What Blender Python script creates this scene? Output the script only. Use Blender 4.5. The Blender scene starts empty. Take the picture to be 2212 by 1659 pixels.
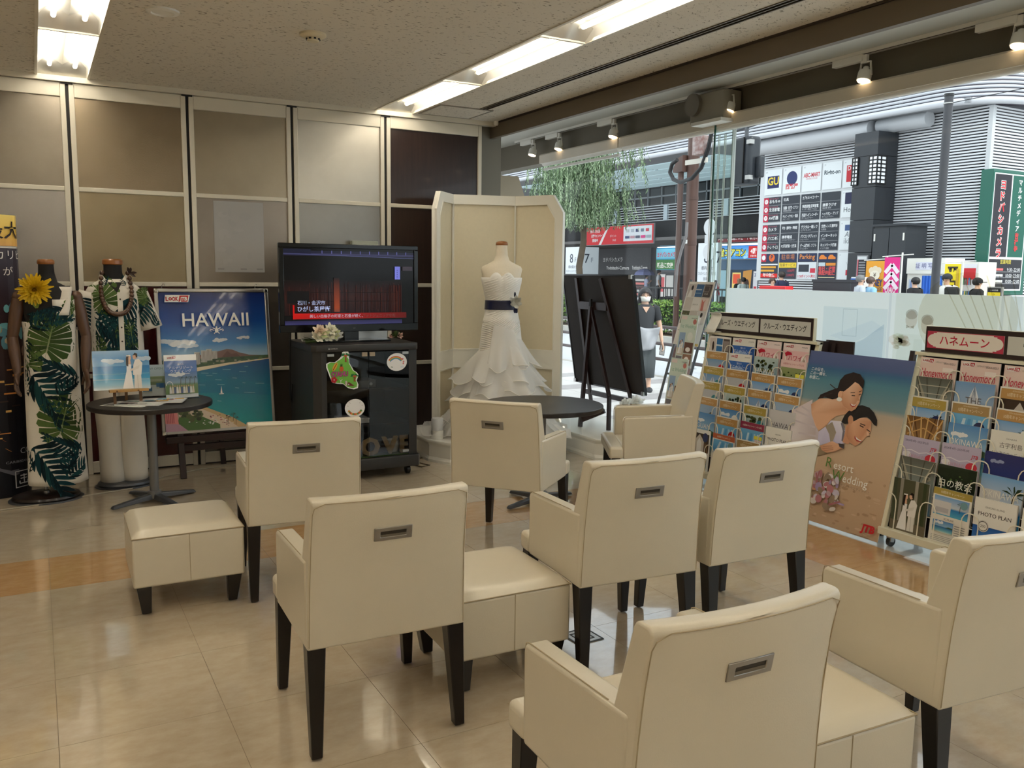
import bpy,bmesh,math,random
from mathutils import Vector as V,Matrix as M

random.seed(7)
SC=bpy.context.scene
COL=SC.collection
R=math.radians
PI=math.pi
TT=2*PI

# ---------------------------------------------------------------- camera
RW=((0.875373,-0.051668,0.480678),(-0.483301,-0.118015,0.867464),(0.011907,-0.991667,-0.128278))
FPX,CX,CY,EYE=1856.0,1106.0,829.5,1.6
_x=V([r[0] for r in RW]); _y=V([-r[1] for r in RW]); _z=V([-r[2] for r in RW])
_x.normalize(); _z=(_z-_x*_z.dot(_x)).normalized(); _y=_z.cross(_x)
cam_data=bpy.data.cameras.new('camera')
cam_data.sensor_fit='HORIZONTAL'; cam_data.sensor_width=36.0
cam_data.lens=36.0*FPX/2212.0
cam_data.clip_start=0.05; cam_data.clip_end=300
cam=bpy.data.objects.new('camera',cam_data); COL.objects.link(cam)
mw=M(((_x[0],_y[0],_z[0],0),(_x[1],_y[1],_z[1],0),(_x[2],_y[2],_z[2],EYE),(0,0,0,1)))
cam.matrix_world=mw
SC.camera=cam

# ---------------------------------------------------------------- world: bright overcast sky, exposure
world=bpy.data.worlds.new('overcast_sky'); SC.world=world
world.use_nodes=True
_nt=world.node_tree; _nt.nodes.clear()
_o=_nt.nodes.new('ShaderNodeOutputWorld'); _b=_nt.nodes.new('ShaderNodeBackground')
_b.inputs[0].default_value=(0.86,0.93,1.0,1); _b.inputs[1].default_value=1.9
_nt.links.new(_b.outputs[0],_o.inputs[0])
SC.view_settings.view_transform='Standard'; SC.view_settings.look='None'
SC.view_settings.exposure=0.0; SC.view_settings.gamma=1.0
SC.view_settings.use_curve_mapping=False
TUBE_STRENGTH=5.8
sun_d=bpy.data.lights.new('sun','SUN'); sun_d.energy=1.8; sun_d.angle=R(25); sun_d.color=(1,.97,.92)
sun=bpy.data.objects.new('sun',sun_d); COL.objects.link(sun)
sun.rotation_euler=(R(38),R(-14),R(20))

# ---------------------------------------------------------------- measuring: a pixel of the photograph onto a plane of the place
def ray(u,v):
    return _x*(u-CX)-_y*(v-CY)-_z*FPX
EYEV=V((0,0,EYE))
def PX(u,v,X):
    d=ray(u,v); return EYEV+d*(X/d[0])
def PY(u,v,Y):
    d=ray(u,v); return EYEV+d*(Y/d[1])
def PZ(u,v,Z=0.0):
    d=ray(u,v); return EYEV+d*((Z-EYE)/d[2])

# ---------------------------------------------------------------- colour and materials
def lin(c):
    c=c/255.0
    return c/12.92 if c<=0.04045 else ((c+0.055)/1.055)**2.4
def S(r,g=None,b=None):
    if g is None:r,g,b=r
    return (lin(r),lin(g),lin(b),1.0)
MATS={}
def mat(name,col,rough=0.5,metal=0.0,spec=0.5,coat=0.0,noise=None,bump=None,emit=None,estr=1.0,
        trans=0.0,alpha=1.0,col2=None,stretch=(1,1,1),sheen=0.0,coatrough=0.05,sss=0.0):
    if name in MATS: return MATS[name]
    m=bpy.data.materials.new(name); m.use_nodes=True
    nt=m.node_tree; p=nt.nodes['Principled BSDF']
    if isinstance(col,tuple) and len(col)==3:col=S(*col)
    p.inputs['Base Color'].default_value=col
    p.inputs['Roughness'].default_value=rough; p.inputs['Metallic'].default_value=metal
    p.inputs['Specular IOR Level'].default_value=spec
    p.inputs['Coat Weight'].default_value=coat; p.inputs['Coat Roughness'].default_value=coatrough
    p.inputs['Transmission Weight'].default_value=trans; p.inputs['Alpha'].default_value=alpha
    p.inputs['Sheen Weight'].default_value=sheen
    if sss:p.inputs['Subsurface Weight'].default_value=sss; p.inputs['Subsurface Radius'].default_value=(.02,.012,.008)
    if emit is not None:
        if len(emit)==3:emit=S(*emit)
        p.inputs['Emission Color'].default_value=emit; p.inputs['Emission Strength'].default_value=estr
    if noise or bump:
        tc=nt.nodes.new('ShaderNodeTexCoord'); mp=nt.nodes.new('ShaderNodeMapping')
        mp.inputs['Scale'].default_value=stretch
        nt.links.new(tc.outputs['Object'],mp.inputs[0])
    if noise:
        n=nt.nodes.new('ShaderNodeTexNoise'); n.inputs['Scale'].default_value=noise[0]; n.inputs['Detail'].default_value=5
        n.inputs['Roughness'].default_value=0.62
        cr=nt.nodes.new('ShaderNodeMapRange'); cr.inputs[1].default_value=0.3; cr.inputs[2].default_value=0.7
        mx=nt.nodes.new('ShaderNodeMix'); mx.data_type='RGBA'
        c2=col2 if col2 is not None else tuple(max(0,c*(1-noise[1])) for c in col[:3])
        if len(c2)==3 and col2 is not None:c2=S(*c2)
        mx.inputs[6].default_value=col; mx.inputs[7].default_value=(c2[0],c2[1],c2[2],1)
        nt.links.new(mp.outputs[0],n.inputs['Vector']); nt.links.new(n.outputs[0],cr.inputs[0])
        nt.links.new(cr.outputs[0],mx.inputs[0]); nt.links.new(mx.outputs[2],p.inputs['Base Color'])
    if bump:
        n2=nt.nodes.new('ShaderNodeTexNoise'); n2.inputs['Scale'].default_value=bump[0]; n2.inputs['Detail'].default_value=3
        bp=nt.nodes.new('ShaderNodeBump'); bp.inputs['Strength'].default_value=bump[1]; bp.inputs['Distance'].default_value=0.01
        nt.links.new(mp.outputs[0],n2.inputs['Vector']); nt.links.new(n2.outputs[0],bp.inputs['Height'])
        nt.links.new(bp.outputs[0],p.inputs['Normal'])
    MATS[name]=m
    return m

def glass_mat(name,tint=(1,1,1),refl=1.0,rough=0.0):
    """thin sheet glass: clear straight through, with a fresnel mirror on it"""
    if name in MATS: return MATS[name]
    m=bpy.data.materials.new(name); m.use_nodes=True; nt=m.node_tree; nt.nodes.clear()
    o=nt.nodes.new('ShaderNodeOutputMaterial'); t=nt.nodes.new('ShaderNodeBsdfTransparent'); g=nt.nodes.new('ShaderNodeBsdfGlossy')
    f=nt.nodes.new('ShaderNodeFresnel'); gm=nt.nodes.new('ShaderNodeNewGeometry')
    ir=nt.nodes.new('ShaderNodeMapRange'); ir.inputs[3].default_value=1.45; ir.inputs[4].default_value=1/1.45      # same mirror from both sides of the sheet
    nt.links.new(gm.outputs['Backfacing'],ir.inputs[0]); nt.links.new(ir.outputs[0],f.inputs[0])
    mu=nt.nodes.new('ShaderNodeMath'); mu.operation='MULTIPLY'; mu.inputs[1].default_value=refl
    t.inputs[0].default_value=(*tint,1); g.inputs['Roughness'].default_value=rough
    x=nt.nodes.new('ShaderNodeMixShader')
    nt.links.new(f.outputs[0],mu.inputs[0]); nt.links.new(mu.outputs[0],x.inputs[0])
    nt.links.new(t.outputs[0],x.inputs[1]); nt.links.new(g.outputs[0],x.inputs[2]); nt.links.new(x.outputs[0],o.inputs[0])
    MATS[name]=m; return m

def print_mat(name,rough=0.45,spec=0.4,coat=0.0,emit=0.0):
    """printed surface: takes its flat colours from the mesh's own colour attribute"""
    if name in MATS: return MATS[name]
    m=bpy.data.materials.new(name); m.use_nodes=True; nt=m.node_tree; p=nt.nodes['Principled BSDF']
    a=nt.nodes.new('ShaderNodeAttribute'); a.attribute_name='ink'
    nt.links.new(a.outputs['Color'],p.inputs['Base Color'])
    p.inputs['Roughness'].default_value=rough; p.inputs['Specular IOR Level'].default_value=spec; p.inputs['Coat Weight'].default_value=coat
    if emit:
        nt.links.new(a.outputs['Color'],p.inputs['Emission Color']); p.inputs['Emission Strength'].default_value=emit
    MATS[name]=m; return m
def translucent(name,col,k,clear):
    """thin petals and cloth that let light through"""
    m=bpy.data.materials.new(name); m.use_nodes=True; nt=m.node_tree; nt.nodes.clear()
    o=nt.nodes.new('ShaderNodeOutputMaterial'); a=nt.nodes.new('ShaderNodeBsdfDiffuse'); b=nt.nodes.new('ShaderNodeBsdfTranslucent'); c=nt.nodes.new('ShaderNodeBsdfTransparent'); x=nt.nodes.new('ShaderNodeMixShader'); y=nt.nodes.new('ShaderNodeMixShader')
    for n in (a,b):n.inputs[0].default_value=S(*col)
    x.inputs[0].default_value=k; y.inputs[0].default_value=clear
    nt.links.new(a.outputs[0],x.inputs[1]); nt.links.new(b.outputs[0],x.inputs[2]); nt.links.new(x.outputs[0],y.inputs[1]); nt.links.new(c.outputs[0],y.inputs[2]); nt.links.new(y.outputs[0],o.inputs[0])
    return m
PAPER=print_mat('printed_paper',0.42,0.4)
GLOSSY=print_mat('printed_gloss_film',0.22,0.5,0.3)
SIGN=print_mat('printed_sign_board',0.5,0.3)
SCREEN=print_mat('lit_screen',0.12,0.22,0.0,0.42)
GLOWSIGN=print_mat('glowing_shop_board',0.4,0.3,0.0,0.55)  # added glow stands in for lit signs and shop interiors in the arcade

# ---------------------------------------------------------------- mesh collector
class MB:
    def __init__(s):s.v=[]; s.f=[]; s.m=[]; s.c=None; s.mi=0; s.T=None
    def add(s,vs,fs):
        b=len(s.v)
        s.v+=[tuple(s.T@V(p)) for p in vs] if s.T is not None else [tuple(p) for p in vs]
        for f in fs:s.f.append([i+b for i in f]); s.m.append(s.mi)
        return s
    def box(s,x0,x1,y0,y1,z0,z1):
        return s.add([(x0,y0,z0),(x1,y0,z0),(x1,y1,z0),(x0,y1,z0),(x0,y0,z1),(x1,y0,z1),(x1,y1,z1),(x0,y1,z1)],
                     [(0,3,2,1),(4,5,6,7),(0,1,5,4),(1,2,6,5),(2,3,7,6),(3,0,4,7)])
    def cbox(s,c,d): return s.box(c[0]-d[0]/2,c[0]+d[0]/2,c[1]-d[1]/2,c[1]+d[1]/2,c[2]-d[2]/2,c[2]+d[2]/2)
    def hexa(s,p):      # eight corners: bottom ring, top ring
        return s.add(p,[(0,3,2,1),(4,5,6,7),(0,1,5,4),(1,2,6,5),(2,3,7,6),(3,0,4,7)])
    def bar(s,a,b,w,d,up=(0,0,1)):
        a=V(a); b=V(b); t=(b-a).normalized(); u=V(up)
        if abs(t.dot(u))>.98:u=V((1,0,0))
        n=t.cross(u).normalized()*(w/2); k=n.cross(t).normalized()*(d/2)
        return s.hexa([a-n-k,a+n-k,a+n+k,a-n+k,b-n-k,b+n-k,b+n+k,b-n+k])
    def tube(s,pts,r,n=8,closed=False,caps=True):
        pts=[V(p) for p in pts]; k=len(pts); rs=r if isinstance(r,(list,tuple)) else [r]*k
        base=[]; prev=None; vs=[]; fs=[]
        for i,p in enumerate(pts):
            if closed:t=(pts[(i+1)%k]-pts[i-1]).normalized()
            else:t=(pts[min(i+1,k-1)]-pts[max(i-1,0)]).normalized()
            if prev is None:
                u=V((0,0,1)) if abs(t.z)<.9 else V((1,0,0))
                a=t.cross(u).normalized()
            else:
                a=(prev-t*prev.dot(t)).normalized()
            prev=a; b=t.cross(a)
            for j in range(n):
                th=2*PI*j/n; vs.append(p+(a*math.cos(th)+b*math.sin(th))*rs[i])
        for i in range(k if closed else k-1):
            for j in range(n):
                q=(i+1)%k
                fs.append((i*n+j,i*n+(j+1)%n,q*n+(j+1)%n,q*n+j))
        if caps and not closed:
            fs.append(tuple(reversed(range(n)))); fs.append(tuple((k-1)*n+j for j in range(n)))
        return s.add(vs,fs)
    def lathe(s,prof,n=24,c=(0,0,0),sx=1,sy=1,cap=True):
        vs=[]; fs=[]; k=len(prof)
        for r,z in prof:
            for j in range(n):
                th=2*PI*j/n; vs.append((c[0]+r*sx*math.cos(th),c[1]+r*sy*math.sin(th),c[2]+z))
        for i in range(k-1):
            for j in range(n):
                fs.append((i*n+j,i*n+(j+1)%n,(i+1)*n+(j+1)%n,(i+1)*n+j))
        if cap:
            fs.append(tuple(reversed(range(n)))); fs.append(tuple((k-1)*n+j for j in range(n)))
        return s.add(vs,fs)
    def rings(s,rings,cap=True):
        n=len(rings[0]); vs=[p for r in rings for p in r]; fs=[]
        for i in range(len(rings)-1):
            for j in range(n):
                fs.append((i*n+j,i*n+(j+1)%n,(i+1)*n+(j+1)%n,(i+1)*n+j))
        if cap:fs.append(tuple(reversed(range(n)))); fs.append(tuple((len(rings)-1)*n+j for j in range(n)))
        return s.add(vs,fs)
    def prism(s,poly,z0,z1,axis='z'):
        n=len(poly)
        def P(a,b,h): return (a,b,h) if axis=='z' else ((a,h,b) if axis=='y' else (h,a,b))
        vs=[P(a,b,z0) for a,b in poly]+[P(a,b,z1) for a,b in poly]
        fs=[tuple(reversed(range(n))),tuple(range(n,2*n))]+[(i,(i+1)%n,n+(i+1)%n,n+i) for i in range(n)]
        return s.add(vs,fs)
    def grid(s,fn,nu,nv):
        vs=[fn(i/nu,j/nv) for j in range(nv+1) for i in range(nu+1)]
        fs=[(j*(nu+1)+i,j*(nu+1)+i+1,(j+1)*(nu+1)+i+1,(j+1)*(nu+1)+i) for j in range(nv) for i in range(nu)]
        return s.add(vs,fs)
    def ball(s,c,r,n=10,k=7):
        r=r if isinstance(r,tuple) else (r,r,r)
        rg=[]
        for i in range(k+1):
            ph=-PI/2+PI*(i+.02)/(k+.04)
            rg.append([(c[0]+r[0]*math.cos(ph)*math.cos(2*PI*j/n),c[1]+r[1]*math.cos(ph)*math.sin(2*PI*j/n),c[2]+r[2]*math.sin(ph)) for j in range(n)])
        return s.rings(rg)
    def build(s,name,mats,parent=None,smooth=None,bevel=0,seg=2,sub=0,loc=None,rot=None,solid=0):
        me=bpy.data.meshes.new(name); me.from_pydata(s.v,[],s.f)
        mats=mats if isinstance(mats,(list,tuple)) else [mats]
        for m in mats:me.materials.append(m)
        if any(s.m):me.polygons.foreach_set('material_index',s.m)
        if s.c is not None:
            at=me.color_attributes.new('ink','FLOAT_COLOR','POINT')
            at.data.foreach_set('color',[x for c in s.c for x in c])
        bm=bmesh.new(); bm.from_mesh(me)
        if s.c is None:bmesh.ops.recalc_face_normals(bm,faces=bm.faces)
        bm.to_mesh(me); bm.free()
        if smooth is not None:
            me.shade_smooth()
            if smooth:me.set_sharp_from_angle(angle=R(smooth))
        me.update()
        o=bpy.data.objects.new(name,me); COL.objects.link(o)
        if bevel:
            b=o.modifiers.new('bevel','BEVEL'); b.width=bevel; b.segments=seg; b.limit_method='ANGLE'; b.angle_limit=R(38)
            if smooth is None:me.shade_smooth(); b.harden_normals=False; me.set_sharp_from_angle(angle=R(60))
        if solid:
            d=o.modifiers.new('thickness','SOLIDIFY'); d.thickness=solid; d.offset=0
        if sub:
            d=o.modifiers.new('smooth','SUBSURF'); d.levels=sub; d.render_levels=sub
        if parent is not None:o.parent=parent
        if loc is not None:o.location=loc
        if rot is not None:o.rotation_euler=rot
        return o

def tag(o,label=None,cat=None,group=None,kind=None):
    if label:o['label']=label
    if cat:o['category']=cat
    if group:o['group']=group
    if kind:o['kind']=kind
    return o
def thing(name,label,cat,loc=(0,0,0),rz=0,group=None,rot=None):
    o=bpy.data.objects.new(name,None); COL.objects.link(o); o.empty_display_size=.1
    o.location=loc; o.rotation_euler=rot if rot is not None else (0,0,rz)
    return tag(o,label,cat,group)
def struct(name,parent=None):
    o=bpy.data.objects.new(name,None); COL.objects.link(o); o['kind']='structure'
    if parent:o.parent=parent
    return o
KIDS={}
def copy_tree(o,loc,rz=None,label=None,group=None,rot=None):
    def cp(a,par):
        c=a.copy(); COL.objects.link(c); c.parent=par
        for ch in [x for x in ALLCH(a)]:cp(ch,c)
        return c
    r=cp(o,None); r.location=loc
    if rz is not None:r.rotation_euler=(0,0,rz)
    if rot is not None:r.rotation_euler=rot
    if label:r['label']=label
    if group:r['group']=group
    return r
def ALLCH(a): return list(a.children)

# ---------------------------------------------------------------- lettering and flat print
_TXT={}
def glyphs(s,bold=0.0,shear=0.0):
    k=(s,bold,shear)
    if k not in _TXT:
        c=bpy.data.curves.new('lettering','FONT'); c.body=s; c.size=1; c.resolution_u=2; c.offset=bold; c.shear=shear
        o=bpy.data.objects.new('lettering',c); me=o.to_mesh()
        vs=[(v.co.x,v.co.y) for v in me.vertices]; fs=[tuple(p.vertices) for p in me.polygons]
        o.to_mesh_clear(); bpy.data.objects.remove(o); bpy.data.curves.remove(c)
        x0=min([v[0] for v in vs] or [0]); x1=max([v[0] for v in vs] or [1])
        _TXT[k]=([(a-x0,b) for a,b in vs],fs,x1-x0)
    return _TXT[k]

class Print:
    """flat print lying in the XZ plane, facing -Y; u to the right, v up, in metres"""
    def __init__(s,w,h,bg=(255,255,255),thick=0.0,step=0.00025):
        s.w,s.h,s.v,s.f,s.c,s.k,s.step,s.thick=w,h,[],[],[],0,step,thick
        if thick:
            c=S(235,235,230); b=0
            s.v+=[(0,0,0),(w,0,0),(w,0,h),(0,0,h),(0,thick,0),(w,thick,0),(w,thick,h),(0,thick,h)]
            s.c+=[c]*8
            s.f+=[(4,7,6,5),(0,4,5,1),(1,5,6,2),(2,6,7,3),(3,7,4,0)]
        if bg is not None:
            if isinstance(bg[0],(tuple,list)):s.vgrad(0,0,w,h,bg)
            else:s.rect(0,0,w,h,bg)
    def poly(s,pts,col):
        s.k+=1; d=-s.k*s.step; b=len(s.v)
        cols=[S(*c) for c in col] if isinstance(col[0],(tuple,list)) else [S(*col)]*len(pts)
        s.v+=[(p[0],d,p[1]) for p in pts]; s.c+=cols
        s.f.append(tuple(range(b,b+len(pts))))
        return s
    def rect(s,x0,y0,x1,y1,col): return s.poly([(x0,y0),(x1,y0),(x1,y1),(x0,y1)],col)
    def frame(s,x0,y0,x1,y1,t,col):
        s.rect(x0,y0,x1,y0+t,col); s.rect(x0,y1-t,x1,y1,col); s.rect(x0,y0+t,x0+t,y1-t,col); return s.rect(x1-t,y0+t,x1,y1-t,col)
    def vgrad(s,x0,y0,x1,y1,stops):
        """stops: (fraction from the bottom, colour)"""
        s.k+=1; d=-s.k*s.step; b=len(s.v)
        for f,c in stops:
            y=y0+(y1-y0)*f; s.v+=[(x0,d,y),(x1,d,y)]; s.c+=[S(*c)]*2
        for i in range(len(stops)-1):s.f.append((b+2*i,b+2*i+1,b+2*i+3,b+2*i+2))
        return s
    def ell(s,cx,cy,rx,ry,col,n=20,rot=0.0):
        c,q=math.cos(rot),math.sin(rot)
        return s.poly([(cx+rx*math.cos(t)*c-ry*math.sin(t)*q,cy+rx*math.cos(t)*q+ry*math.sin(t)*c) for t in [2*PI*i/n for i in range(n)]],col)
    def line(s,pts,w,col):
        s.k+=1; d=-s.k*s.step
        for a,b in zip(pts[:-1],pts[1:]):
            dx,dy=b[0]-a[0],b[1]-a[1]; L=math.hypot(dx,dy) or 1; nx,ny=-dy/L*w/2,dx/L*w/2; k=len(s.v)
            s.v+=[(a[0]-nx,d,a[1]-ny),(b[0]-nx,d,b[1]-ny),(b[0]+nx,d,b[1]+ny),(a[0]+nx,d,a[1]+ny)]; s.c+=[S(*col)]*4
            s.f.append((k,k+1,k+2,k+3))
        return s
    def text(s,t,x,y,size,col,align='l',bold=0.0,maxw=None,vertical=False,shear=0.0,sy=1.0):
        if vertical:
            for i,ch in enumerate(t):s.text(ch,x,y-i*size*1.02,size,col,'c',bold)
            return s
        vs,fs,w=glyphs(t,bold,shear)
        sx=size
        if maxw and w*size>maxw:sx=maxw/w
        W=w*sx; ox=x-(W/2 if align=='c' else (W if align=='r' else 0))
        s.k+=1; d=-s.k*s.step; b=len(s.v); c=S(*col)
        s.v+=[(ox+p[0]*sx,d,y+p[1]*size*sy) for p in vs]; s.c+=[c]*len(vs)
        s.f+=[tuple(i+b for i in f) for f in fs]
        return s
    def mesh(s,name='print',m=None):
        me=bpy.data.meshes.new(name); me.from_pydata(s.v,[],s.f); me.materials.append(m or PAPER)
        at=me.color_attributes.new('ink','FLOAT_COLOR','POINT'); at.data.foreach_set('color',[x for c in s.c for x in c])
        me.update(); return me
    def build(s,name,parent=None,m=None,loc=None,rot=None):
        o=bpy.data.objects.new(name,s.mesh(name,m)); COL.objects.link(o)
        if parent is not None:o.parent=parent
        if loc is not None:o.location=loc
        if rot is not None:o.rotation_euler=rot
        return o
def put(name,me,parent=None,loc=None,rot=None):
    o=bpy.data.objects.new(name,me); COL.objects.link(o)
    if parent is not None:o.parent=parent
    if loc is not None:o.location=loc
    if rot is not None:o.rotation_euler=rot
    return o
# ================================================================ materials of the room
def world_mat(name,col,col2,scale,stretch,rough,coat=0.0,bump=None,contrast=(.35,.65),spec=.5,grain=None):
    """like mat() but the grain runs on through neighbouring pieces"""
    if name in MATS: return MATS[name]
    m=bpy.data.materials.new(name); m.use_nodes=True; nt=m.node_tree; p=nt.nodes['Principled BSDF']
    g=nt.nodes.new('ShaderNodeNewGeometry'); mp=nt.nodes.new('ShaderNodeMapping'); mp.inputs['Scale'].default_value=stretch
    nt.links.new(g.outputs['Position'],mp.inputs[0])
    n=nt.nodes.new('ShaderNodeTexNoise'); n.inputs['Scale'].default_value=scale; n.inputs['Detail'].default_value=7; n.inputs['Roughness'].default_value=.68
    nt.links.new(mp.outputs[0],n.inputs['Vector'])
    cr=nt.nodes.new('ShaderNodeMapRange'); cr.inputs[1].default_value=contrast[0]; cr.inputs[2].default_value=contrast[1]
    mx=nt.nodes.new('ShaderNodeMix'); mx.data_type='RGBA'; mx.inputs[6].default_value=S(*col); mx.inputs[7].default_value=S(*col2)
    nt.links.new(n.outputs[0],cr.inputs[0]); nt.links.new(cr.outputs[0],mx.inputs[0]); nt.links.new(mx.outputs[2],p.inputs['Base Color'])
    p.inputs['Roughness'].default_value=rough; p.inputs['Coat Weight'].default_value=coat; p.inputs['Coat Roughness'].default_value=.04
    p.inputs['Specular IOR Level'].default_value=spec
    if bump:
        n2=nt.nodes.new('ShaderNodeTexNoise'); n2.inputs['Scale'].default_value=bump[0]; n2.inputs['Detail'].default_value=bump[2] if len(bump)>2 else 2
        nt.links.new(g.outputs['Position'],n2.inputs['Vector'])
        bp=nt.nodes.new('ShaderNodeBump'); bp.inputs['Strength'].default_value=bump[1]; bp.inputs['Distance'].default_value=.01
        nt.links.new(n2.outputs[0],bp.inputs['Height']); nt.links.new(bp.outputs[0],p.inputs['Normal'])
        if coat:nt.links.new(bp.outputs[0],p.inputs['Coat Normal'])
    MATS[name]=m; return m

TILE=world_mat('beige_vinyl_tile',(202,187,163),(186,167,140),9,(1,1.7,1),.15,1.0,(3.2,.05,3),(.3,.75))
ORANGE=world_mat('orange_vinyl_tile',(208,170,122),(188,144,96),9,(1,2,1),.15,1.0,(3.2,.05,3),(.3,.7))
PALE=world_mat('white_vinyl_tile',(226,226,224),(205,207,208),4,(1,1,1),.13,1.0,(3.2,.05,3))
JOINT=mat('floor_joint',(132,114,90),.6)
CEIL=None
def ceiling_mat():
    m=bpy.data.materials.new('rockwool_ceiling_board'); m.use_nodes=True; nt=m.node_tree; p=nt.nodes['Principled BSDF']
    g=nt.nodes.new('ShaderNodeNewGeometry')
    w=nt.nodes.new('ShaderNodeTexNoise'); w.inputs['Scale'].default_value=26; w.inputs['Detail'].default_value=1
    vm=nt.nodes.new('ShaderNodeVectorMath'); vm.operation='MULTIPLY_ADD'; vm.inputs[1].default_value=(.05,.05,.05)
    nt.links.new(w.outputs['Color'],vm.inputs[0]); nt.links.new(g.outputs['Position'],vm.inputs[2])
    mp=nt.nodes.new('ShaderNodeMapping'); mp.inputs['Scale'].default_value=(1,2.3,1)
    nt.links.new(vm.outputs[0],mp.inputs[0])
    v=nt.nodes.new('ShaderNodeTexNoise'); v.inputs['Scale'].default_value=34; v.inputs['Detail'].default_value=1.5; v.inputs['Roughness'].default_value=.5
    nt.links.new(mp.outputs[0],v.inputs['Vector'])
    r=nt.nodes.new('ShaderNodeMapRange'); r.inputs[1].default_value=.31; r.inputs[2].default_value=.36
    nt.links.new(v.outputs[0],r.inputs[0])
    mx=nt.nodes.new('ShaderNodeMix'); mx.data_type='RGBA'; mx.inputs[6].default_value=S(150,142,128); mx.inputs[7].default_value=S(226,220,208)
    nt.links.new(r.outputs[0],mx.inputs[0]); nt.links.new(mx.outputs[2],p.inputs['Base Color'])
    bp=nt.nodes.new('ShaderNodeBump'); bp.inputs['Strength'].default_value=.5; bp.inputs['Distance'].default_value=.01
    nt.links.new(r.outputs[0],bp.inputs['Height']); nt.links.new(bp.outputs[0],p.inputs['Normal'])
    p.inputs['Roughness'].default_value=.9; p.inputs['Specular IOR Level'].default_value=.1
    return m
CEIL=ceiling_mat()
GREYPAINT=mat('grey_paint',(128,124,114),.6,spec=.3)
DARKLIP=mat('taupe_bulkhead_paint',(112,101,86),.5,spec=.3)
SOFFIT=mat('pale_soffit_paint',(196,196,188),.6,spec=.3)
UPPER=mat('dim_grey_paint',(120,114,100),.6,spec=.3)
RAIL=mat('ivory_coated_aluminium',(222,215,198),.35,spec=.5)
GAP=mat('black_gap',(18,15,13),.6)
WHITE=mat('white_gloss_enamel',(240,238,230),.3)
WHITEM=mat('white_matt',(238,236,228),.6)
BLACK=mat('black_plastic',(20,19,19),.35)
CHROME=mat('brushed_metal',(178,176,172),.3,metal=1)
DARKMETAL=mat('dark_grey_metal',(92,94,98),.4,metal=.6)

# ================================================================ floor
floor=MB().box(-5,5.2,-4.5,11,-.12,-.0025).build('floor',JOINT); floor['kind']='structure'
P=.5425; OX=-.008; OY=3.64
tx=[OX+P*i for i in range(-5,10)]; ty=[OY+P*i for i in range(-6,7)]
def tile_mesh(m,w,d):
    mb=MB().box(.0009,w-.0009,.0009,d-.0009,-.004,0)
    o=mb.build('tile',m); me=o.data; bpy.data.objects.remove(o); return me
T_b,T_o=tile_mesh(TILE,P,P),tile_mesh(ORANGE,P,P)
for i in range(len(tx)):
    for j in range(len(ty)):
        x,y=tx[i],ty[j]
        if x>4.2:continue
        orange=(abs(y-(OY+2*P))<.01 and x<3.8) or abs(x-(OX+7*P))<.01 and y<OY+2.5*P
        put('tile',T_o if orange else T_b,floor,(x,y,0))
s=MB().box(OX+8*P,5.2,-4.5,11,-.004,0).build('display_floor',PALE,floor)
s=MB(); s.box(-5,tx[0],-4.5,7.5,-.004,0); s.box(tx[0],OX+8*P,-4.5,ty[0],-.004,0); s.box(tx[0],OX+8*P,ty[-1]+P,11,-.004,0)
s.build('floor_surface',TILE,floor)

# ================================================================ ceiling, recess along the window
CZ=2.985; Y1=7.45; YB=-4.5
LX=[(-2.50,-2.17),(.09,.425),(2.665,3.0)]
ceil=struct('ceiling')
edges=[-5.0]
for a,b in LX:edges+=[a,b]
edges+=[3.405,3.47,3.83]
for i in range(0,len(edges)-1,2):
    MB().box(edges[i],edges[i+1],YB,Y1,CZ,CZ+.02).build('ceiling_board',CEIL,ceil)
for a,b in LX:MB().box(a,b,7.31,Y1,CZ,CZ+.02).build('ceiling_board',CEIL,ceil)
MB().box(3.405,3.47,6.76,Y1,CZ,CZ+.02).build('ceiling_board',CEIL,ceil)
MB().box(-5,5.4,YB,11,CZ+.16,CZ+.3).build('ceiling_slab',GREYPAINT,ceil)
s=MB().box(3.83,3.875,YB,11,2.85,CZ+.16).build('trim_1',DARKLIP); s['kind']='structure'
s=MB().box(3.818,3.832,YB,Y1,CZ-.014,CZ+.01).build('trim_2',mat('dark_shadow_gap',(58,50,42),.7)); s['kind']='structure'
s=MB().box(3.872,5.14,YB,11,3.12,CZ+.165).build('trim_3',SOFFIT); s['kind']='structure'
s=MB().box(5.12,5.3,YB,11,2.84,CZ+.165).build('wall_window_side',UPPER); s['kind']='structure'
# perimeter angle over the partition
s=MB().box(-5,3.83,7.28,7.345,2.947,2.985).build('trim_4',RAIL); s['kind']='structure'
# shell out of sight: side and rear walls
WALLP=mat('warm_white_wall_paint',(214,206,190),.7,noise=(3,.05))
for nm,b in (('wall_left',(-5.1,-5,YB,7.5)),('wall_rear',(-5,5.3,YB-.1,YB))):
    w=MB().box(b[0],b[1],b[2],b[3],0,3.2).build(nm,WALLP); w['kind']='structure'
w=MB().box(-5,3.72,7.40,7.5,0,3.2).build('wall_behind_partition',GREYPAINT); w['kind']='structure'

# return wall at the end of the partition
s=MB().box(3.715,3.95,7.40,7.62,0,3.13).build('wall_return',GREYPAINT); s['kind']='structure'
w=MB().box(3.6,5.3,10.9,11,0,3.2).build('wall_display_end',mat('display_end_paint',(70,68,64),.7)); w['kind']='structure'

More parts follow.
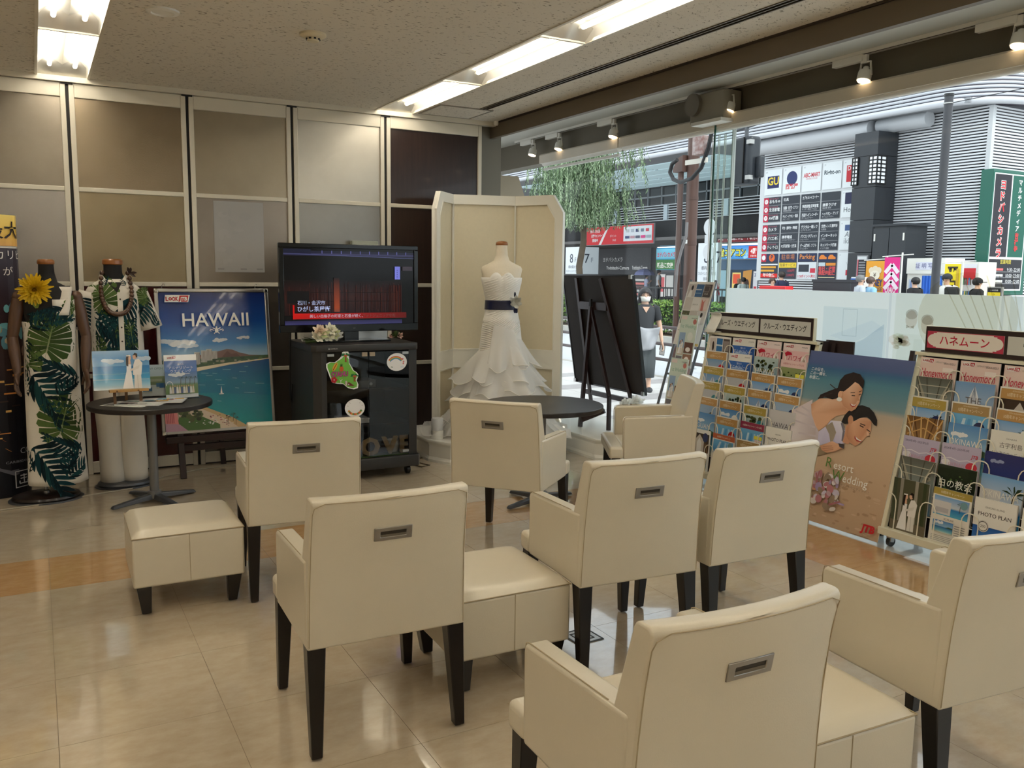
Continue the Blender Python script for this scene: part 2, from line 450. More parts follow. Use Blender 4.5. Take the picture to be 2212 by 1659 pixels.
# ================================================================ sliding partition
def pane_mat(name,col,col2,rough,spec=.5,grain=True,coat=0.0):
    m=mat(name,col,rough,spec=spec,coat=coat,noise=(1.6,.1),col2=col2,bump=(420,.10) if grain else None,metal=.85 if grain else 0); return m
PM={
 'a1':pane_mat('frosted_pane_silver',(158,149,135),(142,133,120),.30),'a2':pane_mat('frosted_pane_mauve',(176,171,167),(164,159,155),.27),
 'b1':pane_mat('frosted_pane_umber',(158,143,122),(142,128,106),.27),'b2':pane_mat('frosted_pane_tan',(164,150,124),(148,134,108),.27),
 'c1':pane_mat('frosted_pane_olive',(166,154,133),(153,141,121),.30),'c2':pane_mat('frosted_pane_grey',(155,145,134),(142,132,122),.34),
 'd1':pane_mat('frosted_pane_glow',(198,192,179),(182,176,163),.36),'d2':pane_mat('frosted_pane_cool',(153,149,142),(139,135,129),.34),  # top pane's paler colour stands in for the lamp glow on it
 'red':pane_mat('dark_red_panel',(78,20,22),(64,14,16),.25,grain=False,coat=.2),'gry':pane_mat('dark_taupe_panel',(84,78,72),(72,66,60),.22,grain=False,coat=.2),
}
WOOD=mat('dark_walnut_panel',(52,34,27),.3,noise=(5,.4),stretch=(6,6,.5),coat=.15)
bays=[-1.395,-.555,.282,1.117,1.937,2.756,3.712]
zr=[0.0,.772,1.478,2.182,2.945]
grid=[['a1','a2','red','red'],['a1','a2','gry','gry'],['b1','b2','red','red'],['c1','c2','gry','gry'],['d1','d2','gry','gry'],[None]*4]
part=struct('wall_back')
for i in range(6):
    x0,x1=bays[i]+.011,bays[i+1]-.011
    f=MB()
    st=.036
    for a in (x0,x1-st):f.box(a,a+st,7.31,7.36,0,2.945)
    f.box(x0+st,x1-st,7.312,7.358,0.012,.10); f.box(x0+st,x1-st,7.312,7.358,2.845,2.945)
    for z in zr[1:4]:f.box(x0+st,x1-st,7.314,7.356,z-.017,z+.017)
    fo=f.build('partition_panel',RAIL,part,bevel=.004)
    zs=[.10]+[z for z in zr[1:4]]+[2.845]
    for k in range(4):
        row=3-k
        key=grid[i][row]
        za=zs[k]+(.017 if k else 0); zb=zs[k+1]-(.017 if k<3 else 0)
        MB().box(x0+st,x1-st,7.330,7.342,za,zb).build('pane',PM[key] if key else WOOD,fo)
    if i:
        g=MB().box(bays[i]-.011,bays[i]+.011,7.325,7.37,0,2.94); g.box(bays[i]-.04,bays[i]+.04,7.30,7.33,2.935,2.949)
        g.build('gap_seal',GAP,part)
MB().box(-1.4,3.7,7.33,7.36,0,.012).build('floor_track',GAP,part)

# ================================================================ recessed fluorescent fittings
TUBE=mat('lit_tube',(255,250,240),.4,emit=(255,246,228),estr=TUBE_STRENGTH*3)
REFL=mat('satin_reflector',(214,212,206),.35,metal=.75)
def troffer(x0,x1,yb,yt,label,first=None,group='recessed twin tube ceiling lights'):
    w=x1-x0; L=yt-yb; h=w/2
    t=thing('ceiling_light',label,'light',((x0+x1)/2,(yb+yt)/2,CZ),0,group)
    prof=[(-h+.004,.0),(-h*.93,.06),(-h*.7,.098),(-h*.42,.098),(-h*.18,.085),(0,.066),(h*.18,.085),(h*.42,.098),(h*.7,.098),(h*.93,.06),(h-.004,.0)]
    r=MB(); n=len(prof)
    r.add([(a,-L/2+.006,z) for a,z in prof]+[(a,L/2-.006,z) for a,z in prof],[(i,i+1,n+i+1,n+i) for i in range(n-1)])
    for sy in (-1,1):
        ya,yb2=sy*(L/2-.006),sy*(L/2-.10)
        r.add([(a,ya,.0) for a,z in prof]+[(a,yb2 if abs(a)<h*.99 else ya,z) for a,z in prof],[(i,i+1,n+i+1,n+i) for i in range(n-1)])
    r.build('reflector',REFL,t,smooth=50)
    f=MB()
    for a,b in ((-h-.012,-h+.006),(h-.006,h+.012)):f.box(a,b,-L/2,L/2,-.006,.012)
    for a,b in ((-L/2,-L/2+.010),(L/2-.010,L/2)):f.box(-h,h,a,b,-.006,.012)
    f.box(-h,h,-L/2,L/2,.115,.125)
    f.build('frame',RAIL,t)
    for s in (-1,1):
        MB().tube([(s*.082,-L/2+.10,.060),(s*.082,L/2-.10,.060)],.0145,10).build('tube',TUBE,t,smooth=40)
        for e in (-1,1):MB().tube([(s*.082,e*(L/2-.10),.060),(s*.082,e*(L/2-.055),.068)],.012,8).build('lamp_holder',WHITE,t,smooth=40)
    return t
PITCH=1.382
names={0:['unlit'],1:[],2:[]}
LBL={(1,0):'twin tube ceiling light at the wall end of the row over the mannequins',(1,1):'second twin tube ceiling light from the partition in the row over the mannequins',
       (2,0):'twin tube ceiling light beside the ceiling hatch, end of the row nearest the partition',(2,1):'middle twin tube ceiling light of the row beside the long air slot',
       (2,2):'third twin tube ceiling light from the partition beside the long air slot'}
for r,(a,b) in enumerate(LX):
    for k in range(8):
        yt=7.31-PITCH*k
        troffer(a,b,yt-PITCH,yt,LBL.get((r,k),'recessed twin tube ceiling light out of the picture above the chairs'))

# ================================================================ things on the ceiling
t=thing('air_diffuser','long dark slot diffuser running along the ceiling beside the lights','vent',(3.437,1.2,CZ))
MB().box(-.03,.03,-5.6,5.555,.012,.016).build('slot_throat',BLACK,t)
for k,x in enumerate((-.034,.0,.030)):
    MB().box(x-.003 if k!=1 else -.004,x+.006 if k!=1 else .004,-5.6,5.56,-.006,.016).build('blade',mat('bronze_slot_metal',(110,100,86),.4,metal=.5),t)
t=thing('smoke_detector','round cream smoke detector on the ceiling','smoke detector',(1.516,5.21,CZ))
MB().lathe([(.078,0),(.078,-.012),(.062,-.022),(.04,-.024)],28).build('base',mat('cream_plastic',(226,214,184),.4),t,smooth=40)
MB().lathe([(.036,-.022),(.036,-.04),(.03,-.046),(.0,-.046)],20).build('sensor',mat('cream_plastic',(226,214,184),.4),t,smooth=40)
v=MB()
for k in range(8):v.cbox((.0365*math.cos(k*PI/4),.0365*math.sin(k*PI/4),-.032),(.012,.012,.008))
v.build('sensor_slots',BLACK,t)
t=thing('ceiling_cover','plain white round cover plate on the ceiling','cover plate',(.684,5.19,CZ))
MB().lathe([(.088,0),(.086,-.01),(.06,-.014),(.056,-.008),(.0,-.008)],28).build('cover',WHITEM,t,smooth=40)
t=thing('ceiling_hatch','square inspection hatch in the ceiling near the partition','hatch',(3.285,7.0,CZ-.004))
f=MB()
for a,b,c,d in ((-.25,.25,-.235,-.22),(-.25,.25,.22,.235),(-.25,-.235,-.22,.22),(.235,.25,-.22,.22)):f.box(a,b,c,d,-.004,.004)
f.build('frame',mat('hatch_frame_grey',(150,142,128),.5),t); MB().box(-.233,.233,-.218,.218,-.002,.004).build('panel',CEIL,t)
t=thing('ceiling_sensor','small cream sensor at the corner of the ceiling above the partition end','sensor',(3.80,7.22,CZ))
MB().lathe([(.022,0),(.022,-.03),(.016,-.04),(.0,-.04)],14).build('sensor',WHITE,t,smooth=40)

# lighting track with six spotlights
t=thing('lighting_track','ivory lighting track along the recess above the window','track',(5.0,4,3.12))
MB().box(-.018,.018,-7,5,-.022,0).build('rail',WHITE,t); MB().box(-.005,.005,-7,5,-.0235,-.02).build('groove',GAP,t)
LAMP=mat('warm_lamp_face',(255,236,205),.3,emit=(255,222,176),estr=6)
sp=[(1152,318,'white track spotlight nearest the corner beyond the white folding screen',0),(1209,308,'second white track spotlight from the far corner',0),
      (1327,280,'third white track spotlight, above the end of the short roller blind',0),(1577,222,'white track spotlight beside the round wall device',0),
      (1870,150,'white track spotlight above the street corner building',0),(2205,75,'white track spotlight nearest the camera at the edge of the picture',0)]
first=None
for u,v_,lab,tilt in sp:
    y=PX(u,v_,5.0)[1]
    if first is None:
        first=t=thing('spotlight',lab,'spotlight',(5.0,y,3.10),0,'track spotlights above the window')
        MB().box(-.022,.022,.02,.27,-.05,-.003).build('adaptor',WHITE,t,bevel=.003)
        MB().box(-.012,.012,-.012,.035,-.065,-.01).build('stem',WHITE,t)
        y_=MB()
        for sx in (-1,1):y_.bar((0,sx*.036,-.055),(0,sx*.050,-.150),.014,.005,(0,1,0))
        y_.box(-.007,.007,-.040,.040,-.062,-.055); y_.build('yoke',WHITE,t)
        MB().lathe([(.014,-.09),(.020,-.095),(.022,-.115),(.042,-.120),(.046,-.135),(.047,-.185),(.043,-.187)],20).build('head',WHITE,t,smooth=35,rot=(0,R(14),0),loc=(.03,0,0))
        MB().lathe([(.0,-.186),(.043,-.186),(.040,-.194),(.0,-.199)],20).build('lamp',LAMP,t,rot=(0,R(14),0),loc=(.03,0,0))
    else:copy_tree(first,(5.0,y,3.10),None,lab)

# round device and its box over the glass fin
t=thing('fire_bell','grey disc and box of an alarm device above the glass fin','alarm',(5.0,5.62,2.985))
MB().box(-.09,.10,-.20,.20,-.13,.10).build('housing',mat('grey_beige_box',(150,144,130),.5),t,bevel=.006)
MB().box(-.13,.11,-.22,.14,-.155,-.128).build('flange',WHITEM,t)
MB().tube([(-.09,.145,.02),(-.125,.145,.02)],.092,28).build('disc',mat('grey_device',(120,114,104),.5),t,smooth=40)

# roller blinds over the window
BL=mat('cream_blind_cassette',(216,208,192),.5)
for (y0,y1,lab,drop) in ((6.98,8.46,'short roller blind cassette beyond the seam, hung at the far end of the window',.02),(YB,6.96,'long roller blind cassette along the top of the shop window',-.028)):
    t=thing('roller_blind',lab,'blind',(5.06,(y0+y1)/2,2.812)); h=(y1-y0)/2
    MB().prism([(-.06,.0),(.06,.0),(.06,.10),(-.045,.10),(-.06,.085)],-h,h,'y').build('cassette',BL,t)
    MB().tube([(-.012,-h+.03,.0),(-.012,h-.03,.0)],.032,14).build('fabric_roll',WHITE,t,smooth=40)
    MB().box(-.02,.005,-h+.03,h-.03,-.055-drop,-.03-drop).build('hem_bar',WHITE,t)
chain=mat('white_bead_chain',(235,235,230),.4)
for k,(u,lab) in enumerate(((1536,'white bead pull chain nearest the glass fin edge'),(1549,'twisted white bead pull chain in the middle by the glass fin'),(1562,'white bead pull chain next to the window seam'))):
    p=PX(u,420,5.12); b=MB()
    for q in (-.008,.008):b.tube([(5.12,p[1]+q,2.77),(5.12,p[1]+q,1.52)],.0035,5)
    b.tube([(5.12,p[1]-.008,1.52),(5.12,p[1]-.004,1.508),(5.12,p[1]+.004,1.508),(5.12,p[1]+.008,1.52)],.0035,5)
    tag(b.build('pull_chain',chain),lab,'chain')

# shop window
CLEAR=glass_mat('clear_window_glass',(.965,.985,.975),.22); FINEDGE=mat('green_glass_edge',(24,84,66),.15,coat=.5)
w1=MB().box(5.2,5.21,5.606,10.9,0,2.86).build('window_1',CLEAR); w1['kind']='structure'
w2=MB().box(5.2,5.21,YB,5.594,0,2.86).build('window_2',CLEAR); w2['kind']='structure'
s=MB().box(5.19,5.225,5.594,5.606,0,2.86).build('trim_5',mat('pale_silicone',(205,212,206),.5)); s['kind']='structure'
s=MB().box(5.16,5.3,YB,10.9,-.02,.03).build('trim_6',mat('steel_sill',(170,172,172),.35,metal=.8)); s['kind']='structure'
fin=MB().box(5.0,5.19,5.594,5.606,0,2.88).build('window_3',glass_mat('fin_glass',(.90,.96,.94),.5)); fin['kind']='structure'
MB().box(4.992,5.0,5.593,5.607,0,2.88).build('glass_edge',FINEDGE,fin)
def film_mat():
    m=bpy.data.materials.new('frosted_film'); m.use_nodes=True; nt=m.node_tree; nt.nodes.clear()
    o=nt.nodes.new('ShaderNodeOutputMaterial'); a=nt.nodes.new('ShaderNodeBsdfTranslucent'); b=nt.nodes.new('ShaderNodeBsdfDiffuse'); x=nt.nodes.new('ShaderNodeMixShader'); x.inputs[0].default_value=.45
    at=nt.nodes.new('ShaderNodeAttribute'); at.attribute_name='ink'
    for n in (a,b):nt.links.new(at.outputs['Color'],n.inputs[0])
    nt.links.new(a.outputs[0],x.inputs[1]); nt.links.new(b.outputs[0],x.inputs[2]); nt.links.new(x.outputs[0],o.inputs[0]); return m
FILM=film_mat()
# ================================================================ armchairs, stools, round tables
LEATHER=mat('cream_leather',(219,208,186),.31,spec=.5,noise=(2.2,.05),bump=(260,.05),coat=.2,coatrough=.25)
SEAM=mat('leather_seam',(178,160,128),.6)
LEG=mat('black_brown_lacquer',(17,11,9),.3)
PLATE=mat('satin_steel_plate',(160,156,150),.35,metal=.85)
CW,CT=.277,.268
ZB,ZT=.375,.888
def back_profile(u):
    """closed loop in (y, z) of the backrest at u in -1..1; the middle bows towards the rear"""
    k=.030*(1-u*u)
    def P(y,z): return (y-k*max(0,(z-ZB)/(ZT-ZB)),z)
    return [P(-.287,ZB),P(-.292,.52),P(-.302,.66),P(-.318,.78),P(-.338,ZT-.014),P(-.330,ZT-.002),P(-.318,ZT),
            P(-.290,ZT),P(-.278,ZT-.003),P(-.270,ZT-.016),P(-.243,.78),P(-.208,.66),P(-.188,.56),P(-.18,ZB)]
def rear_y(x,z):
    u=x/CW; k=.030*(1-u*u)*(z-ZB)/(ZT-ZB)
    zz=[ZB,.52,.66,.78,ZT-.014]; yy=[-.287,-.292,-.302,-.318,-.338]
    for i in range(4):
        if z<=zz[i+1]: return yy[i]+(yy[i+1]-yy[i])*(z-zz[i])/(zz[i+1]-zz[i])-k
    return yy[-1]-k
def tapered_leg(mb,top,foot,a,b):
    (x,y,z),(fx,fy)=top,foot; a/=2; b/=2
    mb.hexa([(fx-b,fy-b,.006),(fx+b,fy-b,.006),(fx+b,fy+b,.006),(fx-b,fy+b,.006),(x-a,y-a,z),(x+a,y-a,z),(x+a,y+a,z),(x-a,y+a,z)])
    return mb
def make_armchair(label):
    t=thing('armchair',label,'chair',group='cream leather armchairs')
    b=MB(); rg=[]
    for i in range(13):
        u=-1+2*i/12
        rg.append([((CW+(CT-CW)*max(0,(z-ZB)/(ZT-ZB)))*u,y,z) for y,z in back_profile(u)])
    b.rings(rg); bk=b.build('backrest',LEATHER,t,bevel=.011,seg=3)
    pip=[]
    for sx in (-1,1):
        pass
    xs=[-1+2*i/16 for i in range(17)]
    path=[(-CW+.0+(CW-CT)*(z-ZB)/(ZT-ZB)+.006,rear_y(-CW,z)-.0005,z) for z in (ZB+.01,.5,.62,.75,ZT-.05)]
    path+=[(CT*u*.965,rear_y(CT*u*.965,ZT-.016)-.0005,ZT-.012-(.014 if abs(u)==1 else 0)) for u in xs]
    path+=[(CW-(CW-CT)*(z-ZB)/(ZT-ZB)-.006,rear_y(CW,z)-.0005,z) for z in (ZT-.05,.75,.62,.5,ZB+.01)]
    MB().tube(path,.0016,5).build('seam',SEAM,bk)
    for sx in (-1,1):
        a=MB(); xi,xo=sx*(CW-.066),sx*CW
        prof=[(-.27,ZB),(.190,ZB-.004),(.193,.63),(.188,.645),(.176,.652),(-.20,.668),(-.27,.672)]
        a.prism(prof,min(xi,xo),max(xi,xo),'x'); ar=a.build('armrest',LEATHER,t,bevel=.010,seg=3)
        x=xo-sx*.007
        MB().tube([(x,.1945,ZB+.02),(x,.196,.62),(x,.190,.648),(x,.176,.6545),(x,-.19,.6705)],.0018,5).build('seam',SEAM,ar)
    s=MB()
    def top(i,j):
        x,y=-CW+2*CW*i,.282-.092*j
        return (x,y,.47)
    s.box(-CW+.066,CW-.066,-.20,.20,ZB,.452); s.box(-CW,CW,.186,.285,ZB-.005,.455)
    st=s.build('seat',LEATHER,t,bevel=.020,seg=4)
    MB().tube([(-CW+.004,.2835,.437),(-CW+.02,.2875,.44),(CW-.02,.2875,.44),(CW-.004,.2835,.437)],.0018,5).build('seam',SEAM,st)
    for sx in (-1,1):
        tapered_leg(MB(),(sx*.242,.235,ZB+.01),(sx*.252,.25),.058,.036).build('leg',LEG,t,bevel=.003,seg=1)
        tapered_leg(MB(),(sx*.245,-.250,ZB+.01),(sx*.254,-.285),.062,.037).build('leg',LEG,t,bevel=.003,seg=1)
    z0,z1,hw=.729,.774,.065
    p=MB()
    def ring(x0,x1,za,zb,dy): return [(x,rear_y(x,z)-dy,z) for x,z in ((x0,za),(x1,za),(x1,zb),(x0,zb))]
    o1,o2,i1,i2=ring(-hw,hw,z0,z1,-.004),ring(-hw,hw,z0,z1,.004),ring(-.044,.044,z0+.012,z1-.013,.004),ring(-.044,.044,z0+.012,z1-.013,-.004)
    vs=o1+o2+i1+i2; fs=[]
    for q in range(4):
        n=(q+1)%4
        fs+=[(q,n,4+n,4+q),(4+q,4+n,8+n,8+q),(8+q,8+n,12+n,12+q)]
    p.add(vs,fs); h=p.build('handle',PLATE,t,bevel=.0015,seg=1)
    MB().add(ring(-.046,.046,z0+.010,z1-.011,.0012),[(0,1,2,3)]).build('grip_slot',mat('dark_grip_recess',(58,52,44),.5,metal=.3),h)
    MB().add(ring(-.044,.044,z0+.012,z0+.021,.0022),[(0,1,2,3)]).build('grip_lip',mat('grip_lip',(120,112,98),.45,metal=.4),h)
    return t
chairs=[
 ((1.137,4.36),-5.5,'cream leather armchair beside the stool in front of the television cabinet'),
 ((1.0,2.905),-2.3,'cream leather armchair in the middle row, between two stools, back to camera'),
 ((2.108,2.955),-5.2,'cream leather armchair just past the middle stool, half covering the armchair by the cruise rack'),
 ((2.725,2.93),-2.6,'cream leather armchair in front of the couple poster, at the end of the middle row'),
 ((2.464,4.424),-49.6,'cream leather armchair turned towards the dress, its back against the round table'),
 ((1.335,1.64),-1.6,'cream leather armchair nearest the camera, cut off by the bottom of the picture'),
 ((2.497,1.685),-5.5,'cream leather armchair with its right half cut off by the edge of the picture'),
 ((3.69,4.72),61,'cream leather armchair seen from the side, facing the round table'),
]
c0=make_armchair(chairs[0][2])
for i,((x,y),a,lab) in enumerate(chairs):
    if i==0:c0.location=(x,y,0); c0.rotation_euler=(0,0,R(a))
    else:copy_tree(c0,(x,y,0),R(a),lab)

def make_stool(label,w,d):
    t=thing('stool',label,'stool',group='cream leather stools')
    w/=2; d/=2
    MB().box(-w,w,-d,d,.142,.375).build('body',LEATHER,t,bevel=.010,seg=3)
    def cr(i,j):
        a,b=2*i-1,2*j-1
        return (a*w,b*d,.376+.034*(1-abs(a)**9)**.5*(1-abs(b)**9)**.5 if abs(a)<1 and abs(b)<1 else .376)
    top=MB().grid(cr,20,20).build('cushion',LEATHER,t,smooth=60)
    MB().tube([(-w,-d,.377),(w,-d,.377),(w,d,.377),(-w,d,.377)],.0028,5,closed=True).build('piping',SEAM,top)
    MB().tube([(0,-d-.0005,.15),(0,-d-.0005,.372)],.0016,5).build('seam',SEAM,t)
    for sx in (-1,1):
        for sy in (-1,1):
            tapered_leg(MB(),(sx*(w-.045),sy*(d-.045),.15),(sx*(w-.055),sy*(d-.055)),.066,.042).build('leg',LEG,t,bevel=.003,seg=1)
    return t
s0=make_stool('cream leather stool at the end of the row, left of the armchair by the television',.497,.49)
s0.location=(.578,4.372,0); s0.rotation_euler=(0,0,R(-1))
copy_tree(s0,(1.565,3.01,0),R(-1.5),'cream leather stool between two armchairs in the middle row')
copy_tree(s0,(1.885,1.70,0),R(-3),'cream leather stool between the two nearest armchairs')

TOPW=mat('black_oak_laminate',(40,34,32),.38,noise=(14,.35),stretch=(1,9,1))
STEEL=mat('grey_coated_steel',(124,124,124),.4,metal=.5)
def round_table(label,x,y,rz,r):
    t=thing('round_table',label,'table',(x,y,0),rz,'round black pedestal tables')
    MB().lathe([(0,.668),(r-.004,.668),(r,.672),(r,.696),(r-.004,.700),(0,.700)],56).build('table_top',TOPW,t,smooth=35)
    MB().tube([(0,0,.05),(0,0,.67)],.030,20).build('pole',STEEL,t,smooth=40)
    MB().lathe([(.045,.03),(.045,.075),(.034,.08)],20).build('collar',STEEL,t,smooth=40)
    for k in range(4):
        a=k*PI/2; c,s=math.cos(a),math.sin(a); m=MB(); m.T=M.Rotation(a,4,'Z')
        m.hexa([(.02,-.028,.022),(.31,-.022,.006),(.31,.022,.006),(.02,.028,.022),(.02,-.024,.062),(.30,-.016,.026),(.30,.016,.026),(.02,.024,.062)])
        m.build('foot',DARKMETAL,t,bevel=.006)
    MB().box(-.2,.2,-.02,.02,.645,.668).build('support_bar',BLACK,t)
    return t
round_table('round black pedestal table in front of the mannequins, set with leaflets and a photograph',.655,6.27,R(24),.398)
round_table('empty round black pedestal table between the armchairs and the dress',3.045,5.06,R(14),.425)

# floor outlet
t=thing('floor_outlet','square floor outlet plate with black rim under the armchair','floor outlet',(2.05,3.03,0),R(3))
MB().box(-.07,.07,-.07,.07,0.0,.003).build('plate',CHROME,t); f=MB()
for a in (.068,.04):
    for (x0,x1,y0,y1) in ((-a,a,-a,-a+.006),(-a,a,a-.006,a),(-a,-a+.006,-a,a),(a-.006,a,-a,a)):f.box(x0,x1,y0,y1,.002,.0045)
f.build('rim',BLACK,t)
# ================================================================ shared: leaf prints, petals, hands
class Decal:
    """coloured flat print wrapped on a garment"""
    def __init__(s,surf):s.v,s.f,s.c,s.surf=[],[],[],surf
    def poly(s,pts,col):
        b=len(s.v); c=S(*col)
        for p in pts:s.v.append(s.surf(p[0],p[1])); s.c.append(c)
        s.f.append(tuple(range(b,b+len(pts))))
    def strip(s,left,right,col):
        for i in range(len(left)-1):s.poly([left[i],right[i],right[i+1],left[i+1]],col)
    def build(s,name,parent,m=None):
        me=bpy.data.meshes.new(name); me.from_pydata(s.v,[],s.f); me.materials.append(m or print_mat('printed_cloth',.8,.15))
        at=me.color_attributes.new('ink','FLOAT_COLOR','POINT'); at.data.foreach_set('color',[x for c in s.c for x in c]); me.update()
        return put(name,me,parent)
def rot2(p,a,cx,cz): return (cx+p[0]*math.cos(a)-p[1]*math.sin(a),cz+p[0]*math.sin(a)+p[1]*math.cos(a))
def frond(dc,cx,cz,L,ang,rng,n=10,bend=.35):
    for i in range(n):
        t=(i+.6)/n; y=L*t; x=bend*L*t*t*.6
        ln=L*(.52-.26*abs(t-.35)-.12*t)
        for sd in (-1,1):
            a=sd*R(58-34*t)-bend*.6
            w=L*.040
            col=rng.choice([(16,42,48),(22,56,62),(14,32,38),(30,68,70)])
            lf,rt=[],[]
            for q,ww in ((0,.4),(.2,.9),(.45,1),(.7,.8),(.88,.45),(1,.04)):
                k=-sd*.12*q*q*ln; dz=ln*q
                for lst,e in ((lf,-1),(rt,1)):
                    dx=e*ww*w
                    lst.append(rot2((x+(dx+k)*math.cos(a)+dz*math.sin(a),y-(dx+k)*math.sin(a)+dz*math.cos(a)),ang,cx,cz))
            dc.strip(lf,rt,col)
def monstera(dc,cx,cz,s,ang,rng):
    n=8
    for sd in (-1,1):
        for i in range(n):
            t0,t1=i/n,(i+.84)/n
            def edge(t):      # margin of half a heart, from the notch round to the tip
                a=t*PI*.93
                return (sd*s*(.50*math.sin(a)**.8+.02),s*(.34*math.cos(a)+.20*(1-t)-.30*t*t))
            def mid(t): return (sd*s*.012,s*(.22-.66*t))
            e0,em,e1=edge(t0),edge((t0+t1)/2),edge(t1)
            m0,m1=mid(t0*.9),mid(t0*.9+.11)
            col=rng.choice([(74,96,48),(62,84,42),(86,108,58),(56,74,38)])
            lf,rt=[],[]
            for q in (0,.22,.45,.65,.82,1.0):
                mm=.5*(1-q)*q*.35*s
                lf.append(rot2((m0[0]+(e0[0]-m0[0])*q,m0[1]+(e0[1]-m0[1])*q),ang,cx,cz)); rt.append(rot2((m1[0]+(e1[0]-m1[0])*q,m1[1]+(e1[1]-m1[1])*q),ang,cx,cz))
            dc.strip(lf,rt,col)
            tip=(em[0]*1.07,em[1]*1.05-.012*s); dc.poly([lf[-1],rot2(tip,ang,cx,cz),rt[-1]],col)
    ys=[.24-.76*i/6 for i in range(7)]
    dc.strip([rot2((-.012*s*(1.1-i/6),ys[i]*s),ang,cx,cz) for i in range(7)],[rot2((.012*s*(1.1-i/6),ys[i]*s),ang,cx,cz) for i in range(7)],(120,138,84))

def petal(mb,c,d,L,w,cup=.3,up=(0,0,1),n=3):
    d=V(d).normalized(); u=V(up); s=d.cross(u)
    if s.length<.05:s=d.cross(V((1,0,0)))
    s.normalize(); nn=s.cross(d).normalized(); c=V(c); vs=[]
    for i in range(n+1):
        t=i/n; ww=w*math.sin(PI*(.18+.74*t))*(.55+.45*t)
        p=c+d*(L*t)+nn*(cup*L*t*t)
        vs+=[p-s*ww+nn*(ww*.35),p,p+s*ww+nn*(ww*.35)]
    fs=[]
    for i in range(n):
        for j in range(2):fs.append((i*3+j,i*3+j+1,i*3+j+4,i*3+j+3))
    mb.add(vs,fs)
def blossom(mb,c,r,axis=(0,0,1),rng=random,layers=4,per=7,open_=1.0):
    ax=V(axis).normalized(); t=ax.cross(V((.3,.9,.1))).normalized(); b=ax.cross(t)
    for k in range(layers):
        e=R(12+62*k/max(1,layers-1))/open_
        for j in range(per-k//2):
            a=2*PI*(j+.5*(k%2)+rng.uniform(-.15,.15))/(per-k//2)
            d=(t*math.cos(a)+b*math.sin(a))*math.cos(e)+ax*math.sin(e)
            petal(mb,V(c)+ax*(.04*r*k),d,r*(1-.13*k)*rng.uniform(.85,1.1),r*.34,.28,ax)
def hand(mb,wrist,d,palm_n,side,L=.17):
    """five-fingered hand: wrist point, direction of the fingers, palm normal, thumb side"""
    d=V(d).normalized(); n=V(palm_n).normalized(); s=d.cross(n).normalized()*side; w=V(wrist); pl=L*.52
    def ring(t,hw,th): return [w+d*(pl*t)+s*(hw*math.cos(q))+n*(th*math.sin(q)) for q in [2*PI*i/10 for i in range(10)]]
    mb.rings([ring(-.1,.022,.018),ring(.15,.026,.017),ring(.6,.037,.015),ring(.95,.038,.012),ring(1.05,.034,.008)])
    for k,(ln,off) in enumerate(((.43,.027),(.49,.009),(.46,-.010),(.36,-.028))):
        b=w+d*pl+s*off; ln*=L; spread=s*(off*.35)
        p1=b+d*ln*.45+spread*.5+n*ln*.08; p2=p1+d*ln*.3+n*ln*.18; p3=p2+d*ln*.2+n*ln*.2
        mb.tube([b-d*.012,b,p1,p2,p3],[.0085,.0085,.008,.007,.0045],7)
    b=w+d*(pl*.25)+s*.026
    mb.tube([b-s*.01,b,b+s*.02+d*.028+n*.008,b+s*.028+d*.055+n*.018,b+s*.029+d*.07+n*.024],[.011,.011,.010,.008,.005],7)

# ================================================================ two dressed mannequins by the partition
FORM=mat('black_jersey_form',(24,21,20),.8,noise=(60,.2))
WOODCAP=mat('stained_beech',(156,96,44),.35,noise=(18,.25),stretch=(1,1,5),coat=.2)
DKWOOD=mat('dark_jointed_wood',(98,68,48),.4,noise=(10,.35),stretch=(4,4,.6))
DRESSC=mat('off_white_cotton',(226,219,206),.85,spec=.2,noise=(9,.05),bump=(30,.08))
BASEB=mat('black_oval_base',(34,24,20),.28,coat=.3)
def lerp_tab(tab,z):
    if z<=tab[0][0]: return tab[0][1:]
    for a,b in zip(tab[:-1],tab[1:]):
        if z<=b[0]:
            t=(z-a[0])/(b[0]-a[0]); return tuple(p+(q-p)*t for p,q in zip(a[1:],b[1:]))
    return tab[-1][1:]
def mann_base(t,x,pz,m=BASEB,rx=.215,ry=.17):
    MB().lathe([(0,0),(.995,0),(1,.004),(.99,.009),(0,.010)],36,(x,0,0),rx*1.1,ry*1.1).build('floor_plate',DARKMETAL,t,smooth=40)
    MB().lathe([(0,.010),(.97,.010),(1,.02),(.97,.034),(.86,.042),(0,.045)],36,(x,0,0),rx,ry).build('base',m,t,smooth=40)
    MB().tube([(x,0,.045),(x,0,pz)],.011,12).build('pole',CHROME,t,smooth=40)
    MB().lathe([(.022,.045),(.022,.06),(.013,.068)],14,(x,0,0)).build('pole_collar',CHROME,t,smooth=40)

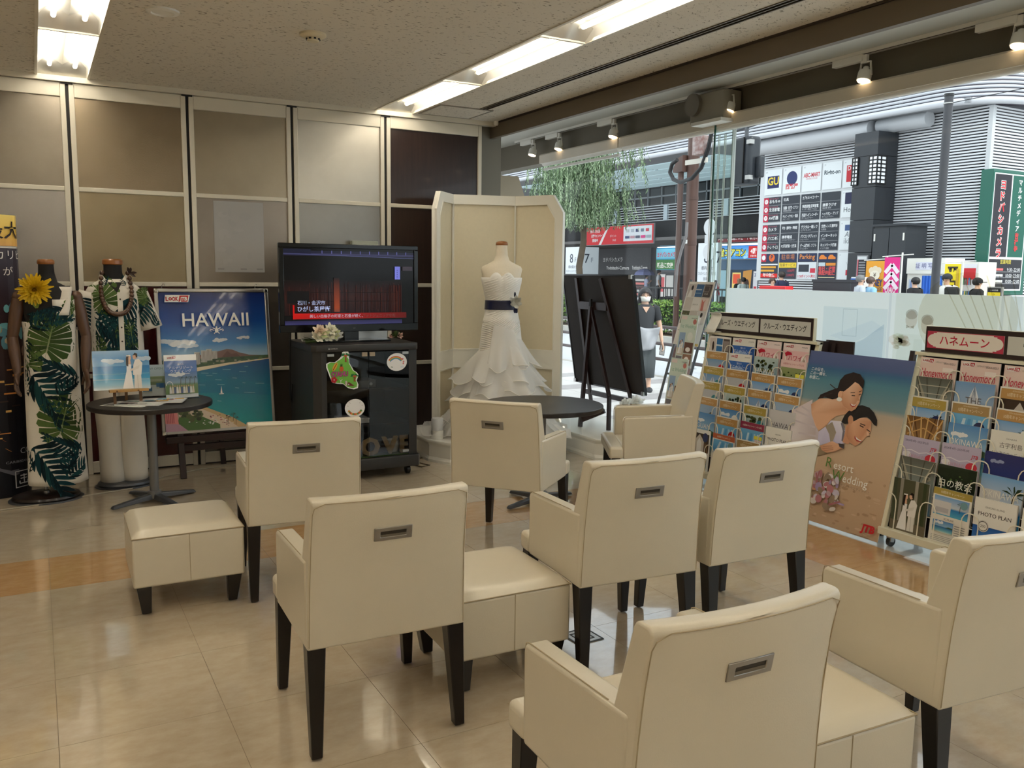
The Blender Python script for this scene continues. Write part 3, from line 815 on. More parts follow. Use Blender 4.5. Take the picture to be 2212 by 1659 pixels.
rng=random.Random(3)
t1=thing('mannequin','black dress form with brown wooden arms, wearing the long leaf print dress','mannequin',(.075,6.67,0))
mann_base(t1,-.075,.4)
ft=[(.60,.13,.10),(.80,.135,.11),(.98,.115,.09),(1.12,.135,.10),(1.28,.15,.115),(1.38,.16,.10),(1.44,.155,.085),(1.475,.11,.07),(1.50,.065,.058),(1.56,.050,.052),(1.60,.048,.050),(1.622,.047,.05)]
f=MB(); f.rings([[(a*math.cos(2*PI*j/24),b*math.sin(2*PI*j/24),z) for j in range(24)] for z,a,b in ft]); f.build('torso',FORM,t1,smooth=60)
MB().lathe([(.0,1.62),(.050,1.62),(.054,1.626),(.053,1.645),(.046,1.653),(.0,1.655)],24).build('neck_cap',WOODCAP,t1,smooth=40)
for sd,hx in ((-1,.0),(1,.0)):
    a=MB(); x=sd*.17
    MB()
    sh,el,wr=V((x,.0,1.40)),V((sd*.222,-.02,1.13)),V((sd*.205,-.10,.90))
    a.ball(sh,.044,12,8); a.tube([sh,sh.lerp(el,.3),sh.lerp(el,.7),el],[.040,.045,.039,.032],12); a.ball(el,.031,12,8)
    a.tube([el,el.lerp(wr,.35),wr.lerp(el,.1),wr],[.032,.036,.027,.022],12); a.ball(wr,.022,10,7)
    ar=a.build('arm',DKWOOD,t1,smooth=50)
    h=MB(); hand(h,wr,(sd*.12,-.3,-1),(-sd,-.25,0),1 if sd<0 else 1,.165); h.build('hand',DKWOOD,ar,smooth=60)
# dress
dt=[(.115,.185,.14,.012),(.30,.178,.135,.008),(.60,.172,.13,.0),(.85,.168,.135,.0),(1.02,.158,.125,.0),(1.16,.158,.122,.0),(1.26,.166,.128,.0),(1.33,.170,.122,.0),(1.385,.168,.112,0)]
def d_ab(z): return lerp_tab([(r[0],r[1],r[2]) for r in dt],z)
def drape(z,th): return 1+.035*max(0,(1.0-z))*math.sin(7*th+1.2)*1.0
dress=thing('leaf_dress','long sleeveless off white dress with monstera and palm leaves, on the mannequin','dress',(.075,6.67,0))
g=MB(); zs=[.115+(1.385-.115)*i/34 for i in range(35)]; N=44
def neck_z(z,th):      # V neck: front pulled down
    fr=max(0.0,-math.sin(th)); 
    return z
rows=[[(d_ab(z)[0]*math.cos(2*PI*j/N)*drape(z,2*PI*j/N),d_ab(z)[1]*math.sin(2*PI*j/N)*drape(z,2*PI*j/N),z) for j in range(N)] for z in zs]
# keep faces except the V of the neck and the bare shoulder
vs=[p for r in rows for p in r]; fs=[]
for i in range(34):
    for j in range(N):
        th=2*PI*(j+.5)/N; z=zs[i]+.02; x=d_ab(z)[0]*math.cos(th)
        fr=math.sin(th)<0
        lim=1.385 if x>.03 else 1.24+.5*abs(x-.03)*(.35 if x<0.03 else 1)
        if x<-.06:lim=1.22
        if fr and z>lim:continue
        fs.append((i*N+j,i*N+(j+1)%N,(i+1)*N+(j+1)%N,(i+1)*N+j))
g.add(vs,fs); g.build('cloth',DRESSC,dress,smooth=70,solid=.004)
def d_surf(x,z):
    a,b=d_ab(z); tt=max(-.97,min(.97,x/(a*1.0))); th=-math.acos(tt)
    k=drape(z,th)*1.0
    return (a*math.cos(th)*k*1.01,(b*k+.0045)*math.sin(th),z)
s=MB()
s.grid(lambda u,v:(.035+.085*u+.03*v,-(.108+.012*math.sin(PI*u))*(1-v*.55)-.005,1.28+.19*v),6,8)
s.build('shoulder_strap',DRESSC,dress,smooth=70,solid=.004)
dc=Decal(d_surf)
for (cx,cz,sz,an) in ((.0,1.14,.30,-.25),(.055,.58,.30,-.25),(.17,1.34,.14,-1.2),(-.16,1.0,.2,.4)):monstera(dc,cx,cz,sz,an,rng)
for (cx,cz,L,an) in ((.165,.84,.26,1.15),(-.15,.93,.40,-2.55),(.02,.74,.17,-.9),(.17,.33,.25,1.2),(-.15,.40,.38,-2.5),(.05,.16,.2,-.9),(-.16,.72,.22,.2),(.11,1.32,.2,1.9),(-.16,.20,.2,.3),(-.12,1.20,.24,-1.2),(.05,.20,.18,-.3),(-.17,1.15,.22,2.9)):
    frond(dc,cx,cz,L,an,rng)
dc.build('leaf_print',dress)
fl=thing('yellow_corsage','big yellow silk flower pinned at the shoulder of the leaf dress','flower',(-.002,6.53,1.455),rot=(R(12),0,0))
p=MB(); r2=random.Random(5)
for k in range(8):
    for j in range(20):
        a=2*PI*(j+r2.random()*.9)/20; e=R(-6+11*k+r2.uniform(-5,5))
        petal(p,(0,0,0),(math.cos(a)*math.cos(e),-math.sin(e),math.sin(a)*math.cos(e)),.118*(1-.07*k)*r2.uniform(.8,1.05),.015,.12,(0,-1,0))
p.build('petals',mat('yellow_silk',(244,206,40),.6,noise=(20,.2)),fl)
MB().ball((0,-.03,0),.016,10,6).build('flower_centre',mat('ochre_centre',(168,124,20),.7),fl)
p=MB(); petal(p,(0,.01,-.05),(.1,0,-1),.08,.03,.1,(0,-1,0)); petal(p,(0,.01,-.05),(-.6,0,-.8),.06,.025,.1,(0,-1,0)); p.build('leaf',mat('silk_leaf_green',(120,136,40),.6),fl)

# ---- man's form with shirt and trousers
t2=thing('mannequin','man\'s black dress form with wooden neck cap, wearing the leaf print shirt and white trousers','mannequin',(.50,6.86,0))
mann_base(t2,.02,.5,DARKMETAL,.19,.15)
ft=[(.75,.15,.11),(.95,.15,.115),(1.15,.165,.115),(1.35,.18,.12),(1.44,.17,.10),(1.49,.12,.08),(1.52,.07,.068),(1.57,.062,.064),(1.625,.060,.062)]
f=MB(); f.rings([[(a*math.cos(2*PI*j/24),b*math.sin(2*PI*j/24),z) for j in range(24)] for z,a,b in ft]); f.build('torso',FORM,t2,smooth=60)
MB().lathe([(.0,1.622),(.062,1.622),(.069,1.630),(.068,1.655),(.058,1.664),(.0,1.666)],28).build('neck_cap',WOODCAP,t2,smooth=40)
shirt=thing('leaf_shirt','short sleeved off white shirt with green and navy leaves, on the man\'s mannequin','shirt',(.50,6.86,0))
st=[(.86,.190,.142),(1.05,.185,.138),(1.20,.182,.135),(1.33,.190,.132),(1.42,.192,.118),(1.475,.160,.100),(1.505,.105,.086),(1.522,.076,.08)]
def s_ab(z): return lerp_tab(st,z)
def s_surf(x,z):
    a,b=s_ab(z); tt=max(-.98,min(.98,x/a)); th=-math.acos(tt)
    return (a*tt,(b+.0035)*math.sin(th),z)
g=MB(); zs=[.86+.662*i/22 for i in range(23)]
g.rings([[(s_ab(z)[0]*math.cos(2*PI*j/36)*(1+.02*math.sin(5*j)*(1.2-z)),s_ab(z)[1]*math.sin(2*PI*j/36),z) for j in range(36)] for z in zs],cap=False)
g.build('cloth',DRESSC,shirt,smooth=70,solid=.004)
for sd in (-1,1):
    a=MB(); rg=[]
    c0_,c1_=V((sd*.165,.0,1.43)),V((sd*.240,-.02,1.165))
    dd=(c1_-c0_).normalized(); u=V((0,1,0)); w=dd.cross(u).normalized()
    for i in range(8):
        t=i/7; c=c0_.lerp(c1_,t); ra,rb=.060+.018*t,.075+.012*t
        rg.append([c+u*(rb*math.cos(2*PI*j/20))+w*(ra*math.sin(2*PI*j/20)) for j in range(20)])
    a.rings(rg,cap=False); sl=a.build('sleeve',DRESSC,shirt,smooth=70,solid=.004)
    def sl_surf(x,z,sd=sd,c0_=c0_,c1_=c1_):
        t=max(0,min(1,(1.43-z)/.26)); c=c0_.lerp(c1_,t); rr=.062+.018*t; q=max(-.95,min(.95,(x-c.x)/rr))
        return (c.x+rr*q,c.y-(.078+.012*t)*math.sqrt(1-q*q)-.004,z)
    d2=Decal(sl_surf)
    frond(d2,sd*.21,1.40,.22,PI-sd*.2,rng); frond(d2,sd*.25,1.18,.16,sd*-.6,rng)
    if sd>0:monstera(d2,.20,1.40,.12,.5,rng)
    d2.build('leaf_print',sl)
    cl=MB()      # collar leaf
    cl.add([(sd*.012,-.086,1.462),(sd*.072,-.072,1.545),(sd*.086,-.02,1.56),(sd*.10,-.03,1.50),(sd*.088,-.098,1.455)],[(0,1,4),(1,2,3),(1,3,4)])
    co=cl.build('collar',DRESSC,shirt,solid=.005)
    d3=Decal(lambda x,z:(x,-.105+max(0,z-1.46)*.45,z)); frond(d3,sd*.07,1.47,.07,sd*.3,rng,6); d3.build('leaf_print',co)
pk=MB().grid(lambda u,v:(s_surf(.012+.034*u,.93+.5*v)[0],s_surf(.012+.034*u,.93+.5*v)[1]-.002,.93+.5*v),2,14).build('placket',DRESSC,shirt,solid=.003)
for k in range(5):MB().ball((.030,s_surf(.03,.98+.1*k)[1]-.004,.98+.1*k),(.006,.003,.006),8,5).build('button',mat('brown_button',(58,40,30),.4),pk)
nk=MB(); nk.add([(-.045,-.0905,1.50),(.05,-.0905,1.50),(.012,-.124,1.425)],[(0,1,2)]); nk.build('open_neck',FORM,shirt)
dc=Decal(s_surf)
for (cx,cz,sz,an) in ((-.10,1.42,.24,.6),(.095,1.13,.20,.1),(-.16,1.05,.16,.3),(.02,.96,.16,.2)):monstera(dc,cx,cz,sz,an,rng)
for (cx,cz,L,an) in ((.13,1.40,.25,2.6),(-.06,1.32,.30,2.7),(-.14,1.24,.30,-2.2),(-.14,1.05,.28,-1.6),(.14,.95,.24,-.3),(.15,1.28,.2,3.0),(.13,1.02,.18,2.4),(-.02,1.2,.2,-2.7),(-.05,.98,.2,-.9)):
    frond(dc,cx,cz,L,an,rng)
dc.build('leaf_print',shirt)
tr=thing('white_trousers','white linen trousers hanging under the leaf print shirt','trousers',(.50,6.86,0))
for sd in (-1,1):
    a=MB(); rg=[]
    for i in range(12):
        t=i/11; z=.93-t*.90
        cx=sd*(.075+.010*t)+(.03*t*t if sd<0 else .0); hw=.088+.004*math.sin(t*9+sd); hd=.085
        if sd<0:hw-=.008*t
        rg.append([(cx+hw*math.cos(2*PI*j/22)*(1+.05*t*math.sin(3*2*PI*j/22+sd)),hd*math.sin(2*PI*j/22),z) for j in range(22)])
    a.rings(rg,cap=False); a.build('trouser_leg',DRESSC,tr,smooth=70,solid=.004)
a=MB(); a.rings([[(.155*math.cos(2*PI*j/24),.105*math.sin(2*PI*j/24),z) for j in range(24)] for z in (.78,.90,.96)],cap=False); a.build('waist',DRESSC,tr,smooth=70,solid=.004)
lei=thing('kukui_lei','string of brown nut beads hanging round the collar of the leaf shirt','necklace',(.50,6.86,0))
NUT=mat('brown_kukui_nut',(92,58,34),.3,noise=(40,.4),coat=.4)
bead=MB().ball((0,0,0),(.0165,.0165,.0175),10,7).build('bead',NUT,lei,smooth=80); me_b=bead.data
pts=[]
for i in range(37):
    t=-1+2*i/36; x=.01+.112*math.sin(t*PI/2)*(1-.25*abs(t)**6)
    z=1.565-.29*(1-abs(t)**2.4)
    y=s_surf(x,min(1.5,z))[1]-.016 if z<1.50 else -.10+(z-1.50)*.9
    pts.append((x,y,z))
bead.location=pts[0]
for p in pts[1:]:put('bead',me_b,lei,p)
bw=MB(); 
for q in ((.1,.5),(-.2,.6),(.9,.1),(.7,-.5)):petal(bw,(.105,-.055,1.565),(q[0],-.3,q[1]),.05,.014,.1,(0,-1,0))
bw.build('ribbon',mat('brown_ribbon',(58,42,36),.6),lei)

# ================================================================ roll banner at the left edge: curved cruise display
t=thing('display_banner','tall curved cruise display with a ship at sunset, cut off by the left edge','banner',(-.40,6.95,0))
bn=Print(.62,1.95,None)
N_=14
for i in range(N_):bn.vgrad(.62*i/N_,0,.62*(i+1)/N_,1.95,[(0,(10,12,22)),(.35,(16,16,26)),(.55,(70,48,44)),(.7,(52,40,50)),(.84,(58,50,62)),(.885,(66,58,66))]); bn.k=0
for i in range(N_):bn.vgrad(.62*i/N_,1.74,.62*(i+1)/N_,1.95,[(0,(226,170,92)),(.45,(250,206,96)),(1,(252,222,120))]); bn.k=1
bn.k=3
for q in range(9):bn.poly([(.26+.02*q,.95-.075*q),(.60,1.00-.085*q),(.60,.94-.08*q),(.27+.022*q,.90-.072*q)],[(206,128,60),(150,84,40),(190,120,66),(120,70,44)][q%4])
for q in range(26):
    r3=random.Random(q); x,y=r3.uniform(.3,.59),r3.uniform(.35,1.02); bn.rect(x,y,x+r3.uniform(.02,.08),y+r3.uniform(.006,.016),r3.choice([(240,190,110),(60,40,36),(224,150,80)]))
for q in range(14):
    r3=random.Random(40+q); x,y=r3.uniform(.36,.6),r3.uniform(1.0,1.36); bn.ell(x,y,r3.uniform(.015,.04),r3.uniform(.02,.05),r3.choice([(190,160,120),(120,190,200),(160,130,104),(206,190,160),(96,150,170)]),9)
bn.poly([(.30,.36),(.6,.30),(.6,.17),(.46,.15),(.36,.22)],(86,86,96))
bn.text('世 界 最大級',.04,1.80,.125,(40,24,18),bold=.012); bn.text('ロイヤル・カリビアン',.06,1.655,.072,(236,232,226)); bn.text('冒 険 が',.30,1.545,.066,(236,232,226))
bn.text('CO',.50,.30,.06,(180,180,190)); bn.text('CARIBBEAN',.42,.24,.025,(150,150,160)); bn.frame(.46,.06,.57,.18,.006,(210,210,214))
bn.line([(.515,.085),(.515,.155)],.008,(210,210,214)); bn.line([(.485,.11),(.485,.09),(.545,.09),(.545,.11)],.008,(210,210,214)); bn.line([(.49,.145),(.54,.145)],.008,(210,210,214)); bn.line([(.49,.125),(.54,.125)],.006,(210,210,214))
bn.v=[(.31*math.sin((p[0]/.62-.5)*PI),-.16*math.cos((p[0]/.62-.5)*PI)+p[1],p[2]) for p in bn.v]
bn.build('printed_wrap',t,PAPER)
b=MB(); b.rings([[(.305*math.sin(a),-.155*math.cos(a),z) for a in [(-.5+i/14)*PI for i in range(15)]] for z in (0,1.945)]); b.build('core',WHITEM,t)

# cable across the floor
pts=[(-1.2,6.3),(-.5,6.42),(-.2,6.47),(.0,6.5),(.25,6.62),(.55,6.7),(.8,6.98),(1.1,7.12),(1.7,7.2)]
tag(MB().tube([(x,y,.005) for x,y in pts],.005,6).build('power_cable',mat('grey_beige_cable',(176,166,146),.5),smooth=60),'thin pale cable running over the floor behind the mannequin stands','cable')
# ================================================================ printed pictures
def logo(p,x,y,w):
    """the red and white parallelogram mark: lettering left, white script on red right"""
    h=w*.29
    p.poly([(x-h*.06,y-h*.08),(x+w*1.03,y-h*.08),(x+w*1.06+h*.2,y+h*1.08),(x+h*.1,y+h*1.08)],(240,238,236))
    p.poly([(x+w*.60,y),(x+w,y),(x+w+h*.2,y+h),(x+w*.60+h*.2,y+h)],(190,30,40))
    p.text('L',x+w*.04,y+h*.16,h*.86,(178,28,38),bold=.05); p.ell(x+w*.245,y+h*.46,h*.27,h*.27,(178,28,38),14); p.ell(x+w*.245,y+h*.46,h*.11,h*.11,(240,238,236),10)
    p.text('OK',x+w*.325,y+h*.16,h*.86,(178,28,38),bold=.05,maxw=w*.27); p.text('JTB',x+w*.66,y+h*.18,h*.80,(246,244,242),bold=.03,maxw=w*.32,shear=.15)
def palm(p,x,y,h,col=(40,62,40),r=None):
    p.line([(x,y),(x+h*.06,y+h*.7)],h*.05,(84,70,52))
    for a in (-70,-35,0,35,70,110,-110):
        c,s_=math.sin(R(a)),math.cos(R(a)); X,Y=x+h*.06,y+h*.7
        p.poly([(X,Y),(X+c*h*.2-s_*h*.03,Y+s_*h*.2+.04*h),(X+c*h*.38,Y+s_*h*.28),(X+c*h*.2+s_*h*.03,Y+s_*h*.14)],col)
def cloud(p,x,y,w,col=(232,236,240),r=None,h=.22):
    r=r or random.Random(int(x*1e4)); 
    for i in range(6):p.ell(x+w*(i/5-.5)*.8,y+w*r.uniform(0,.1),w*r.uniform(.14,.2),w*h*r.uniform(.4,.75),col,12)
def sparkle(p,x0,y0,x1,y1,n,cols,smin,smax,r):
    for _ in range(n):
        a,b,s_=r.uniform(x0,x1),r.uniform(y0,y1),r.uniform(smin,smax); p.k-=.8; p.ell(a,b,s_,s_*r.uniform(.4,.9),r.choice(cols),7)
def bridal_pair(p,x,y,h,dark=(40,28,24)):
    """bride and groom standing, generic figures"""
    sk=(222,178,150)
    p.poly([(x-.30*h,y),(x-.02*h,y),(x-.06*h,y+.5*h),(x-.05*h,y+.68*h),(x-.17*h,y+.70*h),(x-.18*h,y+.5*h)],(240,238,236))
    p.poly([(x-.175*h,y+.68*h),(x-.06*h,y+.69*h),(x-.07*h,y+.80*h),(x-.16*h,y+.80*h)],sk)
    p.ell(x-.10*h,y+.87*h,.052*h,.07*h,sk); p.poly([(x-.185*h,y+.66*h),(x-.13*h,y+.62*h),(x-.115*h,y+.88*h),(x-.09*h,y+.95*h),(x-.15*h,y+.96*h),(x-.18*h,y+.86*h)],dark)
    p.line([(x-.17*h,y+.93*h),(x-.06*h,y+.935*h)],.03*h,(244,240,236))
    p.poly([(x+.00*h,y),(x+.20*h,y),(x+.19*h,y+.46*h),(x+.02*h,y+.46*h)],(226,222,214)); p.line([(x+.10*h,y),(x+.10*h,y+.4*h)],.012*h,(190,186,178))
    p.poly([(x-.02*h,y+.38*h),(x+.20*h,y+.38*h),(x+.24*h,y+.72*h),(x+.15*h,y+.83*h),(x+.05*h,y+.81*h),(x-.0*h,y+.66*h)],(236,232,226))
    p.poly([(x-.09*h,y+.54*h),(x-.07*h,y+.49*h),(x+.14*h,y+.56*h),(x+.17*h,y+.66*h)],(222,218,210))
    p.ell(x+.045*h,y+.90*h,.052*h,.068*h,sk); p.poly([(x+.0*h,y+.94*h),(x+.05*h,y+1.01*h),(x+.12*h,y+.98*h),(x+.115*h,y+.87*h),(x+.08*h,y+.88*h),(x+.07*h,y+.94*h)],dark)

# ================================================================ Hawaii poster in its aluminium frame, on a dark easel
HW,HH=.862,1.125
hp=thing('framed_poster','framed island travel poster with mountain and bay, on a dark easel','poster',(.795,6.93,.335),rot=(R(-8),0,R(1)))
p=Print(HW-.05,HH-.05,[(0,(24,120,150)),(.36,(10,92,140)),(.49,(30,110,168)),(.53,(160,196,220)),(.62,(66,136,200)),(.78,(28,76,158)),(1,(26,44,110))])
W_,H_=p.w,p.h
r1=random.Random(11)
cloud(p,.12,.625*H_,.24,(206,218,230),h=.16); cloud(p,.16,.622*H_,.16,h=.18); cloud(p,.44,.64*H_,.10,(214,224,234)); cloud(p,.62,.655*H_,.09,(206,216,228)); cloud(p,.2,.60*H_,.14,(190,208,226),h=.15)
p.poly([(.10,.50*H_),(.20,.535*H_),(.34,.545*H_),(.43,.565*H_),(.49,.578*H_),(.53,.572*H_),(.58,.55*H_),(.66,.53*H_),(W_,.52*H_),(W_,.50*H_)],(122,92,84))
p.poly([(.44,.51*H_),(.49,.565*H_),(.52,.54*H_),(.56,.545*H_),(.60,.51*H_)],(100,72,66)); p.poly([(.2,.51*H_),(.33,.535*H_),(.38,.51*H_)],(142,108,94))
p.poly([(0,.42*H_),(.30,.45*H_),(.5,.478*H_),(W_,.505*H_),(W_,.525*H_),(.6,.52*H_),(.4,.515*H_),(0,.51*H_)],(60,88,58))
sparkle(p,.2,.46*H_,.75,.515*H_,50,[(84,110,70),(46,70,50),(150,150,130)],.006,.02,r1)
for i,(x,hh) in enumerate(((.01,.19),(.06,.17),(.15,.09),(.20,.12),(.24,.15),(.29,.15),(.33,.145),(.37,.10))):
    y=.43*H_+.012*i; hh*=.62; p.rect(x,y,x+.042,y+hh,(196,194,188)); 
    for q in range(4):p.k-=.8; p.rect(x+.006+q*.01,y,x+.010+q*.01,y+hh*.95,(128,124,122))
p.poly([(0,.40*H_),(.12,.40*H_),(.30,.43*H_),(.50,.462*H_),(W_,.495*H_),(W_,.50*H_),(.5,.478*H_),(.25,.45*H_),(0,.43*H_)],(228,214,184))
p.poly([(0,.405*H_),(.12,.398*H_),(.30,.428*H_),(.50,.460*H_),(W_,.493*H_),(W_,0),(0,0)],[(14,110,140),(14,120,150),(20,128,160),(16,96,150),(10,70,132),(20,150,158),(40,170,164)])
p.poly([(.05,.33*H_),(.5,.36*H_),(W_,.30*H_),(W_,.22*H_),(.4,.26*H_),(.1,.27*H_)],(12,116,150))
for _ in range(16):a,b=r1.uniform(.2,.72),r1.uniform(.18,.45); p.k-=.8; p.line([(a,b*H_),(a+r1.uniform(.02,.07),b*H_-.004)],.0035,(120,190,206))
p.poly([(0,.36*H_),(.1,.26*H_),(.28,.17*H_),(.50,.075*H_),(.62,0),(0,0)],(206,176,130))
p.poly([(0,.33*H_),(.1,.235*H_),(.28,.145*H_),(.46,.06*H_),(.54,0),(0,0)],(224,206,182))
sparkle(p,.02,.10*H_,.30,.22*H_,60,[(250,246,240),(170,90,100),(96,60,60),(236,190,180)],.003,.007,r1); sparkle(p,.22,.01*H_,.50,.10*H_,60,[(250,246,240),(170,80,96),(96,60,60)],.003,.007,r1)
p.poly([(.07,0),(.10,.10*H_),(.26,.10*H_),(.40,.03*H_),(.40,0)],(76,112,56))
p.poly([(0,0),(.10,0),(.085,.17*H_),(.05,.20*H_),(0,.19*H_)],(226,140,140)); p.poly([(0,0),(.16,0),(.10,.05*H_),(0,.06*H_)],(190,150,170))
for q in range(5):p.rect(.01+.012*q,.06*H_,.016+.012*q,.15*H_,(180,92,100))
sparkle(p,.10,.07*H_,.26,.15*H_,26,[(58,72,40),(84,96,54),(44,56,32),(130,116,70)],.012,.026,r1)
for a,b in ((.46,.03),(.52,.02),(.50,.05)):palm(p,a,b,.07)
sparkle(p,.16,.03*H_,.38,.07*H_,14,[(244,244,240),(210,214,206)],.004,.008,r1)
p.poly([(.415,.255*H_),(.43,.255*H_),(.424,.31*H_)],(246,246,244)); p.rect(.405,.248*H_,.44,.254*H_,(240,240,238)); p.ell(.30,.235*H_,.016,.004,(220,190,120))
p.text('HAWAII',W_*.51,.748*H_,.145,(246,246,244),'c',bold=.012,maxw=.50)
ty_=.715*H_; p.ell(W_*.51,ty_,.014,.019,(236,240,244)); p.ell(W_*.51,ty_+.024,.007,.008,(236,240,244))
for sx in (-1,1):
    p.line([(W_*.51+sx*.012,ty_+.012),(W_*.51+sx*.030,ty_+.020)],.008,(236,240,244)); p.line([(W_*.51+sx*.010,ty_-.014),(W_*.51+sx*.020,ty_-.026)],.006,(236,240,244))
    p.line([(W_*.51+sx*.018,ty_),(W_*.51+sx*.045,ty_+.010),(W_*.51+sx*.052,ty_-.002),(W_*.51+sx*.04,ty_-.006)],.005,(236,240,244))
logo(p,.045,.925*H_,.165)
p.build('printed_poster',hp,GLOSSY,(.025,-.002,.025))
MB().box(.01,HW-.01,.001,.012,.01,HH-.01).build('backing',BLACK,hp)
fr=MB()
for a,b,c,d in ((.03,HW-.03,0,.03),(.03,HW-.03,HH-.03,HH),(0,.03,.03,HH-.03),(HW-.03,HW,.03,HH-.03)):fr.box(a,b,-.012,.012,c,d)
fr.build('aluminium_frame',CHROME,hp,bevel=.006,seg=3)
for cx,cz in ((.017,.017),(HW-.017,.017),(.017,HH-.017),(HW-.017,HH-.017)):MB().box(cx-.018,cx+.018,-.0135,.0125,cz-.018,cz+.018).build('corner_cap',mat('bright_chrome',(205,205,203),.15,metal=1),hp,bevel=.008,seg=3)
for cx in (.06,HW-.10):MB().tube([(cx,-.0,HH-.01),(cx,-.004,HH+.02),(cx+.006,-.004,HH+.034),(cx+.018,-.004,HH+.034),(cx+.02,-.004,HH+.022)],.0028,6).build('hook',mat('bright_chrome',(205,205,203),.15,metal=1),hp)
EASEL=mat('dark_mahogany',(44,22,19),.4,noise=(12,.3),stretch=(5,5,.6))
ea=thing('easel','dark wooden easel carrying the framed island poster','easel',(0,0,0))
for x in (.93,1.50):MB().bar((x,6.87,0),(x-.02,7.14,1.35),.045,.03,(0,1,0)).build('front_leg',EASEL,ea,bevel=.003)
MB().bar((1.30,7.27,0),(1.22,7.15,1.3),.04,.03,(0,1,0)).build('rear_leg',EASEL,ea,bevel=.003)
MB().box(.82,1.62,6.885,6.955,.275,.325).build('ledge',EASEL,ea,bevel=.003); MB().box(.92,1.50,6.925,6.95,.20,.25).build('cross_bar',EASEL,ea,bevel=.003); MB().box(.9,1.50,7.10,7.125,1.15,1.2).build('cross_bar',EASEL,ea,bevel=.003)

# paper sheet stuck on the partition pane, and a small label box behind the TV
sh=Print(.395,.57,(172,170,168)); r1=random.Random(4)
for _ in range(16):a,b=r1.uniform(.02,.3),r1.uniform(.05,.5); sh.ell(a+.03,b,r1.uniform(.01,.05),r1.uniform(.01,.04),r1.choice([(175,173,171),(169,167,166)]),12)
for q in (.02,.20,.33):sh.rect(q,.02,q+.05,.032,(150,148,146))
tag(sh.build('paper_sheet',None,PAPER,(1.293,7.327,1.578)),'large pale paper sheet stuck on the frosted pane above the poster','paper')
t=thing('wall_unit','small pale slatted unit showing above the television','wall unit',(2.54,7.27,1.80)); MB().box(-.12,.12,-.02,.04,-.04,.06).build('housing',mat('pale_green_plastic',(176,182,168),.5),t,bevel=.004)
for k in range(3):MB().box(-.10,.10,-.023,-.019,-.02+.02*k,-.012+.02*k).build('slat',mat('grey_slat',(120,124,112),.5),t)

# ================================================================ television and its glass-door cabinet
TVX0,TVX1,TVY,TVZ0,TVZ1=1.600,2.716,6.50,1.13,1.803
tv=thing('television','black flat television on the dark glass door cabinet, showing a wooden facade with captions','television',(TVX0,TVY,TVZ0))
w,h=TVX1-TVX0,TVZ1-TVZ0
PIANO=mat('gloss_black_bezel',(9,9,10),.15,spec=.3,coat=.15)
b=MB()
for a,bb,c,d in ((0,w,0,.058),(0,w,h-.034,h),(0,.036,.058,h-.034),(w-.036,w,.058,h-.034)):b.box(a,bb,-.012,.03,c,d)
b.build('bezel',PIANO,tv,bevel=.004)
MB().box(.01,w-.01,.012,.07,.01,h-.01).build('rear_shell',BLACK,tv,bevel=.01)
sw,shh=w-.072,h-.092
p=Print(sw,shh,(15,14,15)); 
p.vgrad(0,shh*.90,sw,shh*.965,[(0,(38,38,62)),(.4,(58,58,96)),(.6,(30,30,50)),(1,(34,34,56))]); p.rect(0,shh*.925,sw*.20,shh*.985,(30,32,54))
p.line([(0,shh*.925),(sw,shh*.885)],.004,(84,88,140))
for q in range(10):x=sw*(.28+.0725*q); p.rect(x,shh*.93-.00*q,x+.006,shh*.97,(96,98,170))
r1=random.Random(8)
p.vgrad(0,.12*shh,sw*.9,.60*shh,[(0,(30,16,18)),(.5,(52,26,24)),(.8,(34,20,21)),(1,(15,14,15))])
for q in range(110):
    x=r1.uniform(.02,.9)*sw; p.k-=.8; y0=r1.uniform(.13,.2)*shh; y1=r1.uniform(.35,.56)*shh; p.rect(x,y0,x+r1.uniform(.0012,.004),y1,r1.choice([(62,30,26),(40,20,20),(76,36,28),(24,14,16),(58,42,46)]))
p.rect(.02,.28*shh,.18*sw,.44*shh,(20,18,20)); p.rect(sw*.19,.42*shh,.86*sw,.425*shh,(20,14,14)); p.rect(sw*.19,.305*shh,.86*sw,.31*shh,(20,14,14))
p.vgrad(sw*.365,.165*shh,sw*.408,.62*shh,[(0,(120,60,44)),(.12,(150,62,26)),(.6,(110,46,24)),(1,(20,14,14))])
for q in range(8):x=sw*(.80+.013*q); p.k-=.6; p.rect(x,.15*shh,x+.006,.52*shh,r1.choice([(100,42,24),(70,30,22),(54,26,22)]))
p.vgrad(0,0,sw*.9,.055*shh,[(0,(60,60,112)),(1,(44,42,74))])
p.rect(sw*.842,.60*shh,sw*.885,.775*shh,(118,124,224)); p.rect(sw*.905,.72*shh,sw*.985,.775*shh,(62,54,64))
for q in range(4):p.rect(sw*.858,(.63+.03*q)*shh,sw*.866,(.64+.03*q)*shh,(70,74,150))
p.poly([(sw*.062,.075*shh),(sw*.935,.075*shh),(sw*.935,.150*shh),(sw*.062,.150*shh)],[(190,22,22),(96,22,20),(96,22,20),(200,26,24)]); p.rect(sw*.058,.075*shh,sw*.070,.26*shh,(196,22,22))
p.text('石川・金沢市',sw*.092,.265*shh,.036,(170,180,220),bold=.008); p.text('ひがし茶屋街',sw*.092,.180*shh,.043,(186,198,240),bold=.012)
p.text('美しい出格子の町家と石畳が続く、',sw*.18,.095*shh,.0275,(190,170,190),bold=.008); p.text('フォトジェニックな街',sw*.585,.095*shh,.0275,(110,62,60),bold=.004)
p.build('lit_picture',tv,SCREEN,(.036,-.002,.058))
p=Print(.04,.012,None); p.text('LG',.0,0,.014,(120,120,124),bold=.01); p.build('maker_mark',tv,PAPER,(w*.51,-.013,.022))
MB().box(w*.5-.06,w*.5+.06,.0,.05,-.075,.03).build('neck',PIANO,tv,bevel=.004)
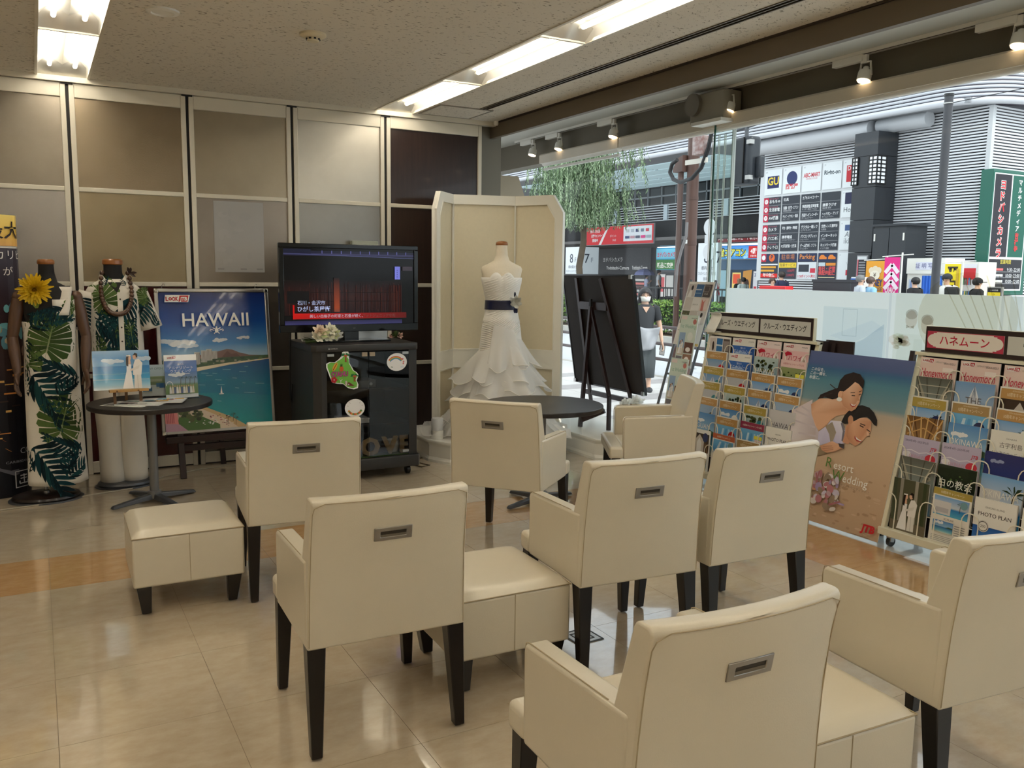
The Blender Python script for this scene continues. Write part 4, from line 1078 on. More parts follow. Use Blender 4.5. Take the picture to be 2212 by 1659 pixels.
MB().prism([(-.30,-.10),(.30,-.10),(.27,.13),(-.27,.13)],-.079,-.066).build('foot',PIANO,tv,loc=(w/2,.03,0),bevel=.003)

CAB=mat('charcoal_ash_laminate',(48,46,44),.45,noise=(20,.15),stretch=(6,6,.6))
CX0,CX1,CYF,CYB,CH=1.775,2.60,6.235,6.89,1.05
cb=thing('tv_cabinet','charcoal television cabinet on castors with two glass doors and stickers','cabinet',(CX0,CYF,0))
w,d=CX1-CX0,CYB-CYF
MB().prism([(-.012,.02),(.02,-.012),(w-.01,-.012),(w+.008,.01),(w+.008,d),(-.012,d)],CH-.052,CH).build('top',CAB,cb,bevel=.004)
MB().prism([(-.03,.02),(.0,-.03),(w,-.03),(w+.02,.0),(w+.02,d),(-.03,d)],.075,.165).build('plinth',CAB,cb,bevel=.006)
MB().prism([(0,.02),(.06,0),(.10,0),(.10,.02),(.03,.06),(.03,d),(0,d)],.165,CH-.052).build('side_panel',CAB,cb)
MB().prism([(w-.07,0),(w,.012),(w,d),(w-.03,d),(w-.03,.06),(w-.07,.02)],.165,CH-.052).build('side_panel',CAB,cb)
MB().box(.03,w-.03,d-.02,d,.165,CH-.052).build('back_panel',CAB,cb)
for z in (.40,.68):MB().box(.035,w-.035,.06,d-.03,z,z+.018).build('shelf',CAB,cb)
SMOKED=glass_mat('smoked_door_glass',(.74,.74,.74),.9)
for k,(a,b) in enumerate(((.10,w/2-.002+.012),(w/2+.016,w-.07))):
    dr=MB().box(a,b,-.004,.002,.178,CH-.06).build('glass_door',SMOKED,cb)
    for z in (.19,CH-.085):MB().box(a+.005 if k==0 else b-.055,a+.055 if k==0 else b-.005,-.008,.004,z,z+.018).build('hinge',CHROME,dr)
    MB().box(b-.05 if k==0 else a+.005,b-.008 if k==0 else a+.047,-.010,.004,CH-.092,CH-.062).build('magnet_plate',mat('tan_strike_plate',(170,152,128),.4,metal=.3),dr)
p=Print(.08,.02,None); p.poly([(0,.004),(.006,.016),(.012,.004)],(200,200,196)); p.text('HAMILEX',.016,.004,.014,(190,188,182)); p.build('maker_mark',cb,PAPER,(.11,-.013,CH-.036))
for x in (.08,w-.06):
    for y in (.06,d-.08):MB().tube([(x-.014,y,.036),(x+.014,y,.036)],.036,14).build('castor',BLACK,cb); 
for x in (.08,w-.06):
    for y in (.06,d-.08):MB().box(x-.018,x+.018,y-.012,y+.012,.04,.08).build('castor_fork',DARKMETAL,cb)
# stickers on the glass (each lifts off)
def at_cab(u,v):q=PY(u,v,CYF-.006); return q[0],q[2]
st=Print(.36,.38,None)
out=[(.03,.27),(.06,.285),(.10,.28),(.13,.30),(.16,.33),(.165,.36),(.19,.372),(.215,.366),(.225,.345),(.222,.31),(.225,.27),(.245,.235),(.26,.205),(.285,.19),(.30,.17),(.295,.145),(.285,.12),(.30,.085),(.295,.055),(.26,.045),(.21,.06),(.17,.095),(.12,.10),(.08,.11),(.06,.155),(.045,.20),(.03,.24)]
cxm,czm=.17,.20
st.poly([(cxm+(a-cxm)*1.09,czm+(b-czm)*1.07) for a,b in out],(244,246,240)); st.poly(out[:4]+[(.16,.315),(.185,.345),(.20,.34)]+out[9:],(120,190,72))
for (x,y,s_) in ((.195,.285,.085),(.275,.105,.075)):
    st.poly([(x-.008,y),(x+.010,y),(x+.006,y+s_*.7),(x-.005,y+s_*.7)],(150,84,46))
    for a in (-100,-60,-20,25,65,105):c,q=math.sin(R(a)),math.cos(R(a)); st.poly([(x,y+s_*.7),(x+c*s_*.30-q*.01,y+s_*.72+q*s_*.22+.008),(x+c*s_*.56,y+s_*.62+q*s_*.22),(x+c*s_*.28+q*.006,y+s_*.66+q*s_*.12)],(36,112,58))
    for q in (-.008,.008):st.ell(x+q,y+s_*.66,.008,.008,(200,96,52),9)
st.ell(.095,.245,.016,.042,(238,176,60),14,-.5); st.line([(.078,.215),(.112,.275)],.006,(110,50,30)); st.ell(.155,.225,.019,.025,(200,92,34),14)
for a in (-30,-10,10,30):st.poly([(.151,.246),(.159,.246),(.155+math.sin(R(a))*.03,.246+math.cos(R(a))*.034)],(70,96,40))
st.text("O'AHU",.060,.160,.060,(176,60,130),bold=.05,maxw=.155)
for q in range(5):st.ell(.085+.017*math.cos(q*1.257),.130+.017*math.sin(q*1.257),.013,.013,(176,28,32),10)
st.ell(.085,.13,.006,.006,(250,236,230),8); st.line([(.145,.10),(.145,.12),(.135,.13)],.004,(244,246,240)); st.line([(.145,.118),(.16,.132)],.004,(244,246,240))
st.rect(.185,.075,.203,.115,(226,214,200)); st.rect(.190,.078,.194,.112,(110,60,50)); st.poly([(.207,.075),(.207,.10),(.222,.103),(.272,.068),(.23,.070)],(120,52,44)); st.rect(.212,.078,.222,.088,(236,236,230))
q=at_cab(701,853); s_=(at_cab(782,760)[1]-q[1])/.37*1.0
o=st.build('island_sticker',None,PAPER,(q[0],CYF-.009,q[1])); o.scale=(s_,1,s_); tag(o,'green island sticker with palms, pineapple and pink lettering on the left glass door','sticker')
st=Print(.15,.12,None); st.ell(.075,.06,.074,.058,(240,238,236),26)
for k,c in enumerate(((206,84,74),(232,160,80),(120,176,96),(90,140,200))):
    rr=.062-.005*k; st.line([(.066+rr*math.cos(R(a)),.04+rr*.92*math.sin(R(a))) for a in range(35,146,10)],.0055,c)
for (x,y) in ((.118,.08),(.124,.062),(.122,.05)):st.ell(x,y,.006,.006,(214,130,130),8)
st.line([(.03,.03),(.045,.028)],.004,(120,140,120)); st.ell(.115,.028,.016,.008,(220,226,232),10)
q=at_cab(835,803); o=st.build('rainbow_sticker',None,PAPER,(q[0],CYF-.009,q[1])); o.scale=(1.12,1,1.2); tag(o,'white oval sticker with a small rainbow on the right glass door','sticker')
st=Print(.15,.12,None); st.ell(.075,.06,.072,.058,(240,238,236),26)
for a in range(200,341,14):st.ell(.075+.045*math.cos(R(a)),.052+.032*math.sin(R(a)),.009,.007,[(206,90,60),(110,150,80),(230,150,70)][a%3],8)
for a in (20,50,130,160):st.line([(.075+.05*math.cos(R(a)),.06+.04*math.sin(R(a))),(.075+.062*math.cos(R(a)),.06+.05*math.sin(R(a)))],.002,(170,160,150))
q=at_cab(744,903); o=st.build('wreath_sticker',None,PAPER,(q[0],CYF-.009,q[1])); o.scale=(1.1,1,1.2); tag(o,'white oval sticker with a small leafy garland low on the left glass door','sticker')
# inside the cabinet
t=thing('wooden_letters','carved wooden word LOVE standing on green felt behind the glass','ornament',(CX0+.27,CYF+.06,.167))
lt=mat('pale_carved_wood',(178,150,104),.5,noise=(14,.2))
x=0
for ch in 'LOVE':
    vs,fs,wd=glyphs(ch,.035); m=MB(); n=len(vs)
    m.add([(a*.19,-.012,b*.19) for a,b in vs]+[(a*.19,.012,b*.19) for a,b in vs],[f for f in fs]+[tuple(i+n for i in reversed(f)) for f in fs])
    o=m.build('letter',lt,t,loc=(x,0,.008)); x+=wd*.19+.018
MB().box(-.04,.50,-.05,.06,0,.006).build('felt',mat('green_felt',(58,84,34),.9),t)
t=thing('white_mug','white ribbed mug behind the right glass door','mug',(CX0+.67,CYF+.14,.166)); MB().lathe([(.04,0),(.052,.03),(.056,.10),(.052,.10),(.048,.02),(0,.01)],24).build('cup',WHITE,t,smooth=40)
MB().tube([(.05,0,.08),(.08,0,.075),(.082,0,.045),(.052,0,.03)],.006,8).build('handle',WHITE,t,smooth=50)
t=thing('set_top_box','grey set top box on the upper shelf behind the left glass door','media player',(CX0+.30,CYF+.10,.70)); MB().box(0,.22,0,.2,0,.06).build('case',mat('grey_device_case',(92,90,82),.4),t,bevel=.005); MB().tube([(.18,-.003,.03),(.18,.004,.03)],.012,14).build('button',CHROME,t)
t=thing('picture_stack','low white box on the middle shelf behind the glass doors','box',(CX0+.25,CYF+.12,.42)); MB().box(0,.22,0,.2,0,.035).build('box',WHITEM,t,bevel=.003); MB().box(-.003,.223,-.003,.203,.028,.04).build('lid',WHITEM,t,bevel=.002)

# on the cabinet
IV=mat('ivory_petal',(248,244,224),.6,sss=.0); PE=mat('peach_petal',(248,228,206),.6); LM=mat('lime_petal',(226,232,180),.6); GR=mat('leaf_green',(70,92,44),.6,noise=(20,.2)); WP=translucent('white_petal',(250,250,246),.45,.04)
t=thing('bridal_bouquet','cream and peach silk bouquet lying on the cabinet in front of the television','bouquet',(0,0,0)); r4=random.Random(12)
q0=PY(703,722,CYF+.09)
for i,(u,v,rr,mm) in enumerate(((690,716,.062,PE),(712,713,.058,IV),(722,722,.060,LM),(685,730,.062,IV),(705,731,.066,IV),(726,735,.062,WP),(697,722,.05,LM),(712,738,.05,IV))):
    q=PY(u,v+1,CYF+.05+.05*(i%3)); q[2]=max(q[2],CH+.052); m=MB(); blossom(m,q,rr,(r4.uniform(-.4,.4),-.8,.55),r4); m.build('blossom',mm,t,smooth=80)
m=MB()
for k in range(7):petal(m,(q0[0]-.07,CYF+.12,CH+.03),(-1,r4.uniform(-.5,.3),r4.uniform(-.1,.2)),.10,.02,.1)
m.build('leaf',GR,t); MB().tube([(q0[0],CYF+.12,CH+.03),(q0[0]-.12,CYF+.2,CH+.015)],.014,8).build('stem',GR,t)
t=thing('boutonniere','small pink rose buttonhole with leaves on the right end of the cabinet top','flower',(0,0,0))
for (u,v,rr) in ((863,726,.032),(845,727,.024)):q=PY(u,v,CYF+.10); q[2]=max(q[2],CH+.03); m=MB(); blossom(m,q,rr,(0,-.8,.5),r4,4,6); m.build('blossom',mat('pink_petal',(232,190,176),.6),t,smooth=80)
m=MB(); q=PY(855,730,CYF+.10); q[2]=max(q[2],CH+.02)
for k in range(16):a=k*.4; petal(m,q,(math.cos(a),-.3,.25+.6*abs(math.sin(a))),.06,.014,.1)
m.build('leaf',GR,t)
t=thing('paper_tube','white rolled paper tube lying on the cabinet behind the bouquet','paper roll',(CX0+.03,CYF+.40,CH+.042)); MB().tube([(0,0,0),(.30,.02,0)],.042,20,caps=False).build('roll',WHITEM,t,smooth=40,solid=.003)
t=thing('silver_tray','silver sheet metal tray standing behind the television foot','tray',(CX0+.44,CYF+.42,CH)); MB().box(-.05,.30,0,.012,0,.12).build('sheet',CHROME,t,bevel=.003); MB().box(-.05,.30,-.03,.0,0,.004).build('lip',CHROME,t)
tag(MB().tube([(2.62,6.7,.006),(2.75,6.6,.006),(2.80,6.45,.006),(2.72,6.42,.006),(2.68,6.55,.006),(2.78,6.7,.006),(2.86,6.75,.006)],.005,6).build('coiled_cord',mat('brown_cord',(104,88,66),.5),smooth=60),'thin brown cord looped on the floor between cabinet and white stage','cord')
tag(MB().tube([(1.745,6.75,1.12),(1.74,6.77,.9),(1.735,6.77,.62),(1.75,6.78,.55),(1.76,6.79,.7)],.006,6).build('hanging_cable',BLACK,smooth=60),'black cable hanging down beside the cabinet','cable')

# ================================================================ on the left round table
TZ=.70
t=thing('couple_photo','photo panel of a couple by a blue sea, standing on the round table','picture',(.305,6.20,.80),rot=(R(-12),0,R(-2)))
p=Print(.345,.262,[(0,(206,214,214)),(.12,(150,200,222)),(.3,(60,160,206)),(.60,(30,122,190)),(.61,(110,170,214)),(.8,(90,152,208)),(1,(150,190,226))],thick=.012)
cloud(p,.12,.185,.12,(196,214,230)); cloud(p,.3,.2,.1,(190,210,228)); p.line([(.0,.105),(.34,.105)],.003,(120,190,214)); p.line([(.0,.07),(.34,.065)],.004,(170,206,220))
bridal_pair(p,.245,.006,.235); p.build('print',t,GLOSSY)
t=thing('table_easel','little pale wooden easel holding the photo panel on the round table','easel',(.40,6.17,TZ)); pw=mat('pale_pine',(196,152,92),.5,noise=(15,.15),stretch=(1,6,6))
MB().box(-.005,.235,-.02,.035,.088,.104).build('ledge',pw,t,rot=(0,0,R(3)))
for x in (.03,.19):MB().bar((x,.05,.0),(x,.105,.26),.018,.014,(0,1,0)).build('leg',mat('brown_pine',(112,80,48),.5),t)
MB().bar((.11,.19,0),(.11,.11,.25),.018,.014,(0,1,0)).build('rear_leg',mat('brown_pine',(112,80,48),.5),t)
for x in (.04,.17):MB().tube([(x,-.026,.096),(x,-.018,.096)],.006,8).build('knob',mat('brown_pine',(112,80,48),.5),t)
ACR=glass_mat('clear_acrylic',(.96,.97,.97),.9)
def acrylic(label,x,y,w,h,rz):
    t=thing('brochure_holder',label,'holder',(x,y,TZ),rz,group='clear acrylic brochure holders')
    MB().box(-w/2,w/2,-.035,.05,0,.004).build('base',ACR,t)
    o=MB().box(-w/2,w/2,-.002,.001,0,h).build('back_plate',ACR,t,rot=(R(-9),0,0),loc=(0,.02,.004)); MB().box(-w/2,w/2,-.034,-.031,0,h*.6).build('front_plate',ACR,t,rot=(R(-9),0,0),loc=(0,.0,.004))
    return t
acrylic('clear acrylic holder with the resort wedding booklet on the round table',.865,6.33,.235,.30,R(2))
acrylic('clear acrylic holder with the pale leaflet half behind the photo panel',.705,6.50,.20,.22,R(-4))
p=Print(.215,.30,[(0,(236,238,240)),(.08,(236,238,240)),(.081,(112,140,88)),(.3,(120,150,104)),(.36,(150,176,200)),(.6,(84,122,186)),(.86,(88,118,176)),(.861,(244,244,242)),(1,(244,244,242))],thick=.01)
logo(p,.02,.272,.055); p.text('憧れの',.107,.228,.014,(226,232,242),'c'); p.text('アニナリゾート',.107,.20,.024,(236,240,246),'c',maxw=.18); p.text('ウエディング',.107,.176,.024,(236,240,246),'c',maxw=.14); p.rect(.05,.162,.165,.168,(214,222,234)); cloud(p,.08,.155,.1)
for q in range(4):palm(p,.10+.03*q,.09,.06,(50,70,60))
for k in range(5):p.line([(.012+.022*math.cos(R(a))+.014,.085+.03*math.sin(R(a))) for a in range(0,181,30)],.004,(240,240,240)); p.k-=.8
for q in range(11):x=.03+.015*q; p.poly([(x-.008,.03),(x+.008,.03),(x+.005,.075),(x-.005,.075)],[(236,234,230),(226,214,196),(92,110,150)][q%3]); p.ell(x,.081,.005,.006,(206,170,140),8)
tag(p.build('booklet',None,GLOSSY,(.76,6.315,.708),(R(-9),0,R(2))),'blue resort wedding booklet with a group of guests, in the acrylic holder','booklet')
p=Print(.18,.22,[(0,(222,226,226)),(.35,(206,216,216)),(.36,(122,142,104)),(.62,(140,160,120)),(.63,(176,196,206)),(1,(186,204,212))],thick=.006)
p.text('NEW OPEN',.09,.185,.022,(92,120,126),'c',maxw=.15)
for (a,b) in ((.012,.02),(.10,.05)):p.rect(a,b,a+.06,b+.04,(60,116,160)); p.rect(a,b,a+.06,b+.012,(196,200,190))
p.rect(.02,.10,.14,.12,(170,178,150)); p.rect(.12,.055,.165,.085,(30,92,150))
tag(p.build('leaflet',None,PAPER,(.618,6.485,.708),(R(-9),0,R(-4))),'pale NEW OPEN leaflet in the acrylic holder half hidden by the photo panel','leaflet')
mg=[((.335,6.20,.7015),-38,.30,.21,[(220,150,140),(236,200,190),(90,110,120)],'magazine with a pinkish cover lying at the front edge of the round table'),
      ((.42,6.16,.7085),-30,.29,.205,[(140,180,170),(196,214,206),(110,90,70)],'magazine with a pale green cover lying under the others on the round table'),
      ((.56,6.14,.7155),-18,.28,.20,[(240,190,80),(120,180,200),(226,120,130)],'brightly coloured magazine on top of the pile on the round table')]
for i,((x,y,z),a,w,h,cs,lab) in enumerate(mg):
    p=Print(w,h,(226,224,220),thick=.006); r5=random.Random(i)
    for k in range(12):a0,b0=r5.uniform(0,w*.75),r5.uniform(0,h*.7); p.k-=.6; p.poly([(a0,b0),(a0+w*.24,b0+.01),(a0+w*.22,b0+h*.28),(a0+.01,b0+h*.25)],r5.choice(cs+[(244,240,236),(60,70,90)]))
    for k in range(3):p.rect(.02,.02+.02*k,w*.4,.028+.02*k,(90,84,84))
    o=p.build('magazine',None,GLOSSY,(x,y,z),(R(-90),0,R(a))); tag(o,lab,'magazine','magazines on the round table')
# ================================================================ white stages
STAGE=mat('white_stage_paint',(236,234,226),.35,coat=.1)
def stage(name,label,poly,z):
    t=thing(name,label,'stage'); n=len(poly); cx=sum(p[0] for p in poly)/n; cy=sum(p[1] for p in poly)/n
    def off(k): return [(cx+(x-cx)*(1+k),cy+(y-cy)*(1+k)) for x,y in poly]
    b=MB(); b.rings([[(x,y,h) for x,y in off(k)] for k,h in ((.0,.0),(.0,.022),(-.012,.034),(-.022,.045),(-.022,z-.045),(-.012,z-.034),(-.004,z-.026))]); b.build('moulded_skirt',STAGE,t)
    b=MB(); b.rings([[(x,y,h) for x,y in off(k)] for k,h in ((-.004,z-.028),(.006,z-.018),(.006,z-.006),(.0,z))]); b.build('deck',STAGE,t,bevel=.002)
    return t
stage('display_stage','low white moulded stage under the folding screen and wedding dress',[(2.86,6.62),(2.96,6.40),(3.25,6.12),(3.90,6.12),(4.02,6.30),(4.02,7.30),(2.95,7.30),(2.86,7.1)],.188)
stage('window_stage','wide low white stage along the window carrying easel and flowers',[(4.17,6.50),(4.17,6.03),(4.30,5.86),(4.92,5.86),(4.92,8.6),(4.17,8.6)],.186)

# ================================================================ three-leaf folding screen
SCR=mat('ivory_screen_paint',(238,234,222),.5,noise=(3,.03)); SCP=mat('cream_screen_panel',(226,214,186),.65,noise=(30,.04))
sc=thing('folding_screen','white three-leaf folding screen with cream panels behind the wedding dress','screen')
zt,zb=2.285,.19
o1,f1,f2=(2.99,6.775),(3.29,7.08),(3.85,6.92); q=PZ(1218,462,2.12); o2=(q[0],q[1])
def leaf(a,b,cham,name):
    """panel from a to b; cham: which end has the cut corner"""
    ax,ay=a; L=math.hypot(b[0]-ax,b[1]-ay); an=math.atan2(b[1]-ay,b[0]-ax)
    H=zt-zb; c=.155; w=.072; e0=w if cham=='a' else .001; e1=w if cham=='b' else .001
    def outline(i):
        p=[(i,i),(L-i,i)]
        k=c-i*.41 if i else c
        p+=[(L-i,H-i-k),(L-i-k*.62,H-i)] if cham=='b' else [(L-i,H-i)]
        p+=[(i+k*.62,H-i),(i,H-i-k)] if cham=='a' else [(i,H-i)]
        return p
    m=MB(); m.prism(outline(0),0,.03,'y')
    o=m.build(name,SCR,sc,loc=(ax,ay,zb),rot=(0,0,an),bevel=.003)
    # raised stiles and rails round two recessed fields
    def ring_(outer,inner,y0,y1,mm,nm):
        b=MB(); n=len(outer); vs=[(x,y0,z) for x,z in outer]+[(x,y0,z) for x,z in inner]+[(x,y1,z) for x,z in inner]+[(x,y1,z) for x,z in outer]; fs=[]
        for i in range(n):
            j=(i+1)%n; fs+=[(i,j,n+j,n+i),(n+i,n+j,2*n+j,2*n+i),(3*n+i,3*n+j,j,i)]
        b.add(vs,fs); return b.build(nm,mm,o)
    OO=outline(0); zc0,zc1=.80-zb,.90-zb
    up_o=[(p[0],max(p[1],zc0)) for p in OO]
    II=outline(w); up_i=[(e0 if p[0]==w else (L-e1 if p[0]==L-w else p[0]),max(p[1],zc1)) for p in II]
    ring_(up_o,up_i,-.018,0,SCR,'upper_frame'); ring_([(p[0],p[1]) for p in up_i],[(p[0]+(.006 if p[0]<L/2 else -.006),p[1]+(.012 if p[1]<1.4 else -.012)) for p in up_i],-.023,0,SCR,'moulding')
    lo_o=[(0,0),(L,0),(L,zc0),(0,zc0)]; lo_i=[(e0,w*1.4),(L-e1,w*1.4),(L-e1,zc0-.05),(e0,zc0-.05)]
    ring_(lo_o,lo_i,-.018,0,SCR,'lower_frame'); ring_(lo_i,[(e0+.006,w*1.4+.012),(L-e1-.006,w*1.4+.012),(L-e1-.006,zc0-.062),(e0+.006,zc0-.062)],-.023,0,SCR,'moulding')
    b=MB(); b.add([(x,-.003,z) for x,z in up_i],[tuple(range(len(up_i)))]); b.add([(x,-.003,z) for x,z in lo_i],[(0,1,2,3)]); b.build('field',SCP,o)
    return o
leaf(o1,f1,'a','screen_leaf'); leaf(f1,f2,'','screen_leaf'); leaf(f2,o2,'b','screen_leaf')
sc2=thing('folding_screen','plain beige back of a second screen rising behind the white folding screen','screen')
MB().prism([(4.15,.19),(4.86,.19),(4.86,2.40),(4.76,2.66),(4.15,2.66)],8.5,8.54,'y').build('screen_leaf',mat('beige_screen_back',(170,158,136),.6),sc2)
t=thing('display_cube','white display block beyond the beige screen in the window','display block',(4.95,8.9,0)); MB().box(-.12,.12,-.15,.15,.0,2.42).build('block',WHITEM,t); MB().box(-.13,.13,-.16,.16,2.42,2.45).build('cap',WHITEM,t)

# ================================================================ bridal form and wedding dress
FZ=.188; BX,BY=3.515,6.55; BR=R(-26)
IVF=mat('ivory_jersey_form',(232,220,198),.8,noise=(80,.05)); SATIN=mat('white_satin_tulle',(242,238,230),.5,spec=.4,sheen=.2,noise=(9,.03),bump=(16,.10),stretch=(1,1,3.5))
ORG=translucent('white_organza',(250,248,244),.4,.26); NAVY=mat('navy_satin',(18,24,58),.3,coat=.2,bump=(40,.1),stretch=(1,1,8))
bf=thing('bridal_mannequin','ivory dress form with a wooden neck cap, wearing the wedding dress','mannequin',(BX,BY,FZ),BR)
tab=[(.95,.155,.125),(1.08,.128,.105),(1.16,.122,.10),(1.28,.148,.115),(1.36,.160,.12),(1.40,.168,.105),(1.44,.176,.088),(1.465,.165,.075),(1.49,.112,.066),(1.515,.068,.058),(1.56,.052,.05),(1.61,.048,.048),(1.645,.047,.048)]
f=MB(); f.rings([[(a*math.cos(2*PI*j/28),b*math.sin(2*PI*j/28)+(.02 if z>1.5 else 0),z) for j in range(28)] for z,a,b in tab]); f.build('torso',IVF,bf,smooth=70)
MB().lathe([(0,1.645),(.049,1.645),(.053,1.65),(.050,1.668),(.036,1.678),(0,1.682)],28,(0,.02,0)).build('neck_cap',WOODCAP,bf,smooth=50)
MB().tube([(0,0,0),(0,0,.96)],.014,12).build('pole',CHROME,bf); MB().lathe([(0,0),(.18,0),(.18,.012),(0,.016)],28).build('base',CHROME,bf)
wd=thing('wedding_dress','white strapless wedding dress with navy sash and ruffled organza skirt on the stage','dress',(BX,BY,FZ),BR)
bt=[(.985,.160,.130),(1.08,.137,.112),(1.165,.129,.108),(1.28,.157,.124),(1.335,.169,.131),(1.42,.177,.118)]
def b_ab(z): return lerp_tab(bt,z)
N=60; vs=[]; fs=[]
def top_line(th):x=abs(math.cos(th)); return 1.372+(.042*math.sin(min(1,x*1.75)*PI)**.8 if math.sin(th)<0 else -.03*(1-x))
for i in range(17):
    for j in range(N):
        th=TT*j/N; z=.985+(top_line(th)-.985)*i/16; a,b=b_ab(z); k=1+.008*math.sin(46*(z+.10*th))
        vs.append((a*k*math.cos(th),b*k*math.sin(th)*(1+.08*max(0,-math.sin(th))*min(1,abs(math.cos(th))*3)*max(0,min(1,(z-1.2)*10))),z))
for i in range(16):
    for j in range(N):fs.append((i*N+j,i*N+(j+1)%N,(i+1)*N+(j+1)%N,(i+1)*N+j))
MB().add(vs,fs).build('bodice',SATIN,wd,smooth=80,solid=.006)
m=MB()
for k in range(17):      # ruching of the bodice
    z0=1.06+.02*k; pts=[]
    for i in range(15):
        x=-.92+1.84*i/14; z=z0+.075*x+.02*x*x; 
        if z>1.37+.035*math.sin(min(1,abs(x)*1.9)*PI) or z<1.04:continue
        a,b=b_ab(z); pts.append((a*x,-(b*math.sqrt(1-x*x)*(1.07 if z>1.25 and abs(x)>.25 else 1.0))-.002,z))
    if len(pts)>3:m.tube(pts,.0048,5)
m.build('ruching',SATIN,wd,smooth=80)
sa=MB(); sa.rings([[(b_ab(1.15)[0]*math.cos(2*PI*j/36)*k,b_ab(1.15)[1]*math.sin(2*PI*j/36)*k,z) for j in range(36)] for z,k in ((1.098,1.10),(1.105,1.10),(1.17,1.07),(1.178,1.07))],cap=False); sa.build('sash',NAVY,wd,smooth=60,solid=.004)
r6=random.Random(21)
fw=MB()
for k in range(22):a=r6.uniform(0,2*PI); petal(fw,(.115,-.105,1.16),(math.cos(a),-.7,math.sin(a)),r6.uniform(.05,.085),.026,r6.uniform(-.2,.5),(0,-1,0))
fw.build('tulle_corsage',mat('pale_tulle_flower',(214,214,206),.7),wd,smooth=80)
fw=MB()
for k in range(6):petal(fw,(.115,-.11,1.12),(r6.uniform(-.4,.5),-.5,-1),.06,.016,.3,(0,-1,0))
for k in range(2):petal(fw,(.11,-.11,1.20),(r6.uniform(-.1,.3),-.4,1),.065,.012,.3,(0,-1,0))
fw.build('navy_petals',NAVY,wd,smooth=80)
# skirt: fitted to the hip, then the ruffled tiers
sk=MB(); kt=[(.0,.43,.36),(.2,.37,.32),(.4,.31,.27),(.6,.235,.20),(.72,.195,.165),(.85,.178,.148),(.95,.168,.138),(1.05,.140,.114)]
sk.rings([[(lerp_tab(kt,z)[0]*math.cos(2*PI*j/48)*(1+.05*max(0,.8-z)*math.sin(9*2*PI*j/48)),lerp_tab(kt,z)[1]*math.sin(2*PI*j/48)*(1+.05*max(0,.8-z)*math.sin(9*2*PI*j/48+1)),z) for j in range(48)] for z in [.004+1.046*i/24 for i in range(25)]],cap=False)
sk.build('underskirt',SATIN,wd,smooth=80)
m=MB()
for k in range(22):
    z0=.80+.016*k; pts=[]
    for i in range(15):
        x=-.93+1.86*i/14; z=z0+.10*x+.03*x*x
        if z>1.04 or z<.70:continue
        a,b=lerp_tab(kt,z); pts.append((a*x*1.01,-b*math.sqrt(1-x*x)*1.01-.002,z))
    if len(pts)>3:m.tube(pts,.005,5)
m.build('ruching',SATIN,wd,smooth=80)
def flounce(z0,z1,r0,r1,a0,a1,amp,fr,ph,tilt=0.0,nu=90,nv=10):
    """ruffle hung from height z0 to z1 between two angles; waves grow towards the hem"""
    b=MB()
    def fn(u,v):
        th=a0+(a1-a0)*u; e=v**.9
        w=math.sin(fr*th+ph)+.45*math.sin(fr*2.3*th+ph*2)*v
        r=r0+(r1-r0)*e+amp*w*e*e
        z=z0+(z1-z0)*v+tilt*math.cos(th)+.30*amp*math.cos(fr*th+ph+.6)*e*e+.35*amp*math.sin(fr*1.7*th)*e
        return (r*math.cos(th),r*math.sin(th)*.88,max(z,.012+.01*math.sin(40*th)))
    b.grid(fn,nu,nv); o=b.build('flounce',ORG,wd,smooth=85)
    hem=MB().tube([fn(i/nu,1) for i in range(nu+1)],.0032,5); hem.build('hem',SATIN,o,smooth=80)
flounce(.80,.54,.185,.40,-3.4,-1.9,.055,6,.4,.05); flounce(.98,.60,.15,.30,-2.0,-.9,.04,7,1.1,-.02); flounce(.90,.66,.165,.30,-1.25,.2,.045,7,2.0,-.04)
flounce(.74,.50,.19,.33,-2.9,.2,.05,6,1.5,.0); flounce(.70,.46,.20,.35,0,PI,.05,6,.3)
flounce(.62,.40,.24,.38,-3.2,.1,.055,7,2.6,.02); flounce(.52,.29,.27,.42,-3.3,.2,.06,6,.9,-.02); flounce(.52,.26,.27,.42,.1,PI-.1,.06,6,.9)
flounce(.42,.18,.32,.44,-3.3,.3,.06,7,3.3,.03); flounce(.32,.06,.36,.50,-3.4,.3,.06,6,1.9); flounce(.32,.05,.36,.52,.2,PI-.2,.06,6,1.9)
flounce(.20,.012,.40,.54,-3.5,.35,.05,8,.2)
# train lying over the stage to the left and right
b=MB(); b.grid(lambda u,v:(-.30-.36*v-.04*math.sin(9*u),-.20+.5*u+.05*math.sin(7*v),.02+.20*(1-v)**2+.035*(1+math.sin(14*u+5*v))),40,16); b.build('train',ORG,wd,smooth=85)
b=MB(); b.grid(lambda u,v:(.30+.30*v,-.30+.5*u,.02+.22*(1-v)**2+.03*(1+math.sin(13*u+4*v))),40,16); b.build('train',ORG,wd,smooth=85)

t=thing('aroma_diffuser','small white cylindrical lamp on the left corner of the stage','lamp',(2.945,6.62,.188))
MB().lathe([(0,0),(.050,0),(.052,.004),(.052,.075),(0,.078)],28).build('base',WHITE,t,smooth=40); MB().lathe([(.050,.076),(.051,.17),(.046,.18),(0,.181)],28).build('shade',mat('frosted_shade',(214,214,214),.5),t,smooth=40)

